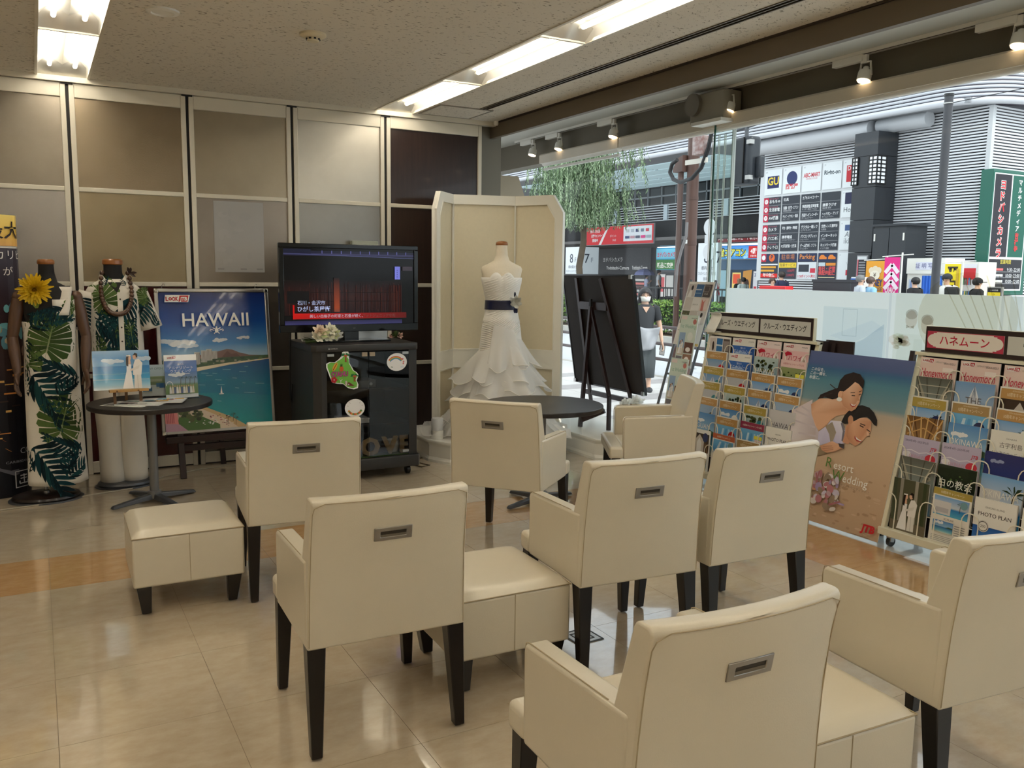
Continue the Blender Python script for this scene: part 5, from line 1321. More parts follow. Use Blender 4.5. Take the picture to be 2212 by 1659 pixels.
# ================================================================ black board on its easel, seen from behind
BACKB=mat('dark_board_back',(44,37,34),.75,noise=(40,.08))
tl,tr_,br_,bl_=PX(1215,594,4.58),PX(1369,594,4.58),PX(1389,846,4.76),PX(1244,829,4.76)
ya,yb_=(tl[1]+bl_[1])/2,(tr_[1]+br_[1])/2; zt_,zb_=(tl[2]+tr_[2])/2,(bl_[2]+br_[2])/2
bd=thing('display_board','large dark board on an easel facing the street, seen from behind','board',(0,0,0))
def onb(y,z,d): # point on the leaning board, d towards the room
    return (4.58+(4.76-4.58)*(zt_-z)/(zt_-zb_)-d,y,z)
b=MB(); b.hexa([onb(ya,zb_,0),onb(yb_,zb_,0),onb(yb_,zb_,-.02),onb(ya,zb_,-.02),onb(ya,zt_,0),onb(yb_,zt_,0),onb(yb_,zt_,-.02),onb(ya,zt_,-.02)]); b.build('panel',BACKB,bd)
b=MB()
for (p0,p1) in (((ya,zb_),(yb_,zb_)),((yb_,zb_),(yb_,zt_)),((yb_,zt_),(ya,zt_)),((ya,zt_),(ya,zb_))):b.bar(onb(*p0,-.01),onb(*p1,-.01),.014,.03,(1,0,0))
b.build('edge_frame',mat('black_edge_frame',(14,14,15),.3),bd)
for (y,z) in ((yb_+.012,zt_-.012),(yb_+.012,zb_+.012),(ya-.012,zb_+.012)):p=onb(y,z,.0); MB().cbox((p[0]-.004,p[1],p[2]),(.03,.036,.036)).build('corner_cap',CHROME,bd)
es=thing('easel','dark mahogany display easel standing on the window stage behind the board','easel')
MB().bar(onb(ya-.27,.30,.02),onb(ya-.27,zt_-.03,.02),.04,.022,(1,0,0)).build('front_leg',EASEL,es,bevel=.002); MB().bar(onb(ya-.27,.19,.02),onb(ya-.27,.32,.02),.04,.022,(1,0,0)).build('leg_foot',EASEL,es)
MB().bar(onb(yb_+.12,.19,.02),onb(yb_+.46,zt_-.03,.02),.04,.022,(1,0,0)).build('front_leg',EASEL,es,bevel=.002)
MB().bar(onb(ya-.27,1.30,.025),onb(yb_+.40,1.30,.025),.02,.075,(0,0,1)).build('cross_bar',EASEL,es,bevel=.002)
ap=onb((ya+yb_)/2+.06,1.29,.05); a1_=PZ(1253,922,.19); a2_=PX(1316,857,4.52)
MB().bar(ap,a1_,.035,.03,(0,1,0)).build('rear_leg',EASEL,es,bevel=.002); MB().bar(ap,(a2_[0],a2_[1],a2_[2]),.03,.03,(0,1,0)).build('rear_leg',EASEL,es,bevel=.002)
MB().bar((a2_[0],a2_[1],a2_[2]),(4.50,a2_[1]-.03,.19),.03,.03,(0,1,0)).build('leg_foot',EASEL,es)
MB().bar(onb(ya-.20,.44,.01),onb(yb_+.22,.44,.01),.035,.045,(0,0,1)).build('lower_bar',EASEL,es,bevel=.002)
MB().bar((a1_[0]+.03,a1_[1]+.02,.25),(4.5,yb_+.25,.36),.03,.045,(0,0,1)).build('lower_bar',EASEL,es,bevel=.002)
MB().cbox((ap[0]-.004,ap[1],ap[2]+.04),(.02,.03,.07)).build('hinge',GAP,es)

# flowers in a basket on the window stage, small clear stand beside
t=thing('flower_basket','white woven basket of white roses on the window stage','flower basket',(4.52,5.98,.186))
b=MB()
for i in range(8):
    for j in range(26):
        th=TT*(j+.5*(i%2))/26; rr=.075+.003*i; b.cbox((rr*math.cos(th),rr*1.2*math.sin(th),.008+.0155*i),(.013,.013,.012))
b.build('woven_body',mat('ivory_wicker',(232,226,206),.6),t); MB().lathe([(0,0),(.072,0),(.092,.12),(.066,.11),(.06,.02),(0,.02)],20,sy=1.2).build('liner',mat('ivory_wicker',(232,226,206),.6),t)
rr6=random.Random(9)
for (x,y,z,r_) in ((-.03,.05,.27,.075),(.02,-.03,.29,.08),(-.07,-.04,.21,.085),(.05,-.10,.20,.07),(-.02,.11,.22,.07),(-.06,-.14,.17,.05)):m=MB(); blossom(m,(x,y,z),r_,(x*3-.4,y*3-.3,1),rr6,4,8); m.build('rose',WP,t,smooth=80)
m=MB()
for k in range(34):a=rr6.uniform(0,TT); petal(m,(.0,.02,.12+rr6.uniform(0,.07)),(math.cos(a),math.sin(a),rr6.uniform(-.1,.9)),rr6.uniform(.08,.13),.024,.2)
m.build('leaf',GR,t,smooth=80)
t=thing('card_stand','small clear acrylic card stand behind the round table on the stage','stand',(4.02,6.28,.188),R(-20))
for k in range(3):MB().box(-.16+.11*k,-.06+.11*k,.02*k,.004+.02*k,0,.24).build('acrylic_panel',ACR,t,rot=(R(-14),0,0))
bx=PX(1375,876,4.6)
t=thing('white_card_box','flat white box lying on the stage behind the side-facing armchair','box',(4.72,5.98,.186),R(15)); MB().box(-.10,.10,-.12,.12,0,.03).build('box',WHITEM,t,bevel=.002); MB().box(-.103,.103,-.123,.123,.022,.036).build('lid',WHITEM,t,bevel=.002)
# ================================================================ brochures
CREAMM=mat('cream_rack_enamel',(226,220,196),.4); DKB=mat('dark_brown_rack_board',(44,28,26),.45); WIRE=mat('ivory_wire',(236,230,212),.35)
BWD,BHT=.232,.315
GOLD,OLIVE,TANG,RUST=(190,148,92),(178,156,78),(170,140,92),(196,104,70)
def photo(p,x0,y0,x1,y1,kind,r):
    w,h=x1-x0,y1-y0
    def q(a,b): return (x0+a*w,y0+b*h)
    def R_(a,b,c,d,col):p.rect(x0+a*w,y0+b*h,x0+c*w,y0+d*h,col)
    if kind=='sea':p.vgrad(x0,y0,x1,y1,[(0,(222,212,190)),(.18,(120,186,200)),(.5,(36,106,168)),(.56,(150,190,220)),(1,(84,140,200))]); cloud(p,*q(.3,.8),w*.4); p.poly([q(.6,.5),q(.8,.62),q(1,.58),q(1,.48)],(70,100,72))
    elif kind=='coast':p.vgrad(x0,y0,x1,y1,[(0,(40,96,150)),(.4,(70,130,180)),(.5,(170,190,214)),(1,(150,176,206))]); p.poly([q(.35,.2),q(.55,.7),q(.75,.8),q(1,.62),q(1,.2)],(74,78,70)); p.poly([q(0,0),q(.5,.1),q(1,0)],(200,190,170))
    elif kind=='pool':p.vgrad(x0,y0,x1,y1,[(0,(90,176,210)),(.4,(40,124,190)),(.5,(206,216,226)),(1,(120,170,222))]); R_(0,.05,.5,.75,(216,214,214)); R_(.06,.15,.44,.4,(186,184,190)); palm(p,*q(.75,.3),h*.6)
    elif kind=='chapel':p.vgrad(x0,y0,x1,y1,[(0,(206,214,222)),(.5,(170,190,214)),(1,(120,160,206))]); p.poly([q(.2,0),q(.2,.4),q(.5,.95),q(.8,.4),q(.8,0)],(226,230,236)); [p.line([q(.5,.95),q(.26+.12*i,0)],w*.012,(140,156,180)) for i in range(5)]; p.line([q(.2,.4),q(.8,.4)],w*.012,(150,164,186))
    elif kind=='glass':p.vgrad(x0,y0,x1,y1,[(0,(40,120,190)),(1,(120,186,230))]); [p.poly([q(.1+.2*i,0),q(.32+.14*i,.9),q(.4+.14*i,.9),q(.26+.2*i,0)],[(200,224,240),(90,160,214),(170,210,236)][i%3]) for i in range(4)]; p.poly([q(.3,0),q(.5,.3),q(.7,0)],(226,236,244))
    elif kind=='green':p.vgrad(x0,y0,x1,y1,[(0,(70,84,40)),(.5,(110,130,62)),(1,(150,160,110))]); sparkle(p,x0+w*.1,y0+h*.1,x1-w*.1,y1-h*.1,30,[(60,84,36),(140,150,80),(190,176,120),(44,60,30)],w*.03,w*.08,r)
    elif kind=='tree':p.vgrad(x0,y0,x1,y1,[(0,(50,70,44)),(.3,(70,130,170)),(1,(190,206,200))]); p.line([q(.45,0),q(.5,.6)],w*.03,(60,48,36)); sparkle(p,x0+w*.15,y0+h*.5,x1-w*.15,y1-h*.08,24,[(52,62,34),(78,84,44),(40,48,30)],w*.05,w*.09,r)
    elif kind=='forest':p.vgrad(x0,y0,x1,y1,[(0,(14,22,12)),(1,(30,44,24))]); sparkle(p,x0+w*.1,y0+h*.1,x1-w*.1,y1-h*.1,40,[(28,48,24),(52,76,38),(16,26,14),(84,104,56)],w*.02,w*.05,r)
    elif kind=='beams':p.vgrad(x0,y0,x1,y1,[(0,(120,170,204)),(.4,(150,160,156)),(1,(96,98,88))]); [p.line([q(.5,.3+.05*i),q(a,1-.16*i)],w*.05,(168,164,146)) for i in range(4) for a in (.02+.04*i,.98-.04*i)]; [p.line([q(.5+d,.25),q(.5+d*4,1)],w*.03,(84,84,74)) for d in (-.12,-.05,.05,.12)]; [p.line([q(.1,.4+.15*i),q(.9,.4+.15*i)],w*.02,(196,192,176)) for i in range(4)]
    elif kind=='wood':p.vgrad(x0,y0,x1,y1,[(0,(196,150,96)),(1,(120,84,44))]); [p.line([q(.5,.2),q(a,1)],w*.035,c) for a,c in ((0,(216,170,104)),(.2,(90,58,30)),(.4,(226,186,120)),(.6,(226,186,120)),(.8,(90,58,30)),(1,(216,170,104)))]; [p.line([q(.05,.25+.2*i),q(.5,.4+.2*i),q(.95,.25+.2*i)],w*.03,(206,160,96)) for i in range(4)]
    elif kind=='hall':p.vgrad(x0,y0,x1,y1,[(0,(90,70,54)),(1,(60,46,38))]); p.poly([q(.25,0),q(.25,.6),q(.5,.95),q(.75,.6),q(.75,0)],(206,196,186)); p.poly([q(.38,0),q(.38,.5),q(.5,.75),q(.62,.5),q(.62,0)],(236,234,232)); [p.rect(x0+w*a,y0,x0+w*(a+.05),y0+h*.5,(150,110,74)) for a in (.05,.15,.8,.9)]
    elif kind=='table':p.vgrad(x0,y0,x1,y1,[(0,(206,196,190)),(1,(186,190,196))]); [p.rect(x0+w*(.06+.16*i),y0+h*.2,x0+w*(.15+.16*i),y0+h*.75,[(226,220,214),(170,130,120),(150,160,170)][i%3]) for i in range(6)]
    elif kind=='mosque':p.vgrad(x0,y0,x1,y1,[(0,(214,200,180)),(.5,(196,200,206)),(1,(120,160,200))]); [p.poly([q(.1+.28*i,0),q(.1+.28*i,.4),q(.2+.28*i,.75),q(.3+.28*i,.4),q(.3+.28*i,0)],[(226,220,214),(60,116,176),(206,190,170)][i]) for i in range(3)]
    elif kind=='collage':
        R_(0,0,1,1,(238,234,230)); R_(.03,.35,.33,.95,(206,196,190)); p.ell(*q(.2,.75),w*.05,h*.12,(60,42,36),10); R_(.36,.62,.64,.95,(56,116,176)); R_(.36,.76,.64,.8,(206,220,230)); R_(.67,.62,.97,.95,(96,86,84)); R_(.7,.66,.94,.9,(150,140,136)); p.text('2024.9.30',*q(.66,.42),h*.09,(120,116,116),'c',maxw=w*.5); R_(.67,.05,.97,.32,(226,206,200)); R_(.36,.05,.64,.32,(90,100,66))
    elif kind=='couple':
        R_(0,0,1,1,(84,84,62)); [p.rect(x0+w*a,y0,x0+w*(a+.09),y1,c) for a,c in ((.02,(70,76,56)),(.2,(150,144,132)),(.62,(160,154,140)),(.85,(60,70,44)))]; R_(0,0,1,.2,(110,100,80)); bridal_pair(p,x0+w*.5,y0+h*.05,h*.72)
    elif kind=='sky':p.vgrad(x0,y0,x1,y1,[(0,(90,150,210)),(1,(40,96,180))]); cloud(p,*q(.6,.35),w*.5); cloud(p,*q(.3,.6),w*.3); p.poly([q(0,0),q(0,.25),q(.2,.3),q(.3,0)],(60,74,44))
    elif kind=='flower':R_(0,0,1,1,(206,204,206)); [p.ell(x0+w*(.5+.13*math.cos(a)),y0+h*(.35+.16*math.sin(a)),w*.08,h*.09,(232,206,170),9) for a in (0,1.2,2.5,3.7,5)]; p.ell(*q(.5,.35),w*.06,h*.08,(226,180,120),9)
_B={}
def brochure_mesh(kind,r=random.Random(2)):
    if kind in _B: return _B[kind]
    w,h=BWD,BHT; p=Print(w,h,(236,233,226),thick=.007); k=kind.split(':'); t=k[0]
    bad={'red':(196,40,44),'navy':(34,44,92),'teal':(60,130,140),'white':(240,238,232),'blue':(40,76,140)}
    if t=='ban':      # coloured banner, photo under it, round badge
        col={'gold':GOLD,'olive':OLIVE,'tan':TANG}[k[1]]
        photo(p,.008,.02,w-.008,h*.80,k[2],r); p.rect(.008,h*.80,w-.008,h-.008,col); p.text('10周年キャンペーン',w/2,h*.845,.024,(238,226,196),'c',maxw=w*.62); p.text('10TH ANNIVERSARY',w/2,h*.93,.010,(238,226,196),'c')
        if len(k)>3:p.ell(w*.76,h*.58,.034,.034,bad[k[3]],18); p.text('500,000円',w*.76,h*.565,.014,(240,236,230) if k[3]!='white' else (90,80,80),'c',maxw=.05); p.text('OFF',w*.76,h*.525,.012,(240,236,230) if k[3]!='white' else (90,80,80),'c')
    elif t=='look':p.vgrad(0,0,w,h*.82,[(0,(50,90,160)),(1,(64,110,186))]); cloud(p,.10,h*.62,.12,(150,180,220)); logo(p,.02,h*.90,.07); p.text('arenta.life',w-.012,h*.92,.013,(90,90,90),'r'); p.text('憧れの',w/2,h*.75,.018,(214,224,240),'c'); p.text('アニナリゾート',w/2,h*.65,.032,(226,234,246),'c',maxw=w*.8); p.text('ウエディング',w/2,h*.55,.032,(226,234,246),'c',maxw=w*.6); palm(p,.17,.06,.1)
    elif t=='pink':
        p.rect(0,0,w,h,(238,196,196)); p.rect(0,h*.84,w,h,(240,222,218)); logo(p,.02,h*.90,.07); p.text('arenta.life',w-.012,h*.92,.013,(90,90,90),'r')
        p.poly([(.01,h*.76),(.045,h*.82),(.08,h*.80),(.09,h*.75),(.05,h*.73),(.03,h*.70)],(190,40,60)); p.text('ハワイ',w*.5,h*.63,.044,(196,50,76),'c'); p.text('WEDDING',w*.5,h*.48,.040,(196,50,76),'c',maxw=w*.72,bold=.005); p.ell(w*.84,h*.62,.026,.04,(246,232,228),14); p.ell(w*.84,h*.62,.014,.02,(190,160,150),10)
    elif t=='title':  # full photo with a big word
        photo(p,0,0,w,h,k[1],r); p.text(k[2],w/2,h*.62,.052,(240,238,232) if k[3]=='w' else (110,106,110),'c',maxw=w*.86)
    elif t=='full':photo(p,0,0,w,h,k[1],r)
    elif t=='head':
        photo(p,.006,.006,w-.006,h*.84,k[2],r); p.rect(0,h*.84,w,h,{'pink':(238,206,202),'rust':RUST,'plum':(150,60,84)}[k[1]]); p.text('10周年キャンペーンでも可',w/2,h*.90,.016,(180,40,50) if k[1]=='pink' else (246,236,226),'c',maxw=w*.8); p.rect(w*.62,h*.64,w*.95,h*.72,(240,232,90)); p.rect(w*.66,h*.52,w*.95,h*.63,(238,214,206)); p.text('¥398,000',w*.80,h*.56,.014,(190,50,60),'c')
    elif t=='plan':
        photo(p,0,0,w,h*.52,'sky',r); p.rect(0,h*.52,w,h,(240,238,232)); p.text(k[1],w/2,h*.84,.014,(110,106,100),'c',maxw=w*.7); p.text('PHOTO PLAN',w/2,h*.70,.03,(74,70,68),'c',maxw=w*.84,bold=.006)
        p.ell(.06,h*.52,.032,.032,(214,210,204),18); p.ell(.06,h*.52,.027,.027,(60,56,56),18); p.ell(.06,h*.52,.024,.024,(236,234,228),18); p.text('200',.06,h*.50,.02,(80,76,76),'c')
    elif t=='moon':p.rect(0,0,w,h,(232,208,200)); p.rect(0,0,w*.58,h*.60,(36,40,98)); p.poly([(w*.58,0),(w,0),(w,h*.5),(w*.58,h*.60)],(206,186,178)); logo(p,.014,h*.91,.068); p.text('LIFEASTYLE',.10,h*.915,.013,(150,140,136)); p.text('2024.4-2025.3',w-.01,h*.90,.016,(90,80,80),'r',maxw=.07); p.text('Honeymoon',w*.48,h*.64,.062,(204,52,76),'c',maxw=w*.86,shear=.25,sy=1.15); p.rect(w*.64,h*.76,w*.92,h*.84,(240,228,222))
    elif t=='lav':p.rect(0,0,w,h,(190,180,206)); p.text('2024年4月~2025年3月',.012,h*.90,.016,(60,60,90)); p.text('JTB',w-.014,h*.80,.026,(196,40,50),'r',bold=.03,shear=.15); p.ell(w*.14,h*.66,.028,.018,(236,232,236),14); p.text('OKINAWA',w*.46,h*.60,.034,(196,150,170),'c',maxw=w*.5); p.ell(w*.80,h*.64,.034,.026,(206,50,70),16); p.text('沖縄ビーチフォト',w*.48,h*.46,.028,(226,206,222),'c',maxw=w*.86); p.line([(.01,h*.72),(.06,h*.75),(.11,h*.71),(.16,h*.75),(.21,h*.72)],.006,(226,220,232))
    elif t=='navy':p.vgrad(0,0,w,h,[(0,(50,84,150)),(.5,(40,56,126)),(1,(44,48,110))]); cloud(p,.07,h*.84,.07,(150,160,200)); p.text('OKINAWA',w*.5,h*.38,.046,(190,196,226),'c',maxw=w*.72); p.text('Resort Wedding',w*.5,h*.52,.012,(170,176,210),'c')
    elif t=='kouri':p.rect(0,0,w,h,(236,234,226)); p.text('OKINAWA',w/2,h*.86,.012,(120,116,110),'c'); p.text('古宇利島',w/2,h*.72,.032,(96,92,88),'c'); p.text('空と海のウェディング',w/2,h*.58,.026,(110,106,100),'c',maxw=w*.84); photo(p,.01,.01,w-.01,h*.45,'chapel',r)
    elif t=='white':p.rect(0,0,w,h,(238,236,230)); p.text('GRAND',w/2,h*.6,.03,(150,146,140),'c'); photo(p,.012,.012,w-.012,h*.5,'pool',r)
    elif t=='multi':
        p.rect(0,0,w,h,(236,232,222)); p.rect(0,h*.88,w,h,OLIVE if k[1]=='olive' else RUST); p.text('10周年キャンペーン',w/2,h*.915,.018,(240,232,206),'c',maxw=w*.6); photo(p,.012,h*.52,w-.012,h*.86,k[2],r); photo(p,.02,h*.2,w*.62,h*.42,'sea',r)
        for q in range(5):p.rect(w*.66,h*(.22+.04*q),w*.93,h*(.235+.04*q),(150,146,140))
        for q in range(4):p.rect(.02,h*(.05+.03*q),w*.9,h*(.06+.03*q),(170,166,158))
        p.text('¥238,000',w*.5,h*.45,.016,(90,80,76),'c'); p.ell(w*.84,h*.78,.022,.022,(120,160,170),12)
    elif t=='story':
        p.rect(0,0,w,h,(238,236,232)); photo(p,.01,h*.45,w-.01,h-.03,k[1],r); p.ell(w*.78,h*.82,.03,.036,(40,50,96),14); p.text('A L O',.03,h*.36,.03,(40,36,36),bold=.02)
        for q in range(6):p.rect(.02,h*(.05+.045*q),w*(.5 if q%2 else .85),h*(.07+.045*q),(150,146,142))
        photo(p,w*.62,.02,w-.015,h*.3,'sea',r)
    _B[kind]=p.mesh('brochure',GLOSSY); return _B[kind]
DESC={'ban':'banner brochure','look':'blue resort booklet with white header','pink':'pink ハワイ WEDDING brochure','title':'brochure','full':'brochure','head':'brochure','plan':'white PHOTO PLAN brochure','moon':'pink Honeymoon brochure',
        'lav':'lavender OKINAWA brochure','navy':'navy OKINAWA brochure','kouri':'white sea wedding brochure','white':'plain white brochure','multi':'brochure with several small pictures','story':'tall leaflet with a church interior'}
PICS={'sea':'blue sea','coast':'rocky coast','pool':'pool','chapel':'white chapel','glass':'blue glass chapel','green':'green garden','tree':'seaside tree','forest':'dark forest','beams':'grey timber beams','wood':'brown timber beams','hall':'church hall','table':'laid table','mosque':'domes','collage':'collage of photos','couple':'couple among trees','sky':'sky','flower':'flower'}
def describe(kind):
    k=kind.split(':')
    if k[0]=='ban': return f'{k[1]} banner brochure, {PICS[k[2]]}'+(f', {k[3]} badge' if len(k)>3 else '')
    if k[0] in ('full','head','multi','story'): return f'{PICS[k[-1]]} brochure'
    if k[0]=='title': return f'{k[2]} brochure'
    return DESC[k[0]]
ORD=['top','second','third','fourth','fifth','sixth','bottom']; CRD=['first','second','third','fourth']
ZT_=[1.135,1.020,.905,.787,.670,.550,.420]
def rack(rname,label,X0,YL,heads,rows,group,short):
    t=thing('brochure_rack',label,'rack',(X0,YL,0),R(-90),'brochure racks by the window')
    W=1.085; yb= lambda z:(z-.07)*.218
    b=MB()
    for a,c in ((-.012,.0),(W,W+.012)):
        b.hexa([(a,.055,.075),(c,.055,.075),(c,.20,.075),(a,.20,.075),(a,yb(1.16)+.05,1.165),(c,yb(1.16)+.05,1.165),(c,yb(1.16)+.10,1.165),(a,yb(1.16)+.10,1.165)])
    b.hexa([(0,.10,.075),(W,.10,.075),(W,.12,.075),(0,.12,.075),(0,yb(1.16)+.06,1.165),(W,yb(1.16)+.06,1.165),(W,yb(1.16)+.08,1.165),(0,yb(1.16)+.08,1.165)])
    b.build('back_board',DKB,t)
    for a,c in ((-.006,.030),(W-.030,W+.006)):
        b=MB(); b.hexa([(a,0,.07),(c,0,.07),(c,.03,.07),(a,.03,.07),(a,yb(1.16)+.02,1.16),(c,yb(1.16)+.02,1.16),(c,yb(1.16)+.05,1.16),(a,yb(1.16)+.05,1.16)]); b.build('side_rail',CREAMM,t,bevel=.003)
    MB().box(-.006,W+.006,-.005,.05,.066,.112).build('bottom_rail',CREAMM,t,bevel=.004)
    MB().box(-.006,W+.006,yb(1.16)-.01,yb(1.16)+.05,1.142,1.16).build('top_rail',CREAMM,t)
    hb=MB(); yh=yb(1.16)+.025; hb.box(.03,W-.06,yh,yh+.03,1.16,1.318); ho=hb.build('header_board',CREAMM,t,bevel=.003)
    MB().box(.036,W-.066,yh-.004,yh+.001,1.163,1.315).build('header_face',DKB,ho)
    hw=(W-.06-.03-.03)/2
    for i,(txt,sty) in enumerate(heads):
        p=Print(hw-.016,.100,(206,206,200) if sty=='g' else (190,60,84),thick=.003); w=hw-.016
        if sty=='g':p.text(txt,w/2,.034,.050,(34,32,32),'c',maxw=w*.86,bold=.012)
        else:
            p.rect(.04,.010,w-.04,.090,(236,228,218)); p.ell(.045,.050,.042,.034,(236,228,218)); p.ell(w-.045,.050,.042,.034,(236,228,218)); p.rect(.06,.004,w-.06,.096,(236,228,218)); p.text(txt,w/2,.028,.062,(196,24,56),'c',maxw=w*.84,bold=.012)
        p.build('header_sign',ho,SIGN,(.049+i*(hw+.004),yh-.008,1.188))
    for x in (.06,W-.06):
        for y in (.035,.30):
            if y>.2:MB().box(x-.02,x+.02,.10,.32,.06,.08).build('foot_bar',DKB,t)
            m=MB().tube([(x-.011,y,.030),(x+.011,y,.030)],.030,16); m.build('castor_wheel',BLACK,t,smooth=40)
            MB().prism([(y-.02,.03),(y+.01,.025),(y+.024,.066),(y-.02,.066)],x-.016,x+.016,'x').build('castor_fork',CHROME,t,bevel=.002)
    cp=(W-.06)/4
    for r_,row in enumerate(rows):
        zt=ZT_[r_]; z0=zt-BHT; y0=yb(z0)+.028 if r_<6 else .034
        m=MB(); m.tube([(.02,y0-.012,z0-.003),(W-.02,y0-.012,z0-.003)],.003,5); m.tube([(.02,y0+.03,z0-.003),(W-.02,y0+.03,z0-.003)],.003,5)
        for c in range(5):
            xc=.03+cp*c; hw2=.050; top=zt-.060 if r_<6 else zt-.10
            pts=[]
            xs=[-1,-1,-.94,-.7,-.38,0,.38,.7,.94,1,1]; zz=[z0-.003,top-.07,top-.035,top-.012,top-.002,top,top-.002,top-.012,top-.035,top-.07,z0-.003]
            for a,z in zip(xs,zz):
                x=xc+a*hw2
                if c==0 and a<0 or c==4 and a>0:continue
                pts.append((x,y0-.012+(z-z0)*.075,z))
            m.tube(pts,.0034,5)
        m.build('wire_pocket',WIRE,t)
        for c,kind in enumerate(row):
            x=.03+cp*c+(cp-BWD)/2; rr=random.Random(r_*7+c+len(rname))
            lp=t.matrix_basis if False else None
            xx=X0+(y0+rr.uniform(0,.003)); yy=YL-(x+rr.uniform(-.004,.004))
            o=put('brochure',brochure_mesh(kind),None,(xx,yy,z0+.001),(R(-4.3),R(rr.uniform(-.7,.7)),R(-90)))
            tag(o,f'{describe(kind)}, {ORD[r_]} row, {CRD[c]} pocket of the {short} rack','brochure',group)
    return t
rack('a','brochure rack on castors with two cruise wedding signs, behind the armchairs',4.385,5.165,[('クルーズ・ウエディング','g'),('クルーズ・ウエディング','g')],
 [['full:collage','look','pink','pink'],['ban:gold:mosque:red','look','title:tree:HAWAII:w','head:pink:green'],['ban:olive:chapel:teal','ban:gold:table:red','ban:gold:pool:blue','ban:gold:sea:navy'],
  ['ban:olive:table:teal','ban:olive:tree','ban:gold:chapel:navy','ban:gold:coast:navy'],['ban:gold:coast','ban:gold:sea:white','ban:olive:tree:teal','title:flower:HAWAII:d'],
  ['title:sea:GUAM:w','ban:gold:glass:red','head:plum:glass','plan:HAWAII'],['story:hall','multi:rust:glass','ban:tan:flower','ban:tan:chapel']],'brochures on the cruise wedding rack','cruise')
rack('b','brochure rack on castors with the pink honeymoon sign, cut off by the picture edge',4.385,3.325,[('ハネムーン','p'),('ウエディング','g')],
 [['moon','moon','moon','moon'],['full:beams','title:chapel:THE:d','ban:gold:hall:red','ban:gold:sea'],['ban:olive:pool:navy','ban:tan:glass:navy','ban:gold:pool:white','ban:gold:chapel'],
  ['full:wood','title:sea:OKINAWA:w','kouri','kouri'],['lav','lav','navy','navy'],['full:beams','title:forest:白の教会:w','title:pool:OKINAWA:w','white'],['full:couple','multi:olive:pool','plan:ISHIGAKI ISLAND','plan:MIYAKO ISLAND']],'brochures on the honeymoon rack','honeymoon')

# ================================================================ the couple poster between the racks
PW,PH=.80,1.115
pt=PZ(0,0) if False else None
def c7(x,y):     # coordinates measured on the poster, as fractions of its width and height
    dx,dy=x-258,y-125; det=742*1360+230*65
    a=(dx*1360+230*dy)/det; b=(742*dy-65*dx)/det
    return (a*PW,(1-b)*PH)
def C7(*pts): return [c7(*q) for q in pts]
p=Print(PW,PH,[(0,(190,160,130)),(.2,(198,168,138)),(.55,(206,180,152)),(.68,(186,172,154)),(.71,(120,150,158)),(.84,(84,136,156)),(.90,(60,104,146)),(.93,(80,98,146)),(1,(92,104,150))],thick=.004)
rp=random.Random(5)
for _ in range(70):a,b=rp.uniform(.02,.78),rp.uniform(.02,.35); p.k-=.8; p.ell(a,b,rp.uniform(.006,.03),rp.uniform(.003,.010),rp.choice([(184,154,124),(206,178,150),(176,146,116)]),9)
SK,SK2,SK3=(226,176,142),(206,150,116),(236,196,166)
p.poly(C7((120,640),(285,535),(278,640),(312,745),(338,790),(322,905),(295,960),(200,1000),(110,900)),[(226,214,216),(214,200,204),(206,192,196),(196,182,188),(206,196,206),(190,176,176),(196,180,170),(214,204,206),(228,220,222)])
for q in ((150,640,300,690),(140,720,310,760),(180,820,320,830),(200,600,270,640)):p.line(C7((q[0],q[1]),(q[2],q[3])),.012,(206,194,200))
p.poly(C7((275,575),(340,522),(430,512),(500,500),(560,580),(600,600),(545,625),(470,650),(425,690),(398,735),(340,782),(312,745),(280,650)),[SK2,SK,SK3,SK,SK2,SK2,SK,SK,SK,SK2,SK,SK3,SK])
p.poly(C7((300,930),(365,905),(410,955),(340,985),(300,1012)),(150,130,104))
p.poly(C7((340,790),(400,735),(430,690),(510,688),(545,770),(555,850),(500,868),(440,858),(370,890),(325,912)),[(206,200,226),(214,208,232),(226,222,240),(236,232,244),(226,222,238),(206,200,224),(190,184,214),(196,190,220),(190,184,212),(200,196,220)])
p.poly(C7((390,742),(442,700),(472,780),(450,852),(430,858),(420,800)),(158,146,130)); p.line(C7((512,700),(528,760),(520,840)),.016,(120,116,130))
p.poly(C7((545,700),(575,840),(560,860),(520,850),(535,780)),SK2)
p.poly(C7((548,720),(565,690),(595,675),(640,645),(690,640),(722,668),(716,742),(688,785),(652,832),(612,868),(575,846),(548,800)),[SK2,SK2,SK,SK3,SK,SK2,SK,SK,SK3,SK2,SK2,(190,134,100)])
p.poly(C7((508,695),(530,640),(556,605),(598,562),(655,546),(705,560),(738,596),(760,650),(756,694),(740,690),(716,655),(690,632),(640,648),(596,680),(588,640),(562,652),(556,700),(535,705)),(34,28,28))
p.ell(*c7(575,668),.020,.028,SK2,14,.2); p.line(C7((642,704),(668,716)),.007,(60,40,34)); p.line(C7((690,728),(712,742)),.006,(60,40,34)); p.line(C7((645,690),(680,700)),.006,(70,48,40)); p.poly(C7((690,740),(716,772),(692,780)),SK3)
p.poly(C7((608,788),(640,812),(664,820),(650,834),(622,828),(606,808)),(170,70,60)); p.poly(C7((612,792),(640,813),(660,820),(650,825),(622,815)),(244,240,236))
p.poly(C7((330,528),(348,490),(420,452),(478,425),(494,362),(528,318),(590,294),(640,308),(668,358),(660,418),(628,384),(602,372),(566,412),(524,452),(508,448),(484,470),(480,505),(440,520),(380,505)),(40,28,26))
for q in ((430,470,360,515),(470,440,420,400),(440,470,330,520)):p.line(C7(q[:2],q[2:]),.006,(56,40,36))
p.poly(C7((500,500),(506,450),(524,452),(566,412),(604,370),(632,386),(657,420),(656,450),(642,490),(640,525),(612,580),(582,602),(548,590),(520,560)),[SK,SK2,SK,SK3,SK3,SK,SK2,SK,SK3,SK,SK2,SK2,SK,SK2])
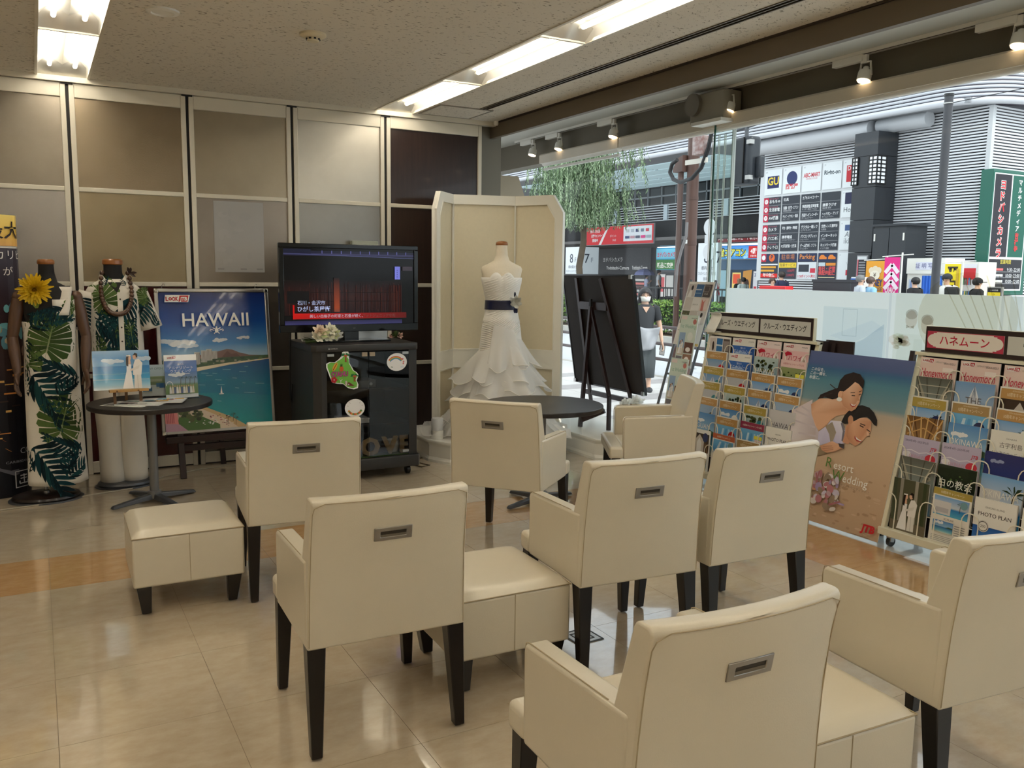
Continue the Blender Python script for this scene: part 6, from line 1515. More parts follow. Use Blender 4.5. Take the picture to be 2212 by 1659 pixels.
p.ell(*c7(497,478),.016,.024,SK,12); p.ell(*c7(493,516),.022,.014,(240,238,234),10); p.line(C7((582,478),(606,478)),.006,(60,40,36)); p.line(C7((632,470),(648,462)),.006,(60,40,36)); p.line(C7((574,458),(606,454)),.005,(84,58,50)); p.line(C7((634,446),(654,436)),.005,(84,58,50)); p.poly(C7((628,490),(642,512),(622,518)),SK2)
p.poly(C7((572,540),(600,548),(620,540),(610,562),(590,568),(576,558)),(186,76,70)); p.poly(C7((575,542),(600,550),(617,543),(606,556),(588,558)),(246,242,238))
p.poly(C7((360,905),(420,868),(450,852),(500,872),(522,898),(470,930),(410,950),(372,935)),[SK2,SK,SK3,SK,SK2,SK,SK2,SK2])
for q in ((380,905,450,890),(378,920,460,905),(390,935,460,918)):p.line(C7(q[:2],q[2:]),.003,(170,116,88))
p.poly(C7((495,862),(540,868),(535,900),(505,890)),(70,64,70))
p.poly(C7((275,1110),(310,1180),(330,1250),(280,1260)),(140,60,50)); p.poly(C7((262,1230),(330,1225),(335,1255),(270,1270)),SK2)
for _ in range(74):
    a=rp.uniform(0,1); x,y=250+a*250,1170+rp.uniform(-.5,1)*170+a*60; q=c7(min(x,500),min(max(y,1120),1440))
    if q[0]<.03:continue
    p.k-=.8; p.ell(q[0],q[1],rp.uniform(.01,.035),rp.uniform(.01,.028),rp.choice([(206,196,214),(226,216,218),(190,160,168),(216,206,200),(170,150,186),(180,120,126),(150,130,110)]),9,rp.uniform(0,3))
for q in ((340,1200,365,1100),(350,1190,340,1120),(480,1320,550,1330),(440,1350,520,1310)):p.line(C7(q[:2],q[2:]),.012,rp.choice([(176,156,196),(170,110,116)]))
for i,s_ in enumerate(('この日を、','この一瞬を、','永遠に。')):q=c7(282-9*i,292+34*i); p.text(s_,q[0],q[1],.026,(236,240,244),bold=.01)
q=c7(410,1058); p.text('R',q[0],q[1],.092,(92,130,60)); p.text('esort',q[0]+.062,q[1],.072,(246,244,238))
q=c7(452,1148); p.text('W',q[0],q[1],.092,(92,130,60)); p.text('edding',q[0]+.088,q[1],.072,(246,244,238)); q=c7(500,1178); p.text('・ リゾートウエディング ・',q[0],q[1]-.01,.022,(150,130,110),maxw=.24)
q=c7(668,1482); p.text('JTB',q[0],q[1]-.005,.062,(196,30,40),bold=.05,maxw=.10,shear=.12); q=c7(605,1490); p.rect(q[0],q[1]-.03,q[0]+.15,q[1]-.027,(120,104,90))
tp=thing('couple_poster','large poster of a laughing couple on a beach, between the two racks','poster',(4.372,4.118,.012),rot=(R(-12.2),0,R(-90)))
p.build('print',tp,PAPER)
ps=thing('poster_stand','dark stand holding up the couple poster between the racks','stand',(4.445,4.135,0),R(-90))
for x in (.10,.70):MB().bar((x,.10,.0),(x,.30,1.15),.03,.03,(0,1,0)).build('leg',DKB,ps)
MB().bar((.05,.29,1.05),(.75,.29,1.05),.03,.05).build('cross_bar',DKB,ps); MB().box(.02,.25,.30,.312,1.02,1.17).build('board',DKB,ps); MB().box(.1,.7,.0,.12,.0,.012).build('ledge',DKB,ps)

# ================================================================ slim leaflet stand at the window
a,b=PX(1489.5,610,4.98),PX(1545,610,4.98)
zt,yl,yr=a[2],a[1],b[1]
ls=thing('leaflet_stand','slim leaning metal stand with a photo sheet and leaflet pockets by the window','stand',(0,0,0))
GM=mat('grey_stand_tube',(104,106,110),.35,metal=.6)
def onl(y,z,d=0): return (4.98-(zt-z)*.30-d,y,z)
for y in (yl+.02,yr+.03):MB().tube([onl(y,.19,-.03),onl(y,zt+.02,-.03)],.012,8).build('upright',GM,ls)
for z in (.3,.75,1.12):MB().tube([onl(yl+.02,z,-.03),onl(yr+.03,z,-.03)],.009,8).build('cross_bar',GM,ls)
MB().box(onl(yl,.19)[0]-.05,onl(yl,.19)[0]+.25,yr-.05,yl+.06,.186,.20).build('foot_plate',GM,ls)
w=abs(yl-yr)
p=Print(w,.56,(240,236,230),thick=.002)
for i in range(3):
    for j in range(3):
        x,y=.012+i*(w-.02)/3,.19+j*.118; c=[(206,196,192),(64,104,150),(84,74,72),(214,206,200),(236,232,228),(226,206,198),(92,92,66),(200,192,184),(210,204,200)][(2-j)*3+i]
        p.rect(x,y,x+(w-.03)/3-.004,y+.112,c); k=(2-j)*3+i
        if k in (0,8):p.ell(x+.05,y+.08,.014,.022,(44,32,30),12); p.poly([(x+.01,y),(x+.06,y),(x+.055,y+.055),(x+.03,y+.06)],(240,236,232))
        if k==1:p.rect(x,y+.06,x+.075,y+.07,(206,216,224)); p.rect(x,y+.03,x+.075,y+.036,(150,180,206))
        if k==2:p.text('12:45',x+.04,y+.02,.022,(226,220,214),'c'); p.frame(x+.005,y+.045,x+.07,y+.10,.004,(160,150,144))
        if k==4:p.text('2024.9.30',x+.038,y+.045,.018,(120,116,116),'c',maxw=.065)
        if k==5:p.poly([(x+.02,y),(x+.05,y),(x+.045,y+.07),(x+.06,y+.1),(x+.035,y+.075),(x+.01,y+.1)],(200,120,110))
        if k==6:sparkle(p,x+.01,y+.02,x+.07,y+.09,9,[(60,66,44),(130,126,96)],.008,.014,random.Random(3))
p.text('ふたりだけの特別な時間',w*.42,.155,.014,(110,104,104),'c',maxw=w*.7); p.text('5 days',.10,.10,.02,(200,60,60)); p.rect(.02,.125,w*.5,.129,(160,154,150)); p.rect(w*.62,0,w,.02,(226,190,110))
ob=p.build('photo_sheet',None,PAPER,onl(yl,zt-.53,.0),(R(-16.7),0,R(-90))); tag(ob,'curling photo collage sheet hung at the top of the slim leaflet stand','poster')
p=Print(.215,.44,[(0,(214,222,214)),(1,(206,220,206))],thick=.006)
p.text('1st Wedding',.11,.33,.045,(120,170,150),'c',maxw=.19,shear=.2); p.ell(.18,.385,.022,.022,(196,120,110),12); p.text('amelie.bleu',.205,.41,.016,(90,84,80),'r'); p.rect(.01,.40,.08,.43,(236,220,214)); p.ell(.15,.26,.034,.036,(226,230,222),18)
p.rect(.015,.10,.09,.29,(150,176,206)); p.rect(.015,.10,.09,.16,(206,190,170)); bridal_pair(p,.055,.11,.12); p.rect(.10,.12,.205,.21,(110,74,58)); p.ell(.15,.15,.03,.02,(236,230,226),12); p.rect(.10,.02,.205,.11,(150,110,86)); p.ell(.15,.06,.03,.03,(240,232,226),12); p.rect(.015,.02,.09,.09,(120,116,120))
wm=p.mesh('leaflet',PAPER)
c1=PX(1455,790,4.72); c2=PX(1434,868,4.60)
tag(put('leaflet',wm,None,(c1[0],c1[1],c1[2]),(R(-9),0,R(-90))),'pale green wedding leaflet in the upper pocket of the slim stand','leaflet','leaflets on the slim stand')
tag(put('leaflet',wm,None,(c2[0],c2[1],c2[2]-.06),(R(-9),0,R(-90))),'pale green wedding leaflet in the lower pocket of the slim stand','leaflet','leaflets on the slim stand')
for c,nm in ((c1,'a'),(c2,'b')):MB().box(c[0]-.03,c[0]+.06,c[1]-.23,c[1]+.015,c[2]-(.068 if nm=='b' else .008),c[2]-(.06 if nm=='b' else 0)).build('pocket',ACR,ls)
q=PX(1446,882,4.66)
p=Print(.23,.22,(236,236,230),thick=.004); p.poly([(.09,0),(.23,0),(.23,.22),(.11,.22)],(176,196,186)); p.rect(.14,.13,.21,.20,(24,60,70)); p.text('JB',.175,.145,.035,(236,236,232),'c',bold=.02); p.text('FOR WEDDING',.05,.12,.012,(120,130,126),'c',maxw=.07); p.text('PORTRAIT',.165,.07,.014,(120,140,134),'c'); p.ell(.05,.03,.025,.03,(206,190,160),14)
tag(p.build('booklet',None,PAPER,(q[0],q[1],.187),(R(-10),0,R(-90))),'white and sage booklet standing on the stage behind the side-facing armchair','booklet')
q=PX(1527,718,4.60)
t=thing('curved_holder','white curved plastic holder on the left end of the cruise rack top','holder',(q[0],q[1],1.166))
MB().grid(lambda u,v:(.06*math.sin(v*2.6)-.02,-.115*u,.145*math.sin(v*1.57)**.8 if v<1 else .145),4,12).build('shell',WHITE,t,smooth=80,solid=.004); MB().box(-.03,.05,-.115,0,-.004,.004).build('foot',WHITE,t)

# ================================================================ frosted film on the lower window, with faint posters showing through it
FW=8.4; FY=5.59
p=Print(FW,1.465,(224,230,228)); p.build('frosted_film',w2,FILM,(5.192,FY,.03),(0,0,R(-90)))
def ink_filter():
    m=bpy.data.materials.new('faint_show_through'); m.use_nodes=True; nt=m.node_tree; nt.nodes.clear()
    o=nt.nodes.new('ShaderNodeOutputMaterial'); a=nt.nodes.new('ShaderNodeBsdfTransparent'); at=nt.nodes.new('ShaderNodeAttribute'); at.attribute_name='ink'
    nt.links.new(at.outputs['Color'],a.inputs[0]); nt.links.new(a.outputs[0],o.inputs[0]); return m
INKF=ink_filter()
class Faint(Print):
    def poly(s,pts,col):
        return Print.poly(s,pts,tuple(min(255,int(255-(232-c)*.42)) for c in col))
    def line(s,pts,w,col): return Print.line(s,pts,w,tuple(min(255,int(255-(232-c)*.45)) for c in col))
p=Faint(FW,1.465,None,step=.0001)
def f_(u,v):q=PX(u,v,5.19); return (FY-q[1],q[2]-.03)
def fr_(x0,y0,x1,y1,c):a=f_(x0,y1); b=f_(x1,y0); p.rect(a[0],a[1],b[0],b[1],c)
fr_(1772,668,1918,790,(196,206,212)); fr_(1925,640,2160,800,(204,206,196)); fr_(2170,640,2210,800,(204,210,210))
a=f_(1790,765); b=f_(1910,700); p.poly([a,(b[0],a[1]),b,(a[0]+.3,b[1]-.12)],(176,190,204)); p.poly([(a[0],a[1]+.14),(b[0]-.1,b[1]+.02),(b[0],b[1]-.03),(a[0]+.2,a[1]+.1)],(214,220,226))
a=f_(1818,725); p.frame(a[0],a[1],a[0]+.13,a[1]+.2,.006,(186,196,200))
a=f_(2085,690); p.ell(a[0],a[1],.34,.30,(204,194,168),30)
for q in range(7):p.line([(a[0]-.2+.08*q,a[1]+.28),(a[0]+.1+.05*q,a[1]-.2)],.008,(188,178,154))
for (u,v,c) in ((1969,690,(190,170,150)),(2003,702,(194,172,150))):
    a=f_(u,v); p.poly([(a[0]-.11,a[1]-.42),(a[0]+.11,a[1]-.42),(a[0]+.09,a[1]-.1),(a[0]-.09,a[1]-.1)],(222,224,220)); p.ell(a[0],a[1],.045,.062,c,16); p.ell(a[0],a[1]+.035,.046,.035,(150,140,128),14)
a=f_(1966,706); p.poly([(a[0]-.03,a[1]+.012),(a[0],a[1]),(a[0]-.03,a[1]-.012)],(140,130,110)); p.poly([(a[0]+.03,a[1]+.012),(a[0],a[1]),(a[0]+.03,a[1]-.012)],(140,130,110))
sparkle(p,*f_(1930,750),*f_(1958,728),14,[(206,180,160),(190,196,170),(214,196,180)],.02,.05,random.Random(2))
for u in (1922,2165):a=f_(u,640); p.rect(a[0],0,a[0]+.02,1.465,(196,200,206))
p.build('faint_print',w2,INKF,(5.1905,FY,.03),(0,0,R(-90)))
# ================================================================ street outside: ground
ASPH=world_mat('pale_asphalt',(196,199,202),(178,181,185),30,(1,1,1),.8)
PAVE=mat('pale_paving',(206,204,202),.8,noise=(9,.08)); PAVE2=mat('grey_paving',(170,166,166),.8,noise=(9,.08)); KERB=mat('kerb_concrete',(186,182,174),.8,noise=(6,.12)); SOIL=mat('brown_soil',(112,92,74),.9,noise=(14,.3))
PLAZA=world_mat('plaza_paving',(186,184,182),(166,163,160),2,(1,1,1),.75)
sw=MB().box(5.21,8.62,-20,60,-.2,-.012).build('sidewalk',KERB); sw['kind']='structure'
m1,m2=None,None
for i in range(6):
    for j in range(14):
        x,y=5.34+.54*i,5.8+.42*j
        if m1 is None:
            o=MB().box(.003,.537,.003,.417,-.014,0).build('paver',PAVE,sw,loc=(x,y,0)); m1=o.data; m2=m1.copy(); m2.materials[0]=PAVE2
        else:put('paver',m2 if j%3==1 else m1,sw,(x,y,0))
s=MB().box(5.34,8.58,-20,5.8,-.014,0); s.box(5.34,8.58,11.68,60,-.014,0); s.build('paved_surface',PAVE,sw)
r_=MB().box(8.62,13.2,-20,70,-.2,-.02).build('road',ASPH); r_['kind']='structure'
s=MB().box(8.55,8.68,-20,70,-.2,.004).build('kerb_1',KERB); s['kind']='structure'
s=MB().box(13.2,13.4,-20,70,-.2,.12).build('kerb_2',KERB); s['kind']='structure'
s=MB().box(13.4,14.9,-20,70,-.2,.10).build('planting_strip_ground',SOIL); s['kind']='structure'
s=MB().box(14.9,60,-20,110,-.2,.0).build('plaza_ground',PLAZA); s['kind']='structure'

# pipe guard rail beside the near kerb
BRN=mat('brown_guard_paint',(74,60,58),.45)
t=thing('guard_rail','dark brown pipe guard rail beyond the walking woman','guard rail',(8.45,10,0))
for z in (.30,.54,.80):MB().tube([(0,-4,z),(0,9,z)],.026,8).build('rail',BRN,t)
for y in (-3.9,-1.9,2.1,4.1,6.1,8.1):MB().tube([(0,y,0),(0,y,.84)],.036,10).build('post',BRN,t)
# far fence behind the hedge
BLKM=mat('black_fence_paint',(40,40,42),.5)
t=thing('street_fence','black railing fence behind the clipped hedge across the road','fence',(14.75,17,.1))
fz=PX(1440,622,14.75)[2]-.1
for z in (.25,fz):MB().box(-.02,.02,-8,12,z-.02,z+.02).build('rail',BLKM,t)
bar=None
for k in range(134):
    y=-8+.15*k
    if bar is None:bar=MB().box(-.010,.010,-.010,.010,.2,fz).build('bar',BLKM,t,loc=(0,y,0))
    else:put('bar',bar.data,t,(0,y,0))
for y in (-8,-4,0,4,8,12):MB().box(-.04,.04,-.04,.04,0,fz+.06).build('post',BLKM,t)
# hedge
rg=random.Random(31)
hd=thing('hedge','clipped green hedge along the far side of the road','hedge',(14.1,16.5,.1))
hz=PX(1440,652,13.75)[2]-.1
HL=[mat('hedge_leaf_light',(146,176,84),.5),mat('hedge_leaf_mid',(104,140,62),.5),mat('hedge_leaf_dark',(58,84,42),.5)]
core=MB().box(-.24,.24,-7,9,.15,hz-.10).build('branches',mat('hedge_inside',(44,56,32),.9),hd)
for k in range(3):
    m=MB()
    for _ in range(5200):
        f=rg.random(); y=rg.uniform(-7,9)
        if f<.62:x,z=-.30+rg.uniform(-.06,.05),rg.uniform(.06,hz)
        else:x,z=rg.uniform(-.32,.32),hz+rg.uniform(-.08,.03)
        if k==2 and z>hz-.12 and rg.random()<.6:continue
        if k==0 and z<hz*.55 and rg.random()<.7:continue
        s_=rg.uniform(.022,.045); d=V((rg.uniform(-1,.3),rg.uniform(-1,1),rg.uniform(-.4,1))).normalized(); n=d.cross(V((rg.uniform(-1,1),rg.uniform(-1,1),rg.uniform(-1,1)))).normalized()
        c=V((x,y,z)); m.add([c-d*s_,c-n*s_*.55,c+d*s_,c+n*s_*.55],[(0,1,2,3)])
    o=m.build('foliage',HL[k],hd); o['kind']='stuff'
for k in range(60):pass
st=MB()
for k in range(90):y=rg.uniform(-7,9); x=rg.uniform(-.28,.1); st.tube([(x,y,0),(x+rg.uniform(-.05,.05),y+rg.uniform(-.06,.06),.4)],.012,4)
o=st.build('stems',mat('hedge_stem',(92,74,56),.8),hd); o['kind']='stuff'

# willow
BARK=mat('willow_bark',(92,80,66),.85,noise=(8,.3),bump=(20,.4))
tk=PX(1253,600,13.58); wt=thing('willow_tree','weeping willow with long hanging sprays across the road','tree',(13.58,tk[1],.1))
cz=PX(1250,400,13.9)[2]-.1
MB().tube([(0,0,0),(.02,-.02,1.0),(-.02,.03,1.7),(.04,-.08,2.4),(.0,-.1,3.1),(0,-.1,cz+.6)],[.11,.10,.095,.09,.07,.04],10).build('trunk',BARK,wt,smooth=70)
br=MB(); tips=[]; zlow=PX(1250,498,13.58)[2]-.1
for k in range(26):
    a=rg.uniform(0,TT); z0=rg.uniform(2.3,cz+.6); L=rg.uniform(.5,1.5); e=V((L*math.cos(a)*.9,L*math.sin(a)-.1,z0+rg.uniform(.5,1.3)))
    mid=V((e.x*.5,e.y*.5,z0+.75*(e.z-z0))); br.tube([(0,-.1,z0),mid,e],[.03,.02,.01],5); tips+=[mid,e,(mid+e)/2]
br.build('branches',BARK,wt)
WL=[mat('willow_leaf_pale',(150,170,134),.6),mat('willow_leaf_mid',(112,136,98),.6),mat('willow_leaf_deep',(78,98,70),.6)]
for k in range(3):
    m=MB()
    for _ in range(430):
        tp=rg.choice(tips); x,y,z=tp.x+rg.uniform(-.35,.35),tp.y+rg.uniform(-.40,.40),tp.z+rg.uniform(-.1,.15)
        rr=math.hypot(x,y); L=rg.uniform(.7,1.7)*(1.1 if rr>.7 else .9); zb_=max(zlow+rg.uniform(0,.3),z-L); vx,vy=x*.12,y*.12; n=int((z-zb_)/.045)
        for i in range(n):
            q=i/max(1,n); px_,py_,pz_=x+vx*q+.03*math.sin(5*q+x*9),y+vy*q+.03*math.cos(4*q+y*7),z-(z-zb_)*q
            d=V((rg.uniform(-.6,.6),rg.uniform(-.6,.6),-1)).normalized(); s_=V((rg.uniform(-1,1),rg.uniform(-1,1),0)).normalized(); l=rg.uniform(.07,.12); w_=.016; c=V((px_,py_,pz_))
            m.add([c,c+d*l*.5+s_*w_,c+d*l,c+d*l*.5-s_*w_],[(0,1,2,3)])
    o=m.build('foliage',WL[k],wt); o['kind']='stuff'

# brown utility pole with pipe, cable loop and box
PB=mat('brown_steel_pole',(92,66,57),.5,noise=(5,.15)); CBL=mat('black_cable_rubber',(22,22,24),.5)
q=PX(1490,566,8.75); qs=PX(1464,566,8.65)[1]-q[1]
up=thing('utility_pole','thick brown steel pole with a thinner pipe, black cable loop and rusty box','pole',(8.75,q[1],0))
MB().tube([(0,0,0),(0,0,4.8)],.09,20).build('pole',PB,up,smooth=40)
for z in (1.1,2.05,2.72):MB().tube([(0,0,z),(0,0,z+.05)],.095,20).build('band',mat('dark_pole_band',(84,60,52),.5),up)
MB().tube([(-.10,qs,0),(-.10,qs,3.18)],.045,14).build('side_pipe',PB,up,smooth=40)
MB().prism([(-.10,3.14),(.12,3.14),(.12,3.2),(.02,3.34),(-.10,3.38)],-.06,.06,'x').build('pipe_cap',PB,up,loc=(-.10,qs,0))
def up_l(u,v,X=8.45):q2=PX(u,v,X); return (q2[0]-8.75,q2[1]-q[1],q2[2])
MB().tube([up_l(1538,283),up_l(1530,320),up_l(1515,362),up_l(1495,385),up_l(1470,394),up_l(1455,388),up_l(1447,372),up_l(1452,354),up_l(1463,345)],.030,8).build('cable_loop',CBL,up,smooth=60)
a,b=up_l(1503,296),up_l(1523,333); MB().box(a[0]-.06,a[0]+.06,b[1],a[1],b[2],a[2]).build('rusty_box',mat('rusty_white_box',(186,176,172),.6,noise=(10,.4),col2=(120,70,60)),up,bevel=.005)
a,b=up_l(1481,352),up_l(1528,345); MB().bar(a,b,.02,.07).build('cross_arm',mat('pale_arm',(206,200,188),.5),up)
p=Print(.09,.055,(240,240,236)); p.rect(.02,.02,.07,.028,(90,90,90)); p.build('plate',up,SIGN,(-.10,.045,up_l(1494,524)[2]),(0,0,R(-90)))
MB().tube([up_l(1484,480),up_l(1482,510),up_l(1472,540),up_l(1463,575),up_l(1458,640)],.022,7).build('conduit',mat('grey_conduit',(120,116,116),.5),up,smooth=60)
# signal box, round signs, street lamp pole
a,b=PX(1592,300,9.2),PX(1629,398,9.2)
t=thing('traffic_signal','black traffic signal housing seen from behind, hanging above the street','traffic signal',(9.2,(a[1]+b[1])/2,(a[2]+b[2])/2)); hh=(a[2]-b[2])/2; hw=abs(a[1]-b[1])/2
SGB=mat('dark_signal_housing',(44,48,54),.4)
MB().box(-.10,.12,-hw,hw,-hh,hh).build('housing',SGB,t,bevel=.05,seg=3); MB().box(-.125,-.10,-hw*.4,-hw*.34,-hh*.95,hh*.95).build('seam',BLACK,t)
for z in (-.25,.25):MB().box(-.13,-.05,-hw-.02,-hw*.7,z-.03,z+.03).build('latch',CHROME,t)
MB().box(.0,.1,-hw-.10,-hw,-.25,.05).build('side_box',SGB,t,bevel=.02); MB().tube([(0,0,hh),(0,0,hh+.22)],.03,8).build('hanger',DARKMETAL,t); MB().tube([(0,hw,hh+.12),(0,-hw,hh+.16)],.02,6).build('clamp',DARKMETAL,t)
MB().tube([(0,0,hh+.2),(-.45,up.location[1]-(a[1]+b[1])/2,hh+.25)],.035,8).build('arm',DARKMETAL,t)
q2=PX(1534,560,9.6)
t=thing('sign_post','thin post with two round road signs seen from behind, beside the brown pole','road sign',(9.6,q2[1],0)); MB().tube([(0,0,0),(0,0,2.75)],.03,10).build('post',STEEL,t)
for v in (491,545):z=PX(1534,v,9.6)[2]; MB().tube([(-.03,0,z),(-.04,0,z)],.135,26).build('sign_disc',mat('grey_sign_back',(206,208,210),.4,metal=.3),t)
z=PX(1534,517,9.6)[2]; MB().box(-.045,-.035,-.10,.10,z-.07,z+.07).build('sign_plate',mat('grey_sign_back',(206,208,210),.4,metal=.3),t)
q2=PX(2030,480,12.0)
t=thing('lamp_pole','slim dark grey pole rising in front of the striped corner building','pole',(12.0,q2[1],0)); zt2=PX(2055,206,12.0)[2]
MB().tube([(0,0,0),(0,0,zt2)],.062,14).build('pole',mat('dark_grey_pole',(66,66,70),.45),t,smooth=40); MB().tube([(0,0,zt2-.01),(0,0,zt2+.03)],.07,14).build('cap',BLACK,t); MB().tube([(0,0,zt2-.12),(0,0,zt2-.10)],.072,14).build('band',CHROME,t)
MB().tube([(0,-.06,zt2-.11),(1.5,-3.5,zt2+.3)],.006,5).build('wire',BLACK,t)

# ================================================================ corner building across the street
XF=22.0
SLATW=mat('white_louver_blade',(226,228,232),.4); DKBK=mat('dark_louver_backing',(58,56,62),.7); TUBEW=mat('white_facade_tube',(206,208,214),.35); GRYS=mat('grey_soffit_metal',(150,152,156),.5); STONE=mat('black_granite',(48,51,56),.35,noise=(3,.12)); MULL=mat('grey_mullion',(150,154,158),.4)
bd_=struct('corner_building')
yc=PX(2140,300,XF)[1]                     # corner line
zb2=PX(1850,258,21.2)[2]; tz=[PX(1850,v,21.2)[2] for v in (246,238.5,231,223.5)]; dz=tz[1]-tz[0]
tz+=[tz[-1]+dz*(k+1) for k in range(6)]
def facade_tube(z,rad,X,name,m):
    ye=yc-.5; rc=1.7; pts=[(X,62,z),(X,40,z),(X,ye+rc,z)]
    for k in range(1,9):a=k/8*PI/2; pts.append((X+rc-rc*math.cos(a),ye+rc-rc*math.sin(a),z))
    pts.append((60,ye,z)); MB().tube(pts,rad,8).build(name,m,bd_,smooth=50)
for z in tz:facade_tube(z,.036,21.2,'facade_tube',TUBEW)
facade_tube(zb2,.095,21.15,'lower_tube',TUBEW)
def bent(x0,y0,z0,z1,m,name,th=.1,rc=1.6):
    pts=[(x0,62),(x0,y0+rc)]+[(x0+rc-rc*math.cos(k/8*PI/2),y0+rc-rc*math.sin(k/8*PI/2)) for k in range(1,9)]+[(60,y0)]
    b=MB(); n=len(pts); b.add([(x,y,z0) for x,y in pts]+[(x,y,z1) for x,y in pts],[(i,i+1,n+i+1,n+i) for i in range(n-1)]); return b.build(name,m,bd_,solid=th)
bent(21.75,yc-.05,zb2,tz[-1]+.3,mat('mauve_grey_wall',(96,92,102),.7),'tube_backing')
for k in range(22):
    y=yc+2.2+1.9*k; MB().box(21.22,21.3,y-.03,y+.03,zb2,tz[-1]+.1).build('tube_bracket',MULL,bd_)
MB().box(21.3,33,yc+.2,62,zb2-.05,zb2+.08).build('soffit',GRYS,bd_)
q=PX(1900,285,21.6); MB().tube([(21.7,yc+1.6,zb2-.22),(21.7,PX(1900,285,21.7)[1],zb2-.22)],.22,14).build('curved_canopy',mat('pale_canopy_metal',(196,198,202),.4),bd_,smooth=50)
MB().tube([(21.55,PX(1885,280,21.55)[1],zb2-.28),(21.55,PX(1640,310,21.55)[1],zb2-.28)],.26,14).build('curved_canopy',mat('pale_canopy_metal',(196,198,202),.4),bd_,smooth=50)
# striped cladding on both faces of the corner
ztop=zb2-.1; pitch=.078
y_p=PX(1905,450,XF)[1]; y_s=PX(1652,350,XF)[1]
m=MB(); k=0; z=.25
while z<ztop:
    m.box(XF-.02,XF+.04,yc,y_p,z,z+pitch*.55); z+=pitch
o=m.build('slat_cladding',SLATW,bd_); o['kind']='stuff'
m=MB(); z=.25
while z<ztop:m.box(XF,40,yc-.02,yc+.04,z,z+pitch*.55); z+=pitch
o=m.build('slat_cladding',SLATW,bd_); o['kind']='stuff'
m=MB(); z=PX(1660,372,XF)[2]
while z<ztop:m.box(XF-.02,XF+.04,y_p,y_s,z,z+pitch*.55); z+=pitch
z=.9
while z<PX(1660,604,XF)[2]:m.box(XF-.02,XF+.04,y_p,y_s,z,z+pitch*.55); z+=pitch
o=m.build('slat_cladding',SLATW,bd_); o['kind']='stuff'
MB().box(XF+.05,XF+.3,yc+.02,y_s,0,ztop).build('wall',DKBK,bd_); MB().box(XF+.05,40,yc+.05,yc+.3,0,ztop).build('wall',DKBK,bd_); MB().box(XF-.05,XF+.08,yc-.05,yc+.07,0,ztop).build('corner_post',mat('pale_corner_post',(206,208,210),.4),bd_)
MB().box(XF+.3,33,y_s-.2,y_s,0,zb2).build('return_wall',DKBK,bd_)

# stone pillar with lantern windows
a,b=PX(1838,450,21.1),PX(1888,450,21.1)
pl=thing('stone_pillar','black stone pillar with two lit lattice lantern windows on the corner building','pillar',(21.1,b[1],0)); pw_=a[1]-b[1]; dpt=PY(1931,450,b[1])[0]-21.1
zt3=PX(1888,283,21.1)[2]; LIT=mat('lit_lantern_glass',(240,244,248),.4,emit=(236,244,255),estr=.5)
zz=[0]+[PX(1888,v,21.1)[2] for v in (545,474,403,335)]+[zt3]
for i in range(len(zz)-1):MB().box(0,dpt,0,pw_,zz[i]+(.006 if i else 0),zz[i+1]-.006).build('stone_block',STONE,pl)
for (y0,y1,wrap) in ((-.01,pw_*.30,True),(pw_*.80,pw_+.01,False)):
    za,zb3=PX(1888,396,21.1)[2],PX(1888,337,21.1)[2]
    MB().box(-.02,.02,y0,y1,za,zb3).build('lantern_glass',LIT,pl)
    if wrap:MB().box(-.02,dpt*.42,-.02,.02,za,zb3).build('lantern_glass',LIT,pl)
    f=MB(); nb=7
    for k in range(nb+1):
        z=za+(zb3-za)*k/nb; f.box(-.04,.0,y0-.02,y1+.02,z-.018,z+.018)
        if wrap:f.box(-.04,dpt*.45,-.045,-.0,z-.018,z+.018)
    for y in (y0-.02,(y0+y1)/2,y1):f.box(-.045,.0,y-.014,y+.014,za,zb3)
    if wrap:
        for x in (.14,dpt*.42):f.box(x-.014,x+.014,-.05,0,za,zb3)
    f.build('lattice',BLACK,pl)

# tenant sign board: panels, each its own board
sb=thing('sign_board','tall tenant sign board of white logo panels and dark floor guide panels','sign',(XF-.12,y_s,0))
ue=[1652.7,1692.2,1733,1777,1821,1860]; ye_=[y_s-PX(u,360,XF-.12)[1] for u in ue]
def zv(v): return PX(1655,v,XF-.12)[2]
rows_=[(367,424),(426,482),(485,545),(547,603)]
MB().box(.02,.10,-ye_[-1]-.03,.05,zv(606),zv(364)).build('frame',mat('pale_sign_frame',(214,216,218),.4),sb)
def floor_panel(w,h,spec,red):
    p=Print(w,h,(58,62,70))
    n=len(spec)
    for i,(a_,b_) in enumerate(spec):
        y=h*(1-(i+1)/n)
        if red:p.rect(0,y,w*.30,y+h/n-.012,(196,40,70)); p.ell(w*.15,y+h/n*.48,w*.105,w*.105,(246,240,242),16); p.text(a_,w*.15,y+h/n*.38,w*.13,(190,60,80),'c'); p.text('ヨドバシカメラ',w*.34,y+h/n*.72,w*.075,(226,110,130),maxw=w*.62); p.text(b_,w*.34,y+h/n*.30,w*.17,(240,240,240),maxw=w*.62,bold=.02)
        else:p.text(a_,w*.08,y+h/n*.42,w*.15,(236,236,238),maxw=w*.86,bold=.02); p.text(b_,w*.08,y+h/n*.14,w*.09,(200,200,204),maxw=w*.8)
        p.line([(0,y),(w,y)],.012,(150,152,156))
    return p
FG=[[('5F','おもちゃ'),('4F','生活家電'),('3F','AV機器')],[('玩具',''),('冷蔵庫・洗濯機・エアコン','掃除機 照明'),('テレビ・イヤホン・楽器','スピーカー')],[('カプセルトイコーナー',''),('季節家電 調理家電','キッチン用品 アイロン'),('液晶テレビ レコーダー','ホームシアター')],[('',''),('携帯ラジオ','電話機 電球'),('ヘッドホン・アンプ','ホームシアター')]]
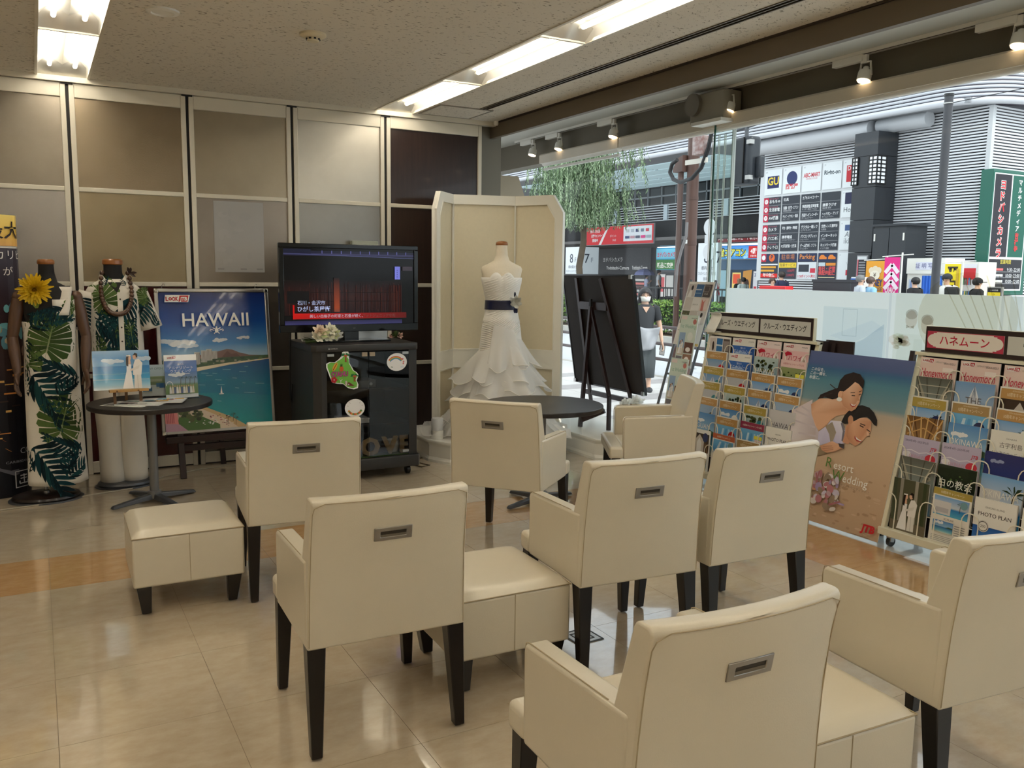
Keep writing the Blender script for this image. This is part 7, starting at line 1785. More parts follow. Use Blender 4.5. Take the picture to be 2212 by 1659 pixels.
FG2=[[('2F','カメラ'),('1F','パソコン本体'),('B1','ゲーム・サービス')],[('時計・腕時計・理美容',''),('携帯電話','スマホアクセサリー'),('PC周辺機器・文房具','')],[('デジタル一眼レフ','ビデオカメラ'),('パソコン タブレット','シェーバー'),('ゲーム機本体 ソフト','プリンター')],[('交換レンズ 腕時計','化粧品'),('インターネット','ご案内'),('ネットワーク機器','インク 用紙')]]
for c in range(5):
    w=ye_[c+1]-ye_[c]-.06
    for r_i,(va,vb) in enumerate(rows_):
        h=zv(va)-zv(vb)-.05; p=None
        if c==4 or r_i==0:
            p=Print(w,h,(234,238,240)); p.text('8F' if c==0 else '7F',w*.06,h*.88,w*.10,(150,156,160))
            if r_i==0:
                if c==0:p.rect(w*.16,h*.26,w*.84,h*.74,(40,44,96)); p.text('GU',w*.5,h*.40,w*.46,(236,206,70),'c',bold=.03)
                if c==1:p.ell(w*.5,h*.58,w*.30,w*.30,(48,60,110),24); p.text('西松屋',w*.5,h*.18,w*.24,(214,50,60),'c',bold=.03)
                if c==2:p.text('ABC-MART',w*.5,h*.54,w*.24,(206,50,64),'c',maxw=w*.86,bold=.03); p.text('GRAND STAGE',w*.5,h*.45,w*.09,(206,90,96),'c',maxw=w*.6)
                if c==3:p.text('Right-on',w*.5,h*.56,w*.25,(74,84,92),'c',maxw=w*.86,bold=.03)
                if c==4:p.rect(w*.2,h*.2,w,h*.8,(200,50,60)); p.text('D',w*.26,h*.62,w*.3,(240,230,230),bold=.02)
            elif r_i==1:p.rect(w*.2,h*.5,w*.9,h*.92,(48,50,80)); p.text('Hor',w*.16,h*.2,w*.36,(70,72,80))
            elif r_i==2:p.rect(w*.3,h*.66,w,h*.86,(74,96,140)); p.text('Aig',w*.3,h*.44,w*.4,(110,114,120),shear=.2); p.text('ikk',w*.28,h*.22,w*.4,(130,134,138))
            else:p.rect(w*.5,h*.16,w,h*.36,(206,60,74)); p.text('V',w*.6,h*.5,w*.3,(190,194,196),'c')
        elif r_i==1:p=floor_panel(w,h,FG[c],c==0)
        elif r_i==2:p=floor_panel(w,h,FG2[c],c==0)
        else:
            p=Print(w,h,(56,60,72)); p.rect(0,h*.68,w,h,(44,52,84))
            if c==0:p.rect(0,h*.68,w*.3,h,(196,40,70)); p.ell(w*.15,h*.84,w*.11,w*.11,(244,240,242),16); p.ell(w*.64,h*.84,w*.17,w*.17,(238,110,50),18); p.text('P',w*.64,h*.78,w*.26,(60,50,80),'c',bold=.04); p.rect(0,h*.54,w,h*.6,(236,236,238)); p.rect(0,h*.42,w*.9,h*.5,(238,170,60)); p.rect(0,h*.28,w*.8,h*.36,(238,170,60)); p.rect(0,h*.04,w,h*.2,(232,44,40)); p.text('年中無休',w*.5,h*.08,w*.18,(250,236,230),'c',bold=.02)
            if c==1:p.text('駐車場',w*.5,h*.78,w*.26,(206,130,80),'c'); p.rect(0,h*.44,w,h*.64,(240,206,60)); p.text('駐車サービス',w*.5,h*.49,w*.16,(70,60,60),'c',maxw=w*.86); p.text('1,000円',w*.9,h*.28,w*.14,(220,80,90),'r'); p.text('2,000円',w*.9,h*.1,w*.14,(220,80,90),'r')
            if c==2:p.text('Parking',w*.5,h*.78,w*.28,(240,150,70),'c',maxw=w*.96,bold=.01); p.rect(0,0,w,h*.66,(226,230,234)); p.rect(w*.06,h*.28,w*.62,h*.56,(60,64,74)); p.rect(w*.68,h*.24,w*.96,h*.42,(214,60,80)); p.text('11%ポイント還元',w*.5,h*.06,w*.14,(214,60,80),'c',maxw=w*.94,bold=.02)
            if c==3:
                for x in (.26,.74):p.poly([(w*(x-.2),h*.76),(w*(x+.2),h*.76),(w*(x+.2),h*.84),(w*(x+.1),h*.87),(w*(x+.04),h*.93),(w*(x-.1),h*.93),(w*(x-.2),h*.84)],(240,140,60))
                p.rect(w*.04,h*.5,w*.4,h*.64,(206,220,226)); p.rect(w*.44,h*.52,w*.96,h*.62,(240,150,60)); p.text('毎日・夜間',w*.5,h*.34,w*.2,(232,90,90),'c',maxw=w*.9,bold=.03); p.text('検配送配達',w*.5,h*.18,w*.2,(232,90,90),'c',maxw=w*.9,bold=.03); p.rect(w*.06,h*.05,w*.94,h*.09,(214,200,160))
        p.build('sign_panel',sb,GLOWSIGN if r_i==0 and False else SIGN,(.0,-ye_[c]-.03,zv(vb)+.025),(0,0,R(-90)))
# black cabinet, green sign
a,b,c_=PX(1886,500,20.6),PX(1958,500,20.6),PY(2005,500,PX(1958,500,20.6)[1]); zc=PX(1886,490,20.6)[2]
t=thing('street_cabinet','tall black steel cabinet with doors beside the stone pillar','cabinet',(20.6,b[1],0)); w=a[1]-b[1]; d=min(c_[0]-20.6,1.3)
CBK=mat('black_steel_cabinet',(52,55,60),.4)
MB().box(.03,d,.03,w-.03,0,zc).build('body',CBK,t); MB().box(-.04,d+.04,-.04,w+.04,zc,zc+.06).build('top',CBK,t)
for k in range(2):
    o=MB().box(0,.03,k*w/2+.01,(k+1)*w/2-.01,.1,zc-.05).build('door',CBK,t)
    for z in (.6,1.5,zc-.4):MB().box(-.02,.005,(.05 if k==0 else w-.09),(.09 if k==0 else w-.05),z,z+.2).build('hinge',WHITE,o)
a,b=PY(2147,369,yc-.35),PY(2300,369,yc-.35)
gs=thing('green_sign','tall green vertical shop sign with red lettering on the building corner','sign',(a[0],yc-.35,0)); zt4,zb4=a[2],PY(2130,632,yc-.35)[2]; w=1.62; h=zt4-zb4
GRN=mat('green_sign_box',(36,100,84),.4); MB().box(-.0,w+.1,.0,.33,zb4-.06,zt4+.06).build('box',GRN,gs)
p=Print(w,h,(36,100,84)); p.rect(.06,.05,w-.04,h-.03,(236,238,236)); p.rect(.09,h*.30,w*.50,h-.06,(44,42,50)); p.rect(w*.53,h*.30,w-.08,h-.06,(30,96,80)); p.rect(.09,.09,w-.08,h*.28,(44,44,50))
n=7; sz=h*.66/n*.88
for i,ch in enumerate('ヨドバシカメラ'):p.text(ch,.09+w*.225,h*.925-h*.66/n*(i+.62),sz*1.0,(240,236,232),'c',bold=.075); p.text(ch,.09+w*.225,h*.925-h*.66/n*(i+.62),sz*1.0,(220,36,48),'c',bold=.03)
for i,ch in enumerate('マルチメディア'):p.text(ch,w*.74,h*.945-h*.40/7*(i+.62)*1.12,h*.056,(240,242,240),'c',bold=.03)
for i,ch in enumerate('吉祥寺'):p.text(ch,w*.74,h*.46-h*.055*i,h*.056,(226,60,64),'c',bold=.03)
p.text('営業時間',w*.5,h*.245,.12,(240,220,90),'c'); 
for i,s_ in enumerate(('9:30~22:00','10:00~23:00','10:00~22:00')):p.rect(.14,h*(.185-.05*i),w*.45,h*(.205-.05*i),(220,110,110) if i==0 else (220,220,222)); p.text(s_,w-.14,h*(.18-.05*i),.13,(236,236,238),'r'); p.line([(.12,h*(.175-.05*i)),(w-.12,h*(.175-.05*i))],.012,(180,180,184))
p.build('lettering',gs,SIGN,(0,-.004,zb4))
# recessed arcade to the left: curtain wall, balcony louvers, shopfronts
GLS=mat('dark_curtain_glass',(24,28,31),.15,spec=.6); CEL=mat('lit_soffit_panel',(206,226,232),.4,emit=(190,220,230),estr=.35)
ar=struct('arcade_building')
def wall(name,X,u0,u1,v0,v1,m,th=.2,parent=ar):
    a,b=PX(u0,v0,X),PX(u1,v1,X); return MB().box(X,X+th,min(a[1],b[1]),max(a[1],b[1]),min(a[2],b[2]),max(a[2],b[2])).build(name,m,parent)
yA,yB=y_s,PX(1150,450,28)[1]
MB().box(28.5,28.8,yA,yB,4.4,zb2).build('curtain_wall_glass',GLS,ar)
for k in range(24):y=yA+k*(yB-yA)/23; MB().box(28.42,28.5,y-.03,y+.03,4.4,zb2).build('mullion',MULL,ar)
for z in (5.6,6.6):MB().box(28.42,28.5,yA,yB,z-.04,z+.04).build('mullion',MULL,ar)
for k in range(5):
    for j in range(6):MB().box(22.6+1.15*k,23.6+1.15*k,yA+3+2.6*j,yA+5.4+2.6*j,zb2-.09,zb2-.055).build('lit_soffit_panel',CEL,ar)
MB().box(27.4,31,yA,yB,4.15,4.4).build('floor_slab',GRYS,ar)
zq0,zq1=PX(1400,478,27)[2],PX(1400,446,27)[2]
for k in range(7):z=zq0+(zq1-zq0)*k/6; MB().box(27,27.05,yA+.5,yB,z-.018,z+.018).build('balcony_rail',SLATW,ar)
for k in range(7):y=yA+3+4.2*k; MB().box(26.95,27.08,y-.14,y+.14,zq0,zq1).build('balcony_post',mat('pale_balcony_post',(200,212,220),.4),ar)
MB().box(27.2,27.3,yA,yB,zq0-.9,zq1).build('balcony_backing',mat('dark_balcony_backing',(34,34,37),.7),ar)
MB().box(26.5,40,yA,yB+10,zq0-1.0,zq0-.85).build('arcade_soffit',mat('grey_arcade_soffit',(120,116,114),.7),ar)
XS=33.0
MB().box(XS,XS+.3,yA-4,yB+20,0,zq0-.9).build('shopfront',mat('dark_shopfront',(62,60,62),.6),ar)
def board(name,label,cat,X,u0,v0,u1,v1,draw,bg,m=SIGN,skew=0,th=.08,group=None):
    a=PX(u0,v1,X); b=PX(u1,v0,X); c=PX(u0,v0,X); w=abs(a[1]-b[1]); h=c[2]-a[2]
    t=thing(name,label,cat,(X,a[1],a[2]),R(-90),group)
    MB().box(-.03,w+.03,.01,th,-.03,h+.03).build('box',mat('sign_box_grey',(150,150,152),.5),t); p=Print(w,h,bg,step=.002); draw(p,w,h); p.build('face',t,m); return t
def d_red(p,w,h):
    p.rect(0,0,w,h,(226,48,56)); p.rect(w*.58,h*.14,w*.98,h*.93,(240,242,246)); p.poly([(w*.20,0),(w*.33,h),(w*.36,h),(w*.24,0)],(250,236,236))
    for i,s_ in enumerate(('秋の新生活','応援キャンペーン','開催中')):p.text(s_,w*.06+i*w*.02,h*(.70-.26*i),h*.2,(250,240,240),maxw=w*.2,bold=.02)
    p.text('ポイント',w*.38,h*.40,h*.16,(250,236,236),maxw=w*.16); p.text('SALE',w*.42,h*.18,h*.16,(250,236,236),maxw=w*.14)
    for i,c in enumerate(((206,206,206),(190,196,206),(50,56,110),(120,130,150),(226,60,80))):p.rect(w*(.62+.07*i),h*.62,w*(.66+.07*i),h*.78,c)
    for i,c in enumerate(((60,70,120),(206,150,160),(90,90,110),(236,60,140),(170,180,190))):p.rect(w*(.61+.075*i),h*.28,w*(.67+.075*i),h*.42,c)
board('shop_banner','long red and white sale banner over the arcade, behind the willow','sign',26.4,1267,493,1412,530,d_red,(226,48,56))
def d_spd(p,w,h):p.rect(0,h*.52,w,h,(236,232,236)); p.rect(0,0,w,h*.50,(130,40,48)); p.text('ヨドバシカメラは',w*.04,h*.62,h*.3,(190,40,50),maxw=w*.55,bold=.02); p.text('スピード配達!! スピード取付!!',w*.02,h*.12,h*.3,(240,230,232),maxw=w*.94,bold=.02); p.rect(w*.6,h*.34,w*.88,h*.56,(80,96,140)); p.text('翌日',w*.74,h*.38,h*.18,(240,240,244),'c')
board('shop_banner','dark red and white delivery banner seen through the glass fin','sign',27.4,1550,484,1641,524,d_spd,(130,40,48),GLOWSIGN)
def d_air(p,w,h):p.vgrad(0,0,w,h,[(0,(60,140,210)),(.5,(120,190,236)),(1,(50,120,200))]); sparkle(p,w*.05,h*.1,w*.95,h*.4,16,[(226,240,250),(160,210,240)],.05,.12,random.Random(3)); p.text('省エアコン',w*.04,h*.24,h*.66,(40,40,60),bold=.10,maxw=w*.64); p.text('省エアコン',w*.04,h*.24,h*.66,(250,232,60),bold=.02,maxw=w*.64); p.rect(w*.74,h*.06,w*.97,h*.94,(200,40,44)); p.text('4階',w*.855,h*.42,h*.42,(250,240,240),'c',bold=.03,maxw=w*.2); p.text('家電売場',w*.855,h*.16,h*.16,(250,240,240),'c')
board('shop_banner','blue air conditioner banner with yellow lettering and red 4階 box','sign',28.2,1550,532,1643,560,d_air,(60,140,210),GLOWSIGN)
def d_yc(p,w,h):
    p.text('ヨドバシカメラ',w*.3,h*.72,h*.10,(190,190,192),'c'); p.text('Yodobashi-Camera',w*.4,h*.56,h*.10,(214,214,216),'c'); p.text('Yodobashi-Camera',w*.82,h*.56,h*.11,(226,226,228),'c',maxw=w*.28)
    p.rect(w*.22,0,w*.56,h*.40,(120,140,150)); p.rect(w*.25,0,w*.38,h*.37,(150,140,120)); p.rect(w*.44,0,w*.54,h*.37,(150,180,200)); p.line([(w*.41,0),(w*.41,h*.4)],.06,(30,30,34)); p.rect(w*.03,0,w*.12,h*.40,(170,190,200)); p.rect(w*.12,0,w*.2,h*.5,(40,42,46))
    for i in range(5):p.rect(w*(.66+.02*(i%2)),h*(.06+.07*i),w*.98,h*(.10+.07*i),[(206,120,116),(190,190,190),(150,60,60)][i%3])
board('shop_entrance','dark shop entrance with white lettering under a light strip, behind the black board','shopfront',XS-.1,1290,536,1405,640,d_yc,(46,46,50),GLOWSIGN)
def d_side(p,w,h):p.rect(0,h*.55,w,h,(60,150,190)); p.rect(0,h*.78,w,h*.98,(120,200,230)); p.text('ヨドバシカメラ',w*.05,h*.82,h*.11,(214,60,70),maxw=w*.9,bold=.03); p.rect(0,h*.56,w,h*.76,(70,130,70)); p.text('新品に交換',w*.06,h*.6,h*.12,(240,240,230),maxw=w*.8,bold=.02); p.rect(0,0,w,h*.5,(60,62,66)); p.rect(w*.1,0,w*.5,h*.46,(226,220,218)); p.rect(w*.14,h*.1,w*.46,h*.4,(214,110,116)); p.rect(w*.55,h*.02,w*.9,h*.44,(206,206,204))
board('shop_poster','poster wall of a shop beside the entrance with green and blue lettering','sign',XS-.1,1415,536,1462,640,d_side,(80,80,84),GLOWSIGN)
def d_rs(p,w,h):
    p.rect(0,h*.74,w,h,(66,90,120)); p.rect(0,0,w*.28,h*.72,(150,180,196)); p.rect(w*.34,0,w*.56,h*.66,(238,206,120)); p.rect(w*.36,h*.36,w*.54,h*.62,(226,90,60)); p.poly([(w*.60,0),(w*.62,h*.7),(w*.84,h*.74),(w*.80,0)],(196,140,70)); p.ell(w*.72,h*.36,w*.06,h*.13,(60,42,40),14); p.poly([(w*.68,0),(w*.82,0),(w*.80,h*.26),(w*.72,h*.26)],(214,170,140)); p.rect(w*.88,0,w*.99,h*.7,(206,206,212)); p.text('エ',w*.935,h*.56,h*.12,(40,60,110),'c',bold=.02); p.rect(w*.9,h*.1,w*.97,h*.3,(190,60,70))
board('shop_poster','shop window with orange poster of a face under the air conditioner banner','sign',29.2,1553,562,1640,640,d_rs,(50,60,76),GLOWSIGN)
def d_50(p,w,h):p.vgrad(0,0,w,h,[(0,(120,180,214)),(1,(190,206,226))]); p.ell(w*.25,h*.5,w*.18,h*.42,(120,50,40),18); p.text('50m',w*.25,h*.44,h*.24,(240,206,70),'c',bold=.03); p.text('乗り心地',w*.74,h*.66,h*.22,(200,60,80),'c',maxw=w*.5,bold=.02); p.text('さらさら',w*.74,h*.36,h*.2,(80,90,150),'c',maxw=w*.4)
board('shop_banner','pale blue banner with a round brown badge left of the brown pole','sign',31.5,1426,505,1466,532,d_50,(120,180,214),GLOWSIGN)
STRIP=mat('white_strip_light',(240,248,255),.4,emit=(236,246,255),estr=1.6)
for (u0,u1,v) in ((1290,1385,535.5),(1420,1462,534),(1552,1642,528.5)):
    X=XS-.35 if v>530 else 28.0; a,b=PX(u0,v,X),PX(u1,v,X); MB().box(X,X+.1,b[1],a[1],a[2]-.05,a[2]+.03).build('strip_light',STRIP,ar)
# white advertising pillars
def ad_pillar(label,X,ul,um,ur,vt):
    a,b=PX(ul,600,X),PX(um,600,X); w=a[1]-b[1]; d=min(1.3,abs(PY(ur,600,b[1])[0]-X)); zt_=PX(um,vt,X)[2]
    t=thing('advert_pillar',label,'pillar',(X,a[1],0),R(-90)); MB().box(0,w,.0,d,0,zt_).build('body',mat('white_pillar_cladding',(232,236,240),.4),t)
    p=Print(w,zt_,None,step=.003); p.text('8',w*.45,zt_-.75,.62,(60,66,80),'c'); p.text('F',w*.75,zt_-.72,.32,(150,156,166),'c'); p.text('都内最大',w*.5,zt_-1.0,.16,(120,126,136),'c'); p.text('フルラインストア 大型店',w*.5,zt_-1.2,.14,(120,126,136),'c',maxw=w*.9); p.text('営業中',w*.5,zt_-1.4,.13,(120,126,136),'c')
    p.rect(w*.12,.2,w*.88,zt_-1.55,(38,60,160)); p.text('GU',w*.5,max(.5,zt_-2.35),w*.50,(250,226,60),'c',bold=.03); p.build('front_print',t,SIGN,(0,-.005,0))
    p=Print(d,zt_,None,step=.003); p.text('7',d*.4,zt_-.75,.62,(60,66,80),'c'); p.text('F',d*.66,zt_-.72,.32,(150,156,166),'c'); p.text('ABC',d*.5,zt_-1.95,.62,(200,40,56),'c',bold=.05,maxw=d*.82); p.text('MART',d*.5,zt_-2.6,.55,(200,40,56),'c',bold=.05,maxw=d*.82); p.build('side_print',t,SIGN,(w+.005,0,0),(0,0,R(90)))
    return t
ad_pillar('white advert pillar with 8F and 7F lettering behind the willow trunk',22.6,1221,1250,1292,533)
ad_pillar('white advert pillar with blue square right of the brown pole',22.4,1506,1548,1556,524)
t=thing('street_lamp','white arm lamp hanging under the arcade eaves, right of the willow','lamp',PX(1395,348,24.5)); MB().ball((0,0,0),(.25,.5,.16),12,8).build('head',mat('white_lamp_head',(226,226,222),.4),t,smooth=60); MB().tube([(0,-.4,0),(0,-1.6,-.15)],.05,7).build('arm',mat('white_lamp_head',(226,226,222),.4),t)
# pavement furniture in front of the corner building
XP=19.6
def nobori(label,u0,u1,v0,v1,X,bg,draw):
    a,b=PX(u0,v0,X),PX(u1,v1,X); w=abs(a[1]-b[1]); h=a[2]-b[2]; t=thing('banner_flag',label,'flag',(X,a[1],0),R(-90),'street banner flags')
    MB().tube([(w+.03,.03,0),(w+.03,.03,a[2]+.12)],.022,8).build('pole',WHITE,t); MB().tube([(-.1,.03,a[2]+.02),(w+.35,.03,a[2]+.07)],.014,6).build('cross_arm',WHITE,t); MB().lathe([(0,0),(.2,0),(.18,.1),(.05,.13),(0,.13)],16,(w+.03,.03,0)).build('base',WHITE,t)
    p=Print(w,h+.9,bg,thick=.006,step=.003); draw(p,w,h+.9); p.build('flag',t,SIGN,(0,0,b[2]-.9))
def d_mon(p,w,h):
    for x in (-.12,0,.12):p.ell(w*.5+x,h*.84+.04*(x==0),.09,.09,(240,226,200),12)
    p.ell(w*.5,h*.76,.16,.13,(250,240,220),16); p.text('¥',w*.5,h*.73,.16,(90,70,60),'c'); p.text('MONEY',w*.5,h*.58,.26,(60,70,120),'c',maxw=w*.86,bold=.03); p.text('EXCHANGE',w*.5,h*.49,.15,(60,70,120),'c',maxw=w*.86)
def d_pnk(p,w,h):
    for i in range(5):
        y=h*(.90-.115*i) if i<3 else h*(.38-.115*(i-3)); p.line([(w*.08,y-.22),(w*.5,y),(w*.92,y-.22)],.11,(250,236,244))
    p.text('OIAIO',w*.5,h*.50,.2,(250,236,244),'c',maxw=w*.7,bold=.03)
def d_yel(p,w,h):
    for i,ch in enumerate('平日'):p.text(ch,w*.5,h*.80-.34*i,.32,(70,60,50),'c',bold=.03)
    p.text('1日',w*.3,h*.44,.22,(70,60,50),'c'); p.rect(w*.74,h*.3,w*.9,h*.92,(214,180,60))
nobori('orange money exchange banner flag in front of the stone pillar',1872,1909,564,620,XP+.5,(244,170,60),d_mon)
nobori('pink banner flag with white chevrons in front of the black cabinet',1912,1940,556,634,XP,(236,52,140),d_pnk)
nobori('yellow banner flag beside the vending machine',2042,2072,570,634,XP+.3,(250,226,50),d_yel)
a,b=PX(1960,558,XP+.6),PX(2036,640,XP+.6); w=a[1]-b[1]; h=a[2]
t=thing('photo_booth','white photo booth with a blue curtain','booth',(XP+.6,a[1],0),R(-90)); MB().box(0,w,.05,.8,0,h).build('body',WHITEM,t); MB().box(0,w,0,.05,h-.4,h).build('header',WHITE,t)
p=Print(w*.6,.2,(226,226,240),step=.003); p.text('証 明 写 真',w*.3,.05,.14,(80,80,140),'c'); p.build('header_sign',t,SIGN,(w*.25,-.005,h-.3))
p=Print(w*.26,1.0,(200,214,232),step=.003); p.ell(w*.13,.55,.1,.12,(214,120,170)); p.rect(.04,.7,w*.2,.95,(150,170,214)); p.rect(.04,.1,w*.22,.35,(170,150,206)); p.build('picture_panel',t,SIGN,(w*.06,.04,h-1.55))
m=MB(); m.grid(lambda i,j:(w*.42+w*.52*i,.02+.03*math.sin(i*40),.05+(h-.5)*j),40,2); m.build('curtain',mat('blue_curtain',(52,110,206),.7),t,smooth=80,solid=.004)
a,b=PX(2075,566,XP+.7),PX(2110,640,XP+.7); w=a[1]-b[1]; h=a[2]
t=thing('vending_machine','white vending machine with rows of cans near the building corner','vending machine',(XP+.7,a[1],0),R(-90)); MB().box(0,w,.0,.7,0,h).build('body',WHITE,t)
p=Print(w-.1,h-.3,(236,236,240),step=.003); p.rect(.02,h*.66,w-.12,h*.80,(214,60,66)); rv=random.Random(4)
for j in range(3):
    for i in range(7):p.rect(.05+(w-.22)*i/7,.55+.32*j,.05+(w-.22)*(i+.7)/7,.72+.32*j,rv.choice([(60,120,190),(206,60,60),(90,80,70),(230,200,90),(60,130,90)]))
p.build('window',t,SIGN,(.05,-.005,.25))
a,b=PX(1756,604,18.6),PX(1836,640,18.6); t=thing('planter_box','black box planter standing on the far pavement in front of the sign board','box',(18.6,b[1],0)); MB().box(0,.5,0,a[1]-b[1],0,a[2]).build('box',CBK,t,bevel=.01); MB().box(-.02,.52,-.02,a[1]-b[1]+.02,a[2]-.06,a[2]+.01).build('rim',CBK,t)
a,b=PX(1640,617,17.5),PX(1757,640,17.5); t=thing('red_barrier','low red and white barrier beside the black planter box','barrier',(17.5,b[1],0)); l_=a[1]-b[1]; MB().box(0,.3,l_*.5,l_,0,a[2]).build('red_block',mat('red_barrier_plastic',(224,44,48),.45),t,bevel=.02); MB().box(0,.3,0,l_*.48,0,a[2]-.10).build('pale_block',mat('pink_barrier_plastic',(240,190,190),.45),t,bevel=.02)
a,b=PX(1839,598,19.2),PX(1862,640,19.2); t=thing('pavement_sign','blue and white upright pavement sign left of the orange flag','sign',(19.2,b[1],0)); MB().box(0,.25,0,a[1]-b[1],0,a[2]).build('body',WHITEM,t); MB().box(-.02,.0,(a[1]-b[1])*.3,(a[1]-b[1]),.1,a[2]-.04).build('blue_face',mat('blue_sign_face',(70,120,200),.4),t)
def d_lst(p,w,h):
    p.rect(0,h*.85,w,h,(226,228,230)); p.rect(0,0,w*.12,h*.85,(220,110,120))
    for i in range(6):p.rect(w*.2,h*(.08+.12*i),w*.9,h*(.15+.12*i),(150,152,156))
board('notice_board','dark floor list notice on the stone pillar behind the flags','sign',21.0,1850,554,1873,600,d_lst,(54,54,60))
def d_blk(p,w,h):p.text('この先店舗',w*.5,h*.66,h*.2,(236,236,230),'c',maxw=w*.8); p.rect(0,0,w,h*.5,(240,216,60)); p.text('↑',w*.5,h*.1,h*.34,(40,40,40),'c')
t=board('notice_board','small black and yellow arrow sign at the foot of the green sign','sign',20.4,2133,622,2162,640,d_blk,(40,40,44)); MB().tube([(.2,.05,0),(.2,.05,-t.location[2])],.03,8).build('post',BLACK,t)
# ================================================================ people
SKIN=mat('skin',(226,184,158),.55,sss=.1); SKIN2=mat('skin_tan',(206,160,130),.55,sss=.1)
def cloth(name,c): return mat(name,c,.85,noise=(12,.08),bump=(25,.08))
def ring(c,a,b,n=20,d=0.0): return [(c[0]+a*math.cos(TT*j/n),c[1]+b*math.sin(TT*j/n),c[2]+d*math.sin(TT*j/n)) for j in range(n)]
def person(label,x,y,z,h,face,top,bottom,hair=(24,20,20),skin=SKIN,sleeve=.5,skirt=False,hairlen=0,cap=None,bald=False,arms=None,stride=.0,detail=False,group=None):
    """one figure; local frame faces -Y; arms: per side (elbow, wrist) in units of height"""
    t=thing('person',label,'person',(x,y,z),face,group)
    P={'pelvis':((0,0,.52),.070),'waist':((0,.0,.62),.062),'chest':((0,0,.735),.070),'neck':((0,.006,.825),.030),'jaw':((0,-.010,.872),.036),'head':((0,-.004,.925),.050),'crown':((0,.002,.965),.036)}
    E_=[('pelvis','waist'),('waist','chest'),('chest','neck'),('neck','jaw'),('jaw','head'),('head','crown')]
    arms=arms or {}
    for sd,k in ((-1,'r'),(1,'l')):
        el,wr=arms.get(k,((sd*.135,.012,.635),(sd*.142,-.03,.495))); fw=stride*sd
        P['sh'+k]=((sd*.102,.004,.795),.034); P['el'+k]=(el,.024); P['wr'+k]=(wr,.0165)
        P['hip'+k]=((sd*.050,0,.49),.058); P['kn'+k]=((sd*.050,-.010-fw*.5,.275),.036); P['an'+k]=((sd*.050,.012-fw,.045),.022); P['to'+k]=((sd*.056,-.062-fw,.018),.020)
        E_+=[('chest','sh'+k),('sh'+k,'el'+k),('el'+k,'wr'+k),('pelvis','hip'+k),('hip'+k,'kn'+k),('kn'+k,'an'+k),('an'+k,'to'+k)]
    bm=bmesh.new(); ly=bm.verts.layers.skin.verify(); vv={}
    for k,(c,r) in P.items():
        v=bm.verts.new(V(c)*h); v[ly].radius=(r*h,r*h*(.8 if k in ('pelvis','waist','chest') else 1)); vv[k]=v
    vv['pelvis'][ly].use_root=True
    for a,b in E_:bm.edges.new((vv[a],vv[b]))
    me=bpy.data.meshes.new('body'); bm.to_mesh(me); bm.free(); me.materials.append(skin); o=put('body',me,t)
    md=o.modifiers.new('skin','SKIN'); md.use_smooth_shade=True; sb_=o.modifiers.new('smooth','SUBSURF'); sb_.levels=2; sb_.render_levels=2
    for sd,k in ((-1,'r'),(1,'l')):
        wr=V(P['wr'+k][0])*h; d=(wr-V(P['el'+k][0])*h); hm=MB(); hand(hm,wr,d,(-sd,-.2,0),1 if sd<0 else 1,.105*h); hm.build('hand',skin,o,smooth=70)
    # top
    tm=cloth('cloth_%d_%d_%d'%top,top); g=MB()
    g.rings([ring((0,0,q*h),a*h,b*h) for q,a,b in ((.495,.098,.080),(.56,.090,.074),(.63,.086,.070),(.72,.098,.078),(.77,.104,.074),(.800,.100,.062),(.822,.060,.048),(.832,.042,.042))],cap=False); tp_=g.build('top',tm,t,smooth=80,solid=.006)
    for sd,k in ((-1,'r'),(1,'l')):
        s0,e0,w0=(V(P[q+k][0])*h for q in ('sh','el','wr')); pts=[s0+V((-sd*.02*h,0,.002*h)),s0,s0.lerp(e0,.5),s0.lerp(e0,min(1,sleeve*1.5))]; rr=[.040*h,.044*h,.040*h,.040*h]
        if sleeve>.7:pts+=[e0.lerp(w0,.5),e0.lerp(w0,.92)]; rr[3]=.034*h; rr+=[.030*h,.026*h]
        MB().tube(pts,rr,12,caps=False).build('sleeve',tm,tp_,smooth=80)
    bmx=cloth('cloth_%d_%d_%d'%bottom,bottom)
    if skirt:
        g=MB(); g.rings([[(p_[0]*(1+.03*math.sin(6*j*TT/20)),p_[1],p_[2]) for j,p_ in enumerate(ring((0,0,q*h),a*h,b*h))] for q,a,b in ((.60,.082,.068),(.52,.105,.085),(.42,.115,.10),(.28,.118,.105),(.135,.110,.10))],cap=False); g.build('skirt',bmx,t,smooth=80,solid=.006)
    else:
        tr_=MB().rings([ring((0,0,q*h),a*h,b*h) for q,a,b in ((.56,.086,.070),(.50,.100,.080),(.455,.100,.080))],cap=False).build('trousers',bmx,t,smooth=80,solid=.005)
        for sd,k in ((-1,'r'),(1,'l')):MB().tube([V(P[q+k][0])*h for q in ('hip','kn','an')],[.064*h,.050*h,.042*h],12,caps=False).build('trouser_leg',bmx,tr_,smooth=80)
    for sd,k in ((-1,'r'),(1,'l')):a,b=V(P['an'+k][0])*h,V(P['to'+k][0])*h; MB().ball(((a.x+b.x)/2,(a.y+b.y)/2-.01*h,.022*h),(.030*h,.075*h,.026*h),12,7).build('shoe',mat('dark_shoe',(58,60,64),.6),t,smooth=70)
    # head details
    c=V((0,-.004,.925))*h; hm_=mat('hair_%d_%d_%d'%hair,hair,.5,noise=(60,.3))
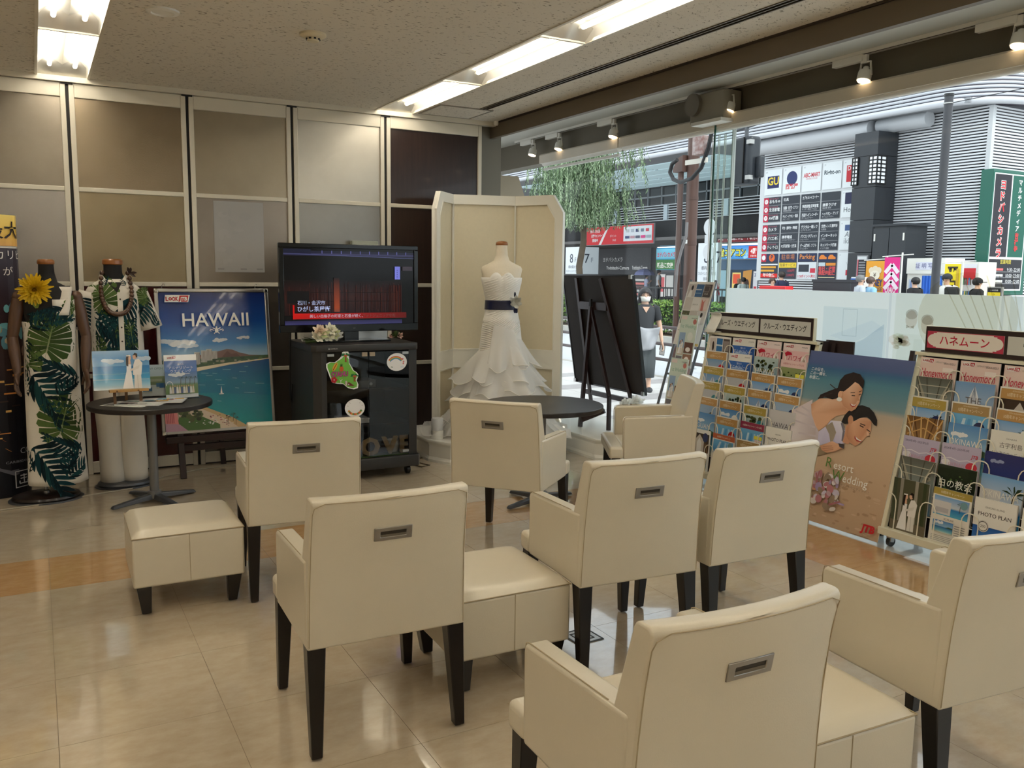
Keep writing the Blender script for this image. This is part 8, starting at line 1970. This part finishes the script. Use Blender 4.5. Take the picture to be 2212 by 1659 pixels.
    if not bald:
        g=MB(); vs=[]; fs=[]; nu,nv=24,14
        for j in range(nv+1):
            for i in range(nu+1):
                ph=PI/2-(PI*.78)*j/nv; th=TT*i/nu; fr=max(0,-math.sin(th))
                lim=.30-1.25*(1-fr) if fr>.35 else -1.4
                ph=max(ph,lim if fr>.35 else ph)
                vs.append((c.x+.060*h*math.cos(ph)*math.cos(th),c.y+.010*h+.066*h*math.cos(ph)*math.sin(th),c.z+.006*h+.060*h*math.sin(ph)))
        for j in range(nv):
            for i in range(nu):k=j*(nu+1)+i; fs.append((k,k+1,k+nu+2,k+nu+1))
        g.add(vs,fs); ho=g.build('hair',hm_,t,smooth=80,solid=.006)
        if hairlen:
            g=MB(); g.grid(lambda u,v:(c.x+(.062+.010*v)*h*math.cos(PI*(-.13+1.26*u)),c.y+.012*h+(.060+.008*v)*h*math.sin(PI*(-.13+1.26*u)),c.z+.02*h-hairlen*h*v),20,8); g.build('long_hair',hm_,ho,smooth=80,solid=.012)
    if cap:
        cm=cloth('cloth_%d_%d_%d'%cap,cap); g=MB(); g.lathe([(.066,-.01),(.067,.02),(.055,.045),(.03,.058),(0,.06)],20,(c.x/h,c.y/h+.004,c.z/h)); g.v=[(a*h,b*h,q*h) for a,b,q in g.v]; co=g.build('cap',cm,t,smooth=70)
        g=MB(); g.prism([(-.05,-.05),(-.035,-.11),(.035,-.11),(.05,-.05)],-.004,.004); g.v=[(a*h,b*h+c.y,c.z+q*h) for a,b,q in g.v]; g.build('cap_brim',cm,co)
    ey=MB()
    for sd in (-1,1):ey.ball((sd*.020*h,c.y-.0475*h,c.z-.004*h),(.008*h,.004*h,.0042*h),8,5)
    ey.build('eyes',mat('eye_dark',(36,26,24),.3),t,smooth=80)
    br_=MB()
    for sd in (-1,1):br_.tube([(sd*.010*h,c.y-.049*h,c.z+.012*h),(sd*.022*h,c.y-.049*h,c.z+.015*h),(sd*.031*h,c.y-.044*h,c.z+.011*h)],.0022*h,5)
    br_.build('eyebrows',mat('eyebrow',(60,44,40),.7),t)
    MB().ball((0,c.y-.052*h,c.z-.020*h),(.008*h,.011*h,.012*h),8,6).build('nose',skin,t,smooth=80)
    for sd in (-1,1):MB().ball((sd*.052*h,c.y+.004*h,c.z-.012*h),(.006*h,.013*h,.018*h),8,6).build('ear',skin,t,smooth=80)
    if not detail:MB().ball((0,c.y-.044*h,c.z-.040*h),(.014*h,.004*h,.004*h),8,5).build('mouth',mat('lips',(190,110,100),.5),t,smooth=80)
    return t,P
# the passer-by beyond the window
q=PX(1398,852,7.3); hw_=PX(1390,619,7.3)[2]
wx,wy=7.3,PX(1387,852,7.3)[1]
t,P=person('woman in a white face mask and black clothes walking past outside the window',wx,wy,0,hw_,R(-28),(52,54,58),(84,90,92),(26,22,24),SKIN,.45,True,.105,arms={'l':((.150,.0,.63),(.165,-.05,.475)),'r':((-.140,.01,.635),(-.13,-.06,.52))},stride=.05,detail=True)
h=hw_; c=V((0,-.004,.925))*h
m=MB(); m.grid(lambda u,v:((-.050+.10*u)*h*(1-.22*v),c.y-(.056+.014*math.sin(PI*v))*h*(1-.55*(2*u-1)**2)+.004*h,c.z-.018*h-.046*h*v),10,8)
mo=m.build('face_mask',mat('white_mask',(236,234,226),.7),t,smooth=80,solid=.003)
for sd in (-1,1):MB().tube([(sd*.046*h,c.y-.030*h,c.z-.016*h),(sd*.054*h,c.y,c.z-.006*h)],.0015,4).build('ear_loop',WHITE,mo)
m=MB(); m.add([(-.034*h,-.078*h,.812*h),(.034*h,-.078*h,.812*h),(0,-.086*h,.755*h)],[(0,1,2)]); m.build('neckline',SKIN,t)
wl=V(P['wrl'][0])*h
cr,sr=math.cos(R(-28)),math.sin(R(-28))
def wloc(p): return (wx+p[0]*cr-p[1]*sr,wy+p[0]*sr+p[1]*cr,p[2])
bg=thing('shoulder_bag','large pale grey shoulder bag hanging in front of the walking woman','bag',wloc((-.03,-.17,.78)),rot=(0,R(9),R(-28)))
m=MB(); m.grid(lambda u,v:((-.20+.40*u)*(.74+.26*math.sin(1.4*v+.3)),-.060*math.sin(PI*u)*(1-.4*v)-.016*math.sin(9*u+5*v)-.01*math.sin(17*u-6*v),-.15-.05*math.sin(PI*u)+(.30+.05*math.sin(PI*u))*v-.05*math.sin(PI*u)*v),18,10); m.build('front',mat('grey_silver_cloth',(176,178,184),.45,noise=(8,.12)),bg,smooth=80,solid=.008)
m=MB(); m.grid(lambda u,v:((-.20+.40*u)*(.74+.26*math.sin(1.4*v+.3)),.045*math.sin(PI*u),-.15-.05*math.sin(PI*u)+.30*v),12,6); m.build('rear',mat('grey_silver_cloth',(176,178,184),.45,noise=(8,.12)),bg,smooth=80,solid=.008)
MB().tube([(-.17,-.01,.12),(-.18,.06,.30),(-.17,.12,.44),(-.14,.17,.49)],.012,6).build('strap',mat('grey_silver_cloth',(176,178,184),.45),bg)
p_=wloc(tuple(wl+V((.0,-.05,-.10)))); t=thing('mobile_phone','dark phone held in the walking woman\'s hand','phone',p_,rot=(R(-28),R(12),R(-28))); MB().box(-.036,.036,-.005,.005,-.08,.07).build('case',BLACK,t,bevel=.004); MB().box(-.032,.032,-.0065,-.004,-.072,.062).build('screen',PIANO,t)
def at(u,v,X):q=PX(u,v,X); return q[0],q[1],q[2]
def passer(label,u,v,X,face,*a,**k):
    x,y,zt_=at(u,v,X); g0=k.pop('ground',0.0); return person(label,x,y,g0,zt_-g0,R(face),*a,**k,group=None)
passer('person in pale lilac clothes under the parasol across the road',1397,592,29.5,60,(206,210,236),(196,200,226),(50,40,36),sleeve=.5,ground=.1,arms={'r':((-.12,-.05,.66),(-.06,-.12,.72))})
x,y,z=at(1395,592,29.5); t=thing('parasol','lilac parasol held by the person across the road','umbrella',(x,y+.1,z+.16)); g=MB()
g.lathe([(.58,-.22),(.50,-.06),(.34,.05),(.15,.11),(0,.13)],8,cap=False); g.build('canopy',mat('lilac_parasol',(150,156,206),.7),t,solid=.006); MB().tube([(0,0,-.75),(0,0,.20)],.012,6).build('shaft',DARKMETAL,t)
passer('man in a white shirt and dark trousers by the shop entrance',1424,582,29.8,50,(232,234,238),(52,52,56),(30,26,24),sleeve=.5,ground=.1)
passer('bald man in a black shirt near the air conditioner banner',1596,598,23.5,10,(44,44,48),(60,60,66),skin=SKIN2,bald=True)
passer('person in a pale green shirt with dark hair seen from behind',1606,598,22.8,170,(196,210,206),(70,70,76),(40,34,32))
passer('woman with short brown hair in blue by the red barrier',1669,599,19.8,-20,(60,70,130),(60,60,70),(84,58,50),hairlen=.06)
passer('man in a navy shirt facing the sign board',1689,585,20.6,170,(44,50,80),(50,52,60),(60,50,46))
passer('grey-haired man in a pale shirt beside the blue pavement sign',1860,592,18.1,60,(196,202,212),(90,90,96),(130,130,130))
passer('man with black hair in navy behind the orange flag',1893,586,20.7,40,(44,50,70),(50,50,58),(26,22,22))
passer('person with brown hair in a light blue shirt at the foot of the pink flag',1882,596,18.3,70,(150,196,226),(80,84,96),(92,70,60))
passer('person in a black hooded top in front of the photo booth',1978,597,18.6,175,(30,30,34),(40,40,44),(26,22,22))
passer('man in a white shirt and dark cap walking with a black rucksack',2047,589,18.8,-70,(236,238,242),(60,62,70),(28,24,24),cap=(52,54,62))
x,y,z=at(2056,618,18.75); t=thing('rucksack','black rucksack on the back of the man in the dark cap','bag',(x-.05,y-.02,1.18),R(-70)); MB().box(-.16,.16,.0,.17,-.24,.22).build('body',mat('black_nylon',(40,42,46),.7),t,bevel=.06,seg=3); MB().box(-.11,.11,.15,.22,-.2,.02).build('pocket',mat('black_nylon',(40,42,46),.7),t,bevel=.03,seg=2)
passer('person in black with a black cap beside the green sign',2113,598,18.9,60,(36,36,40),(40,40,44),(26,22,22),cap=(30,30,34))
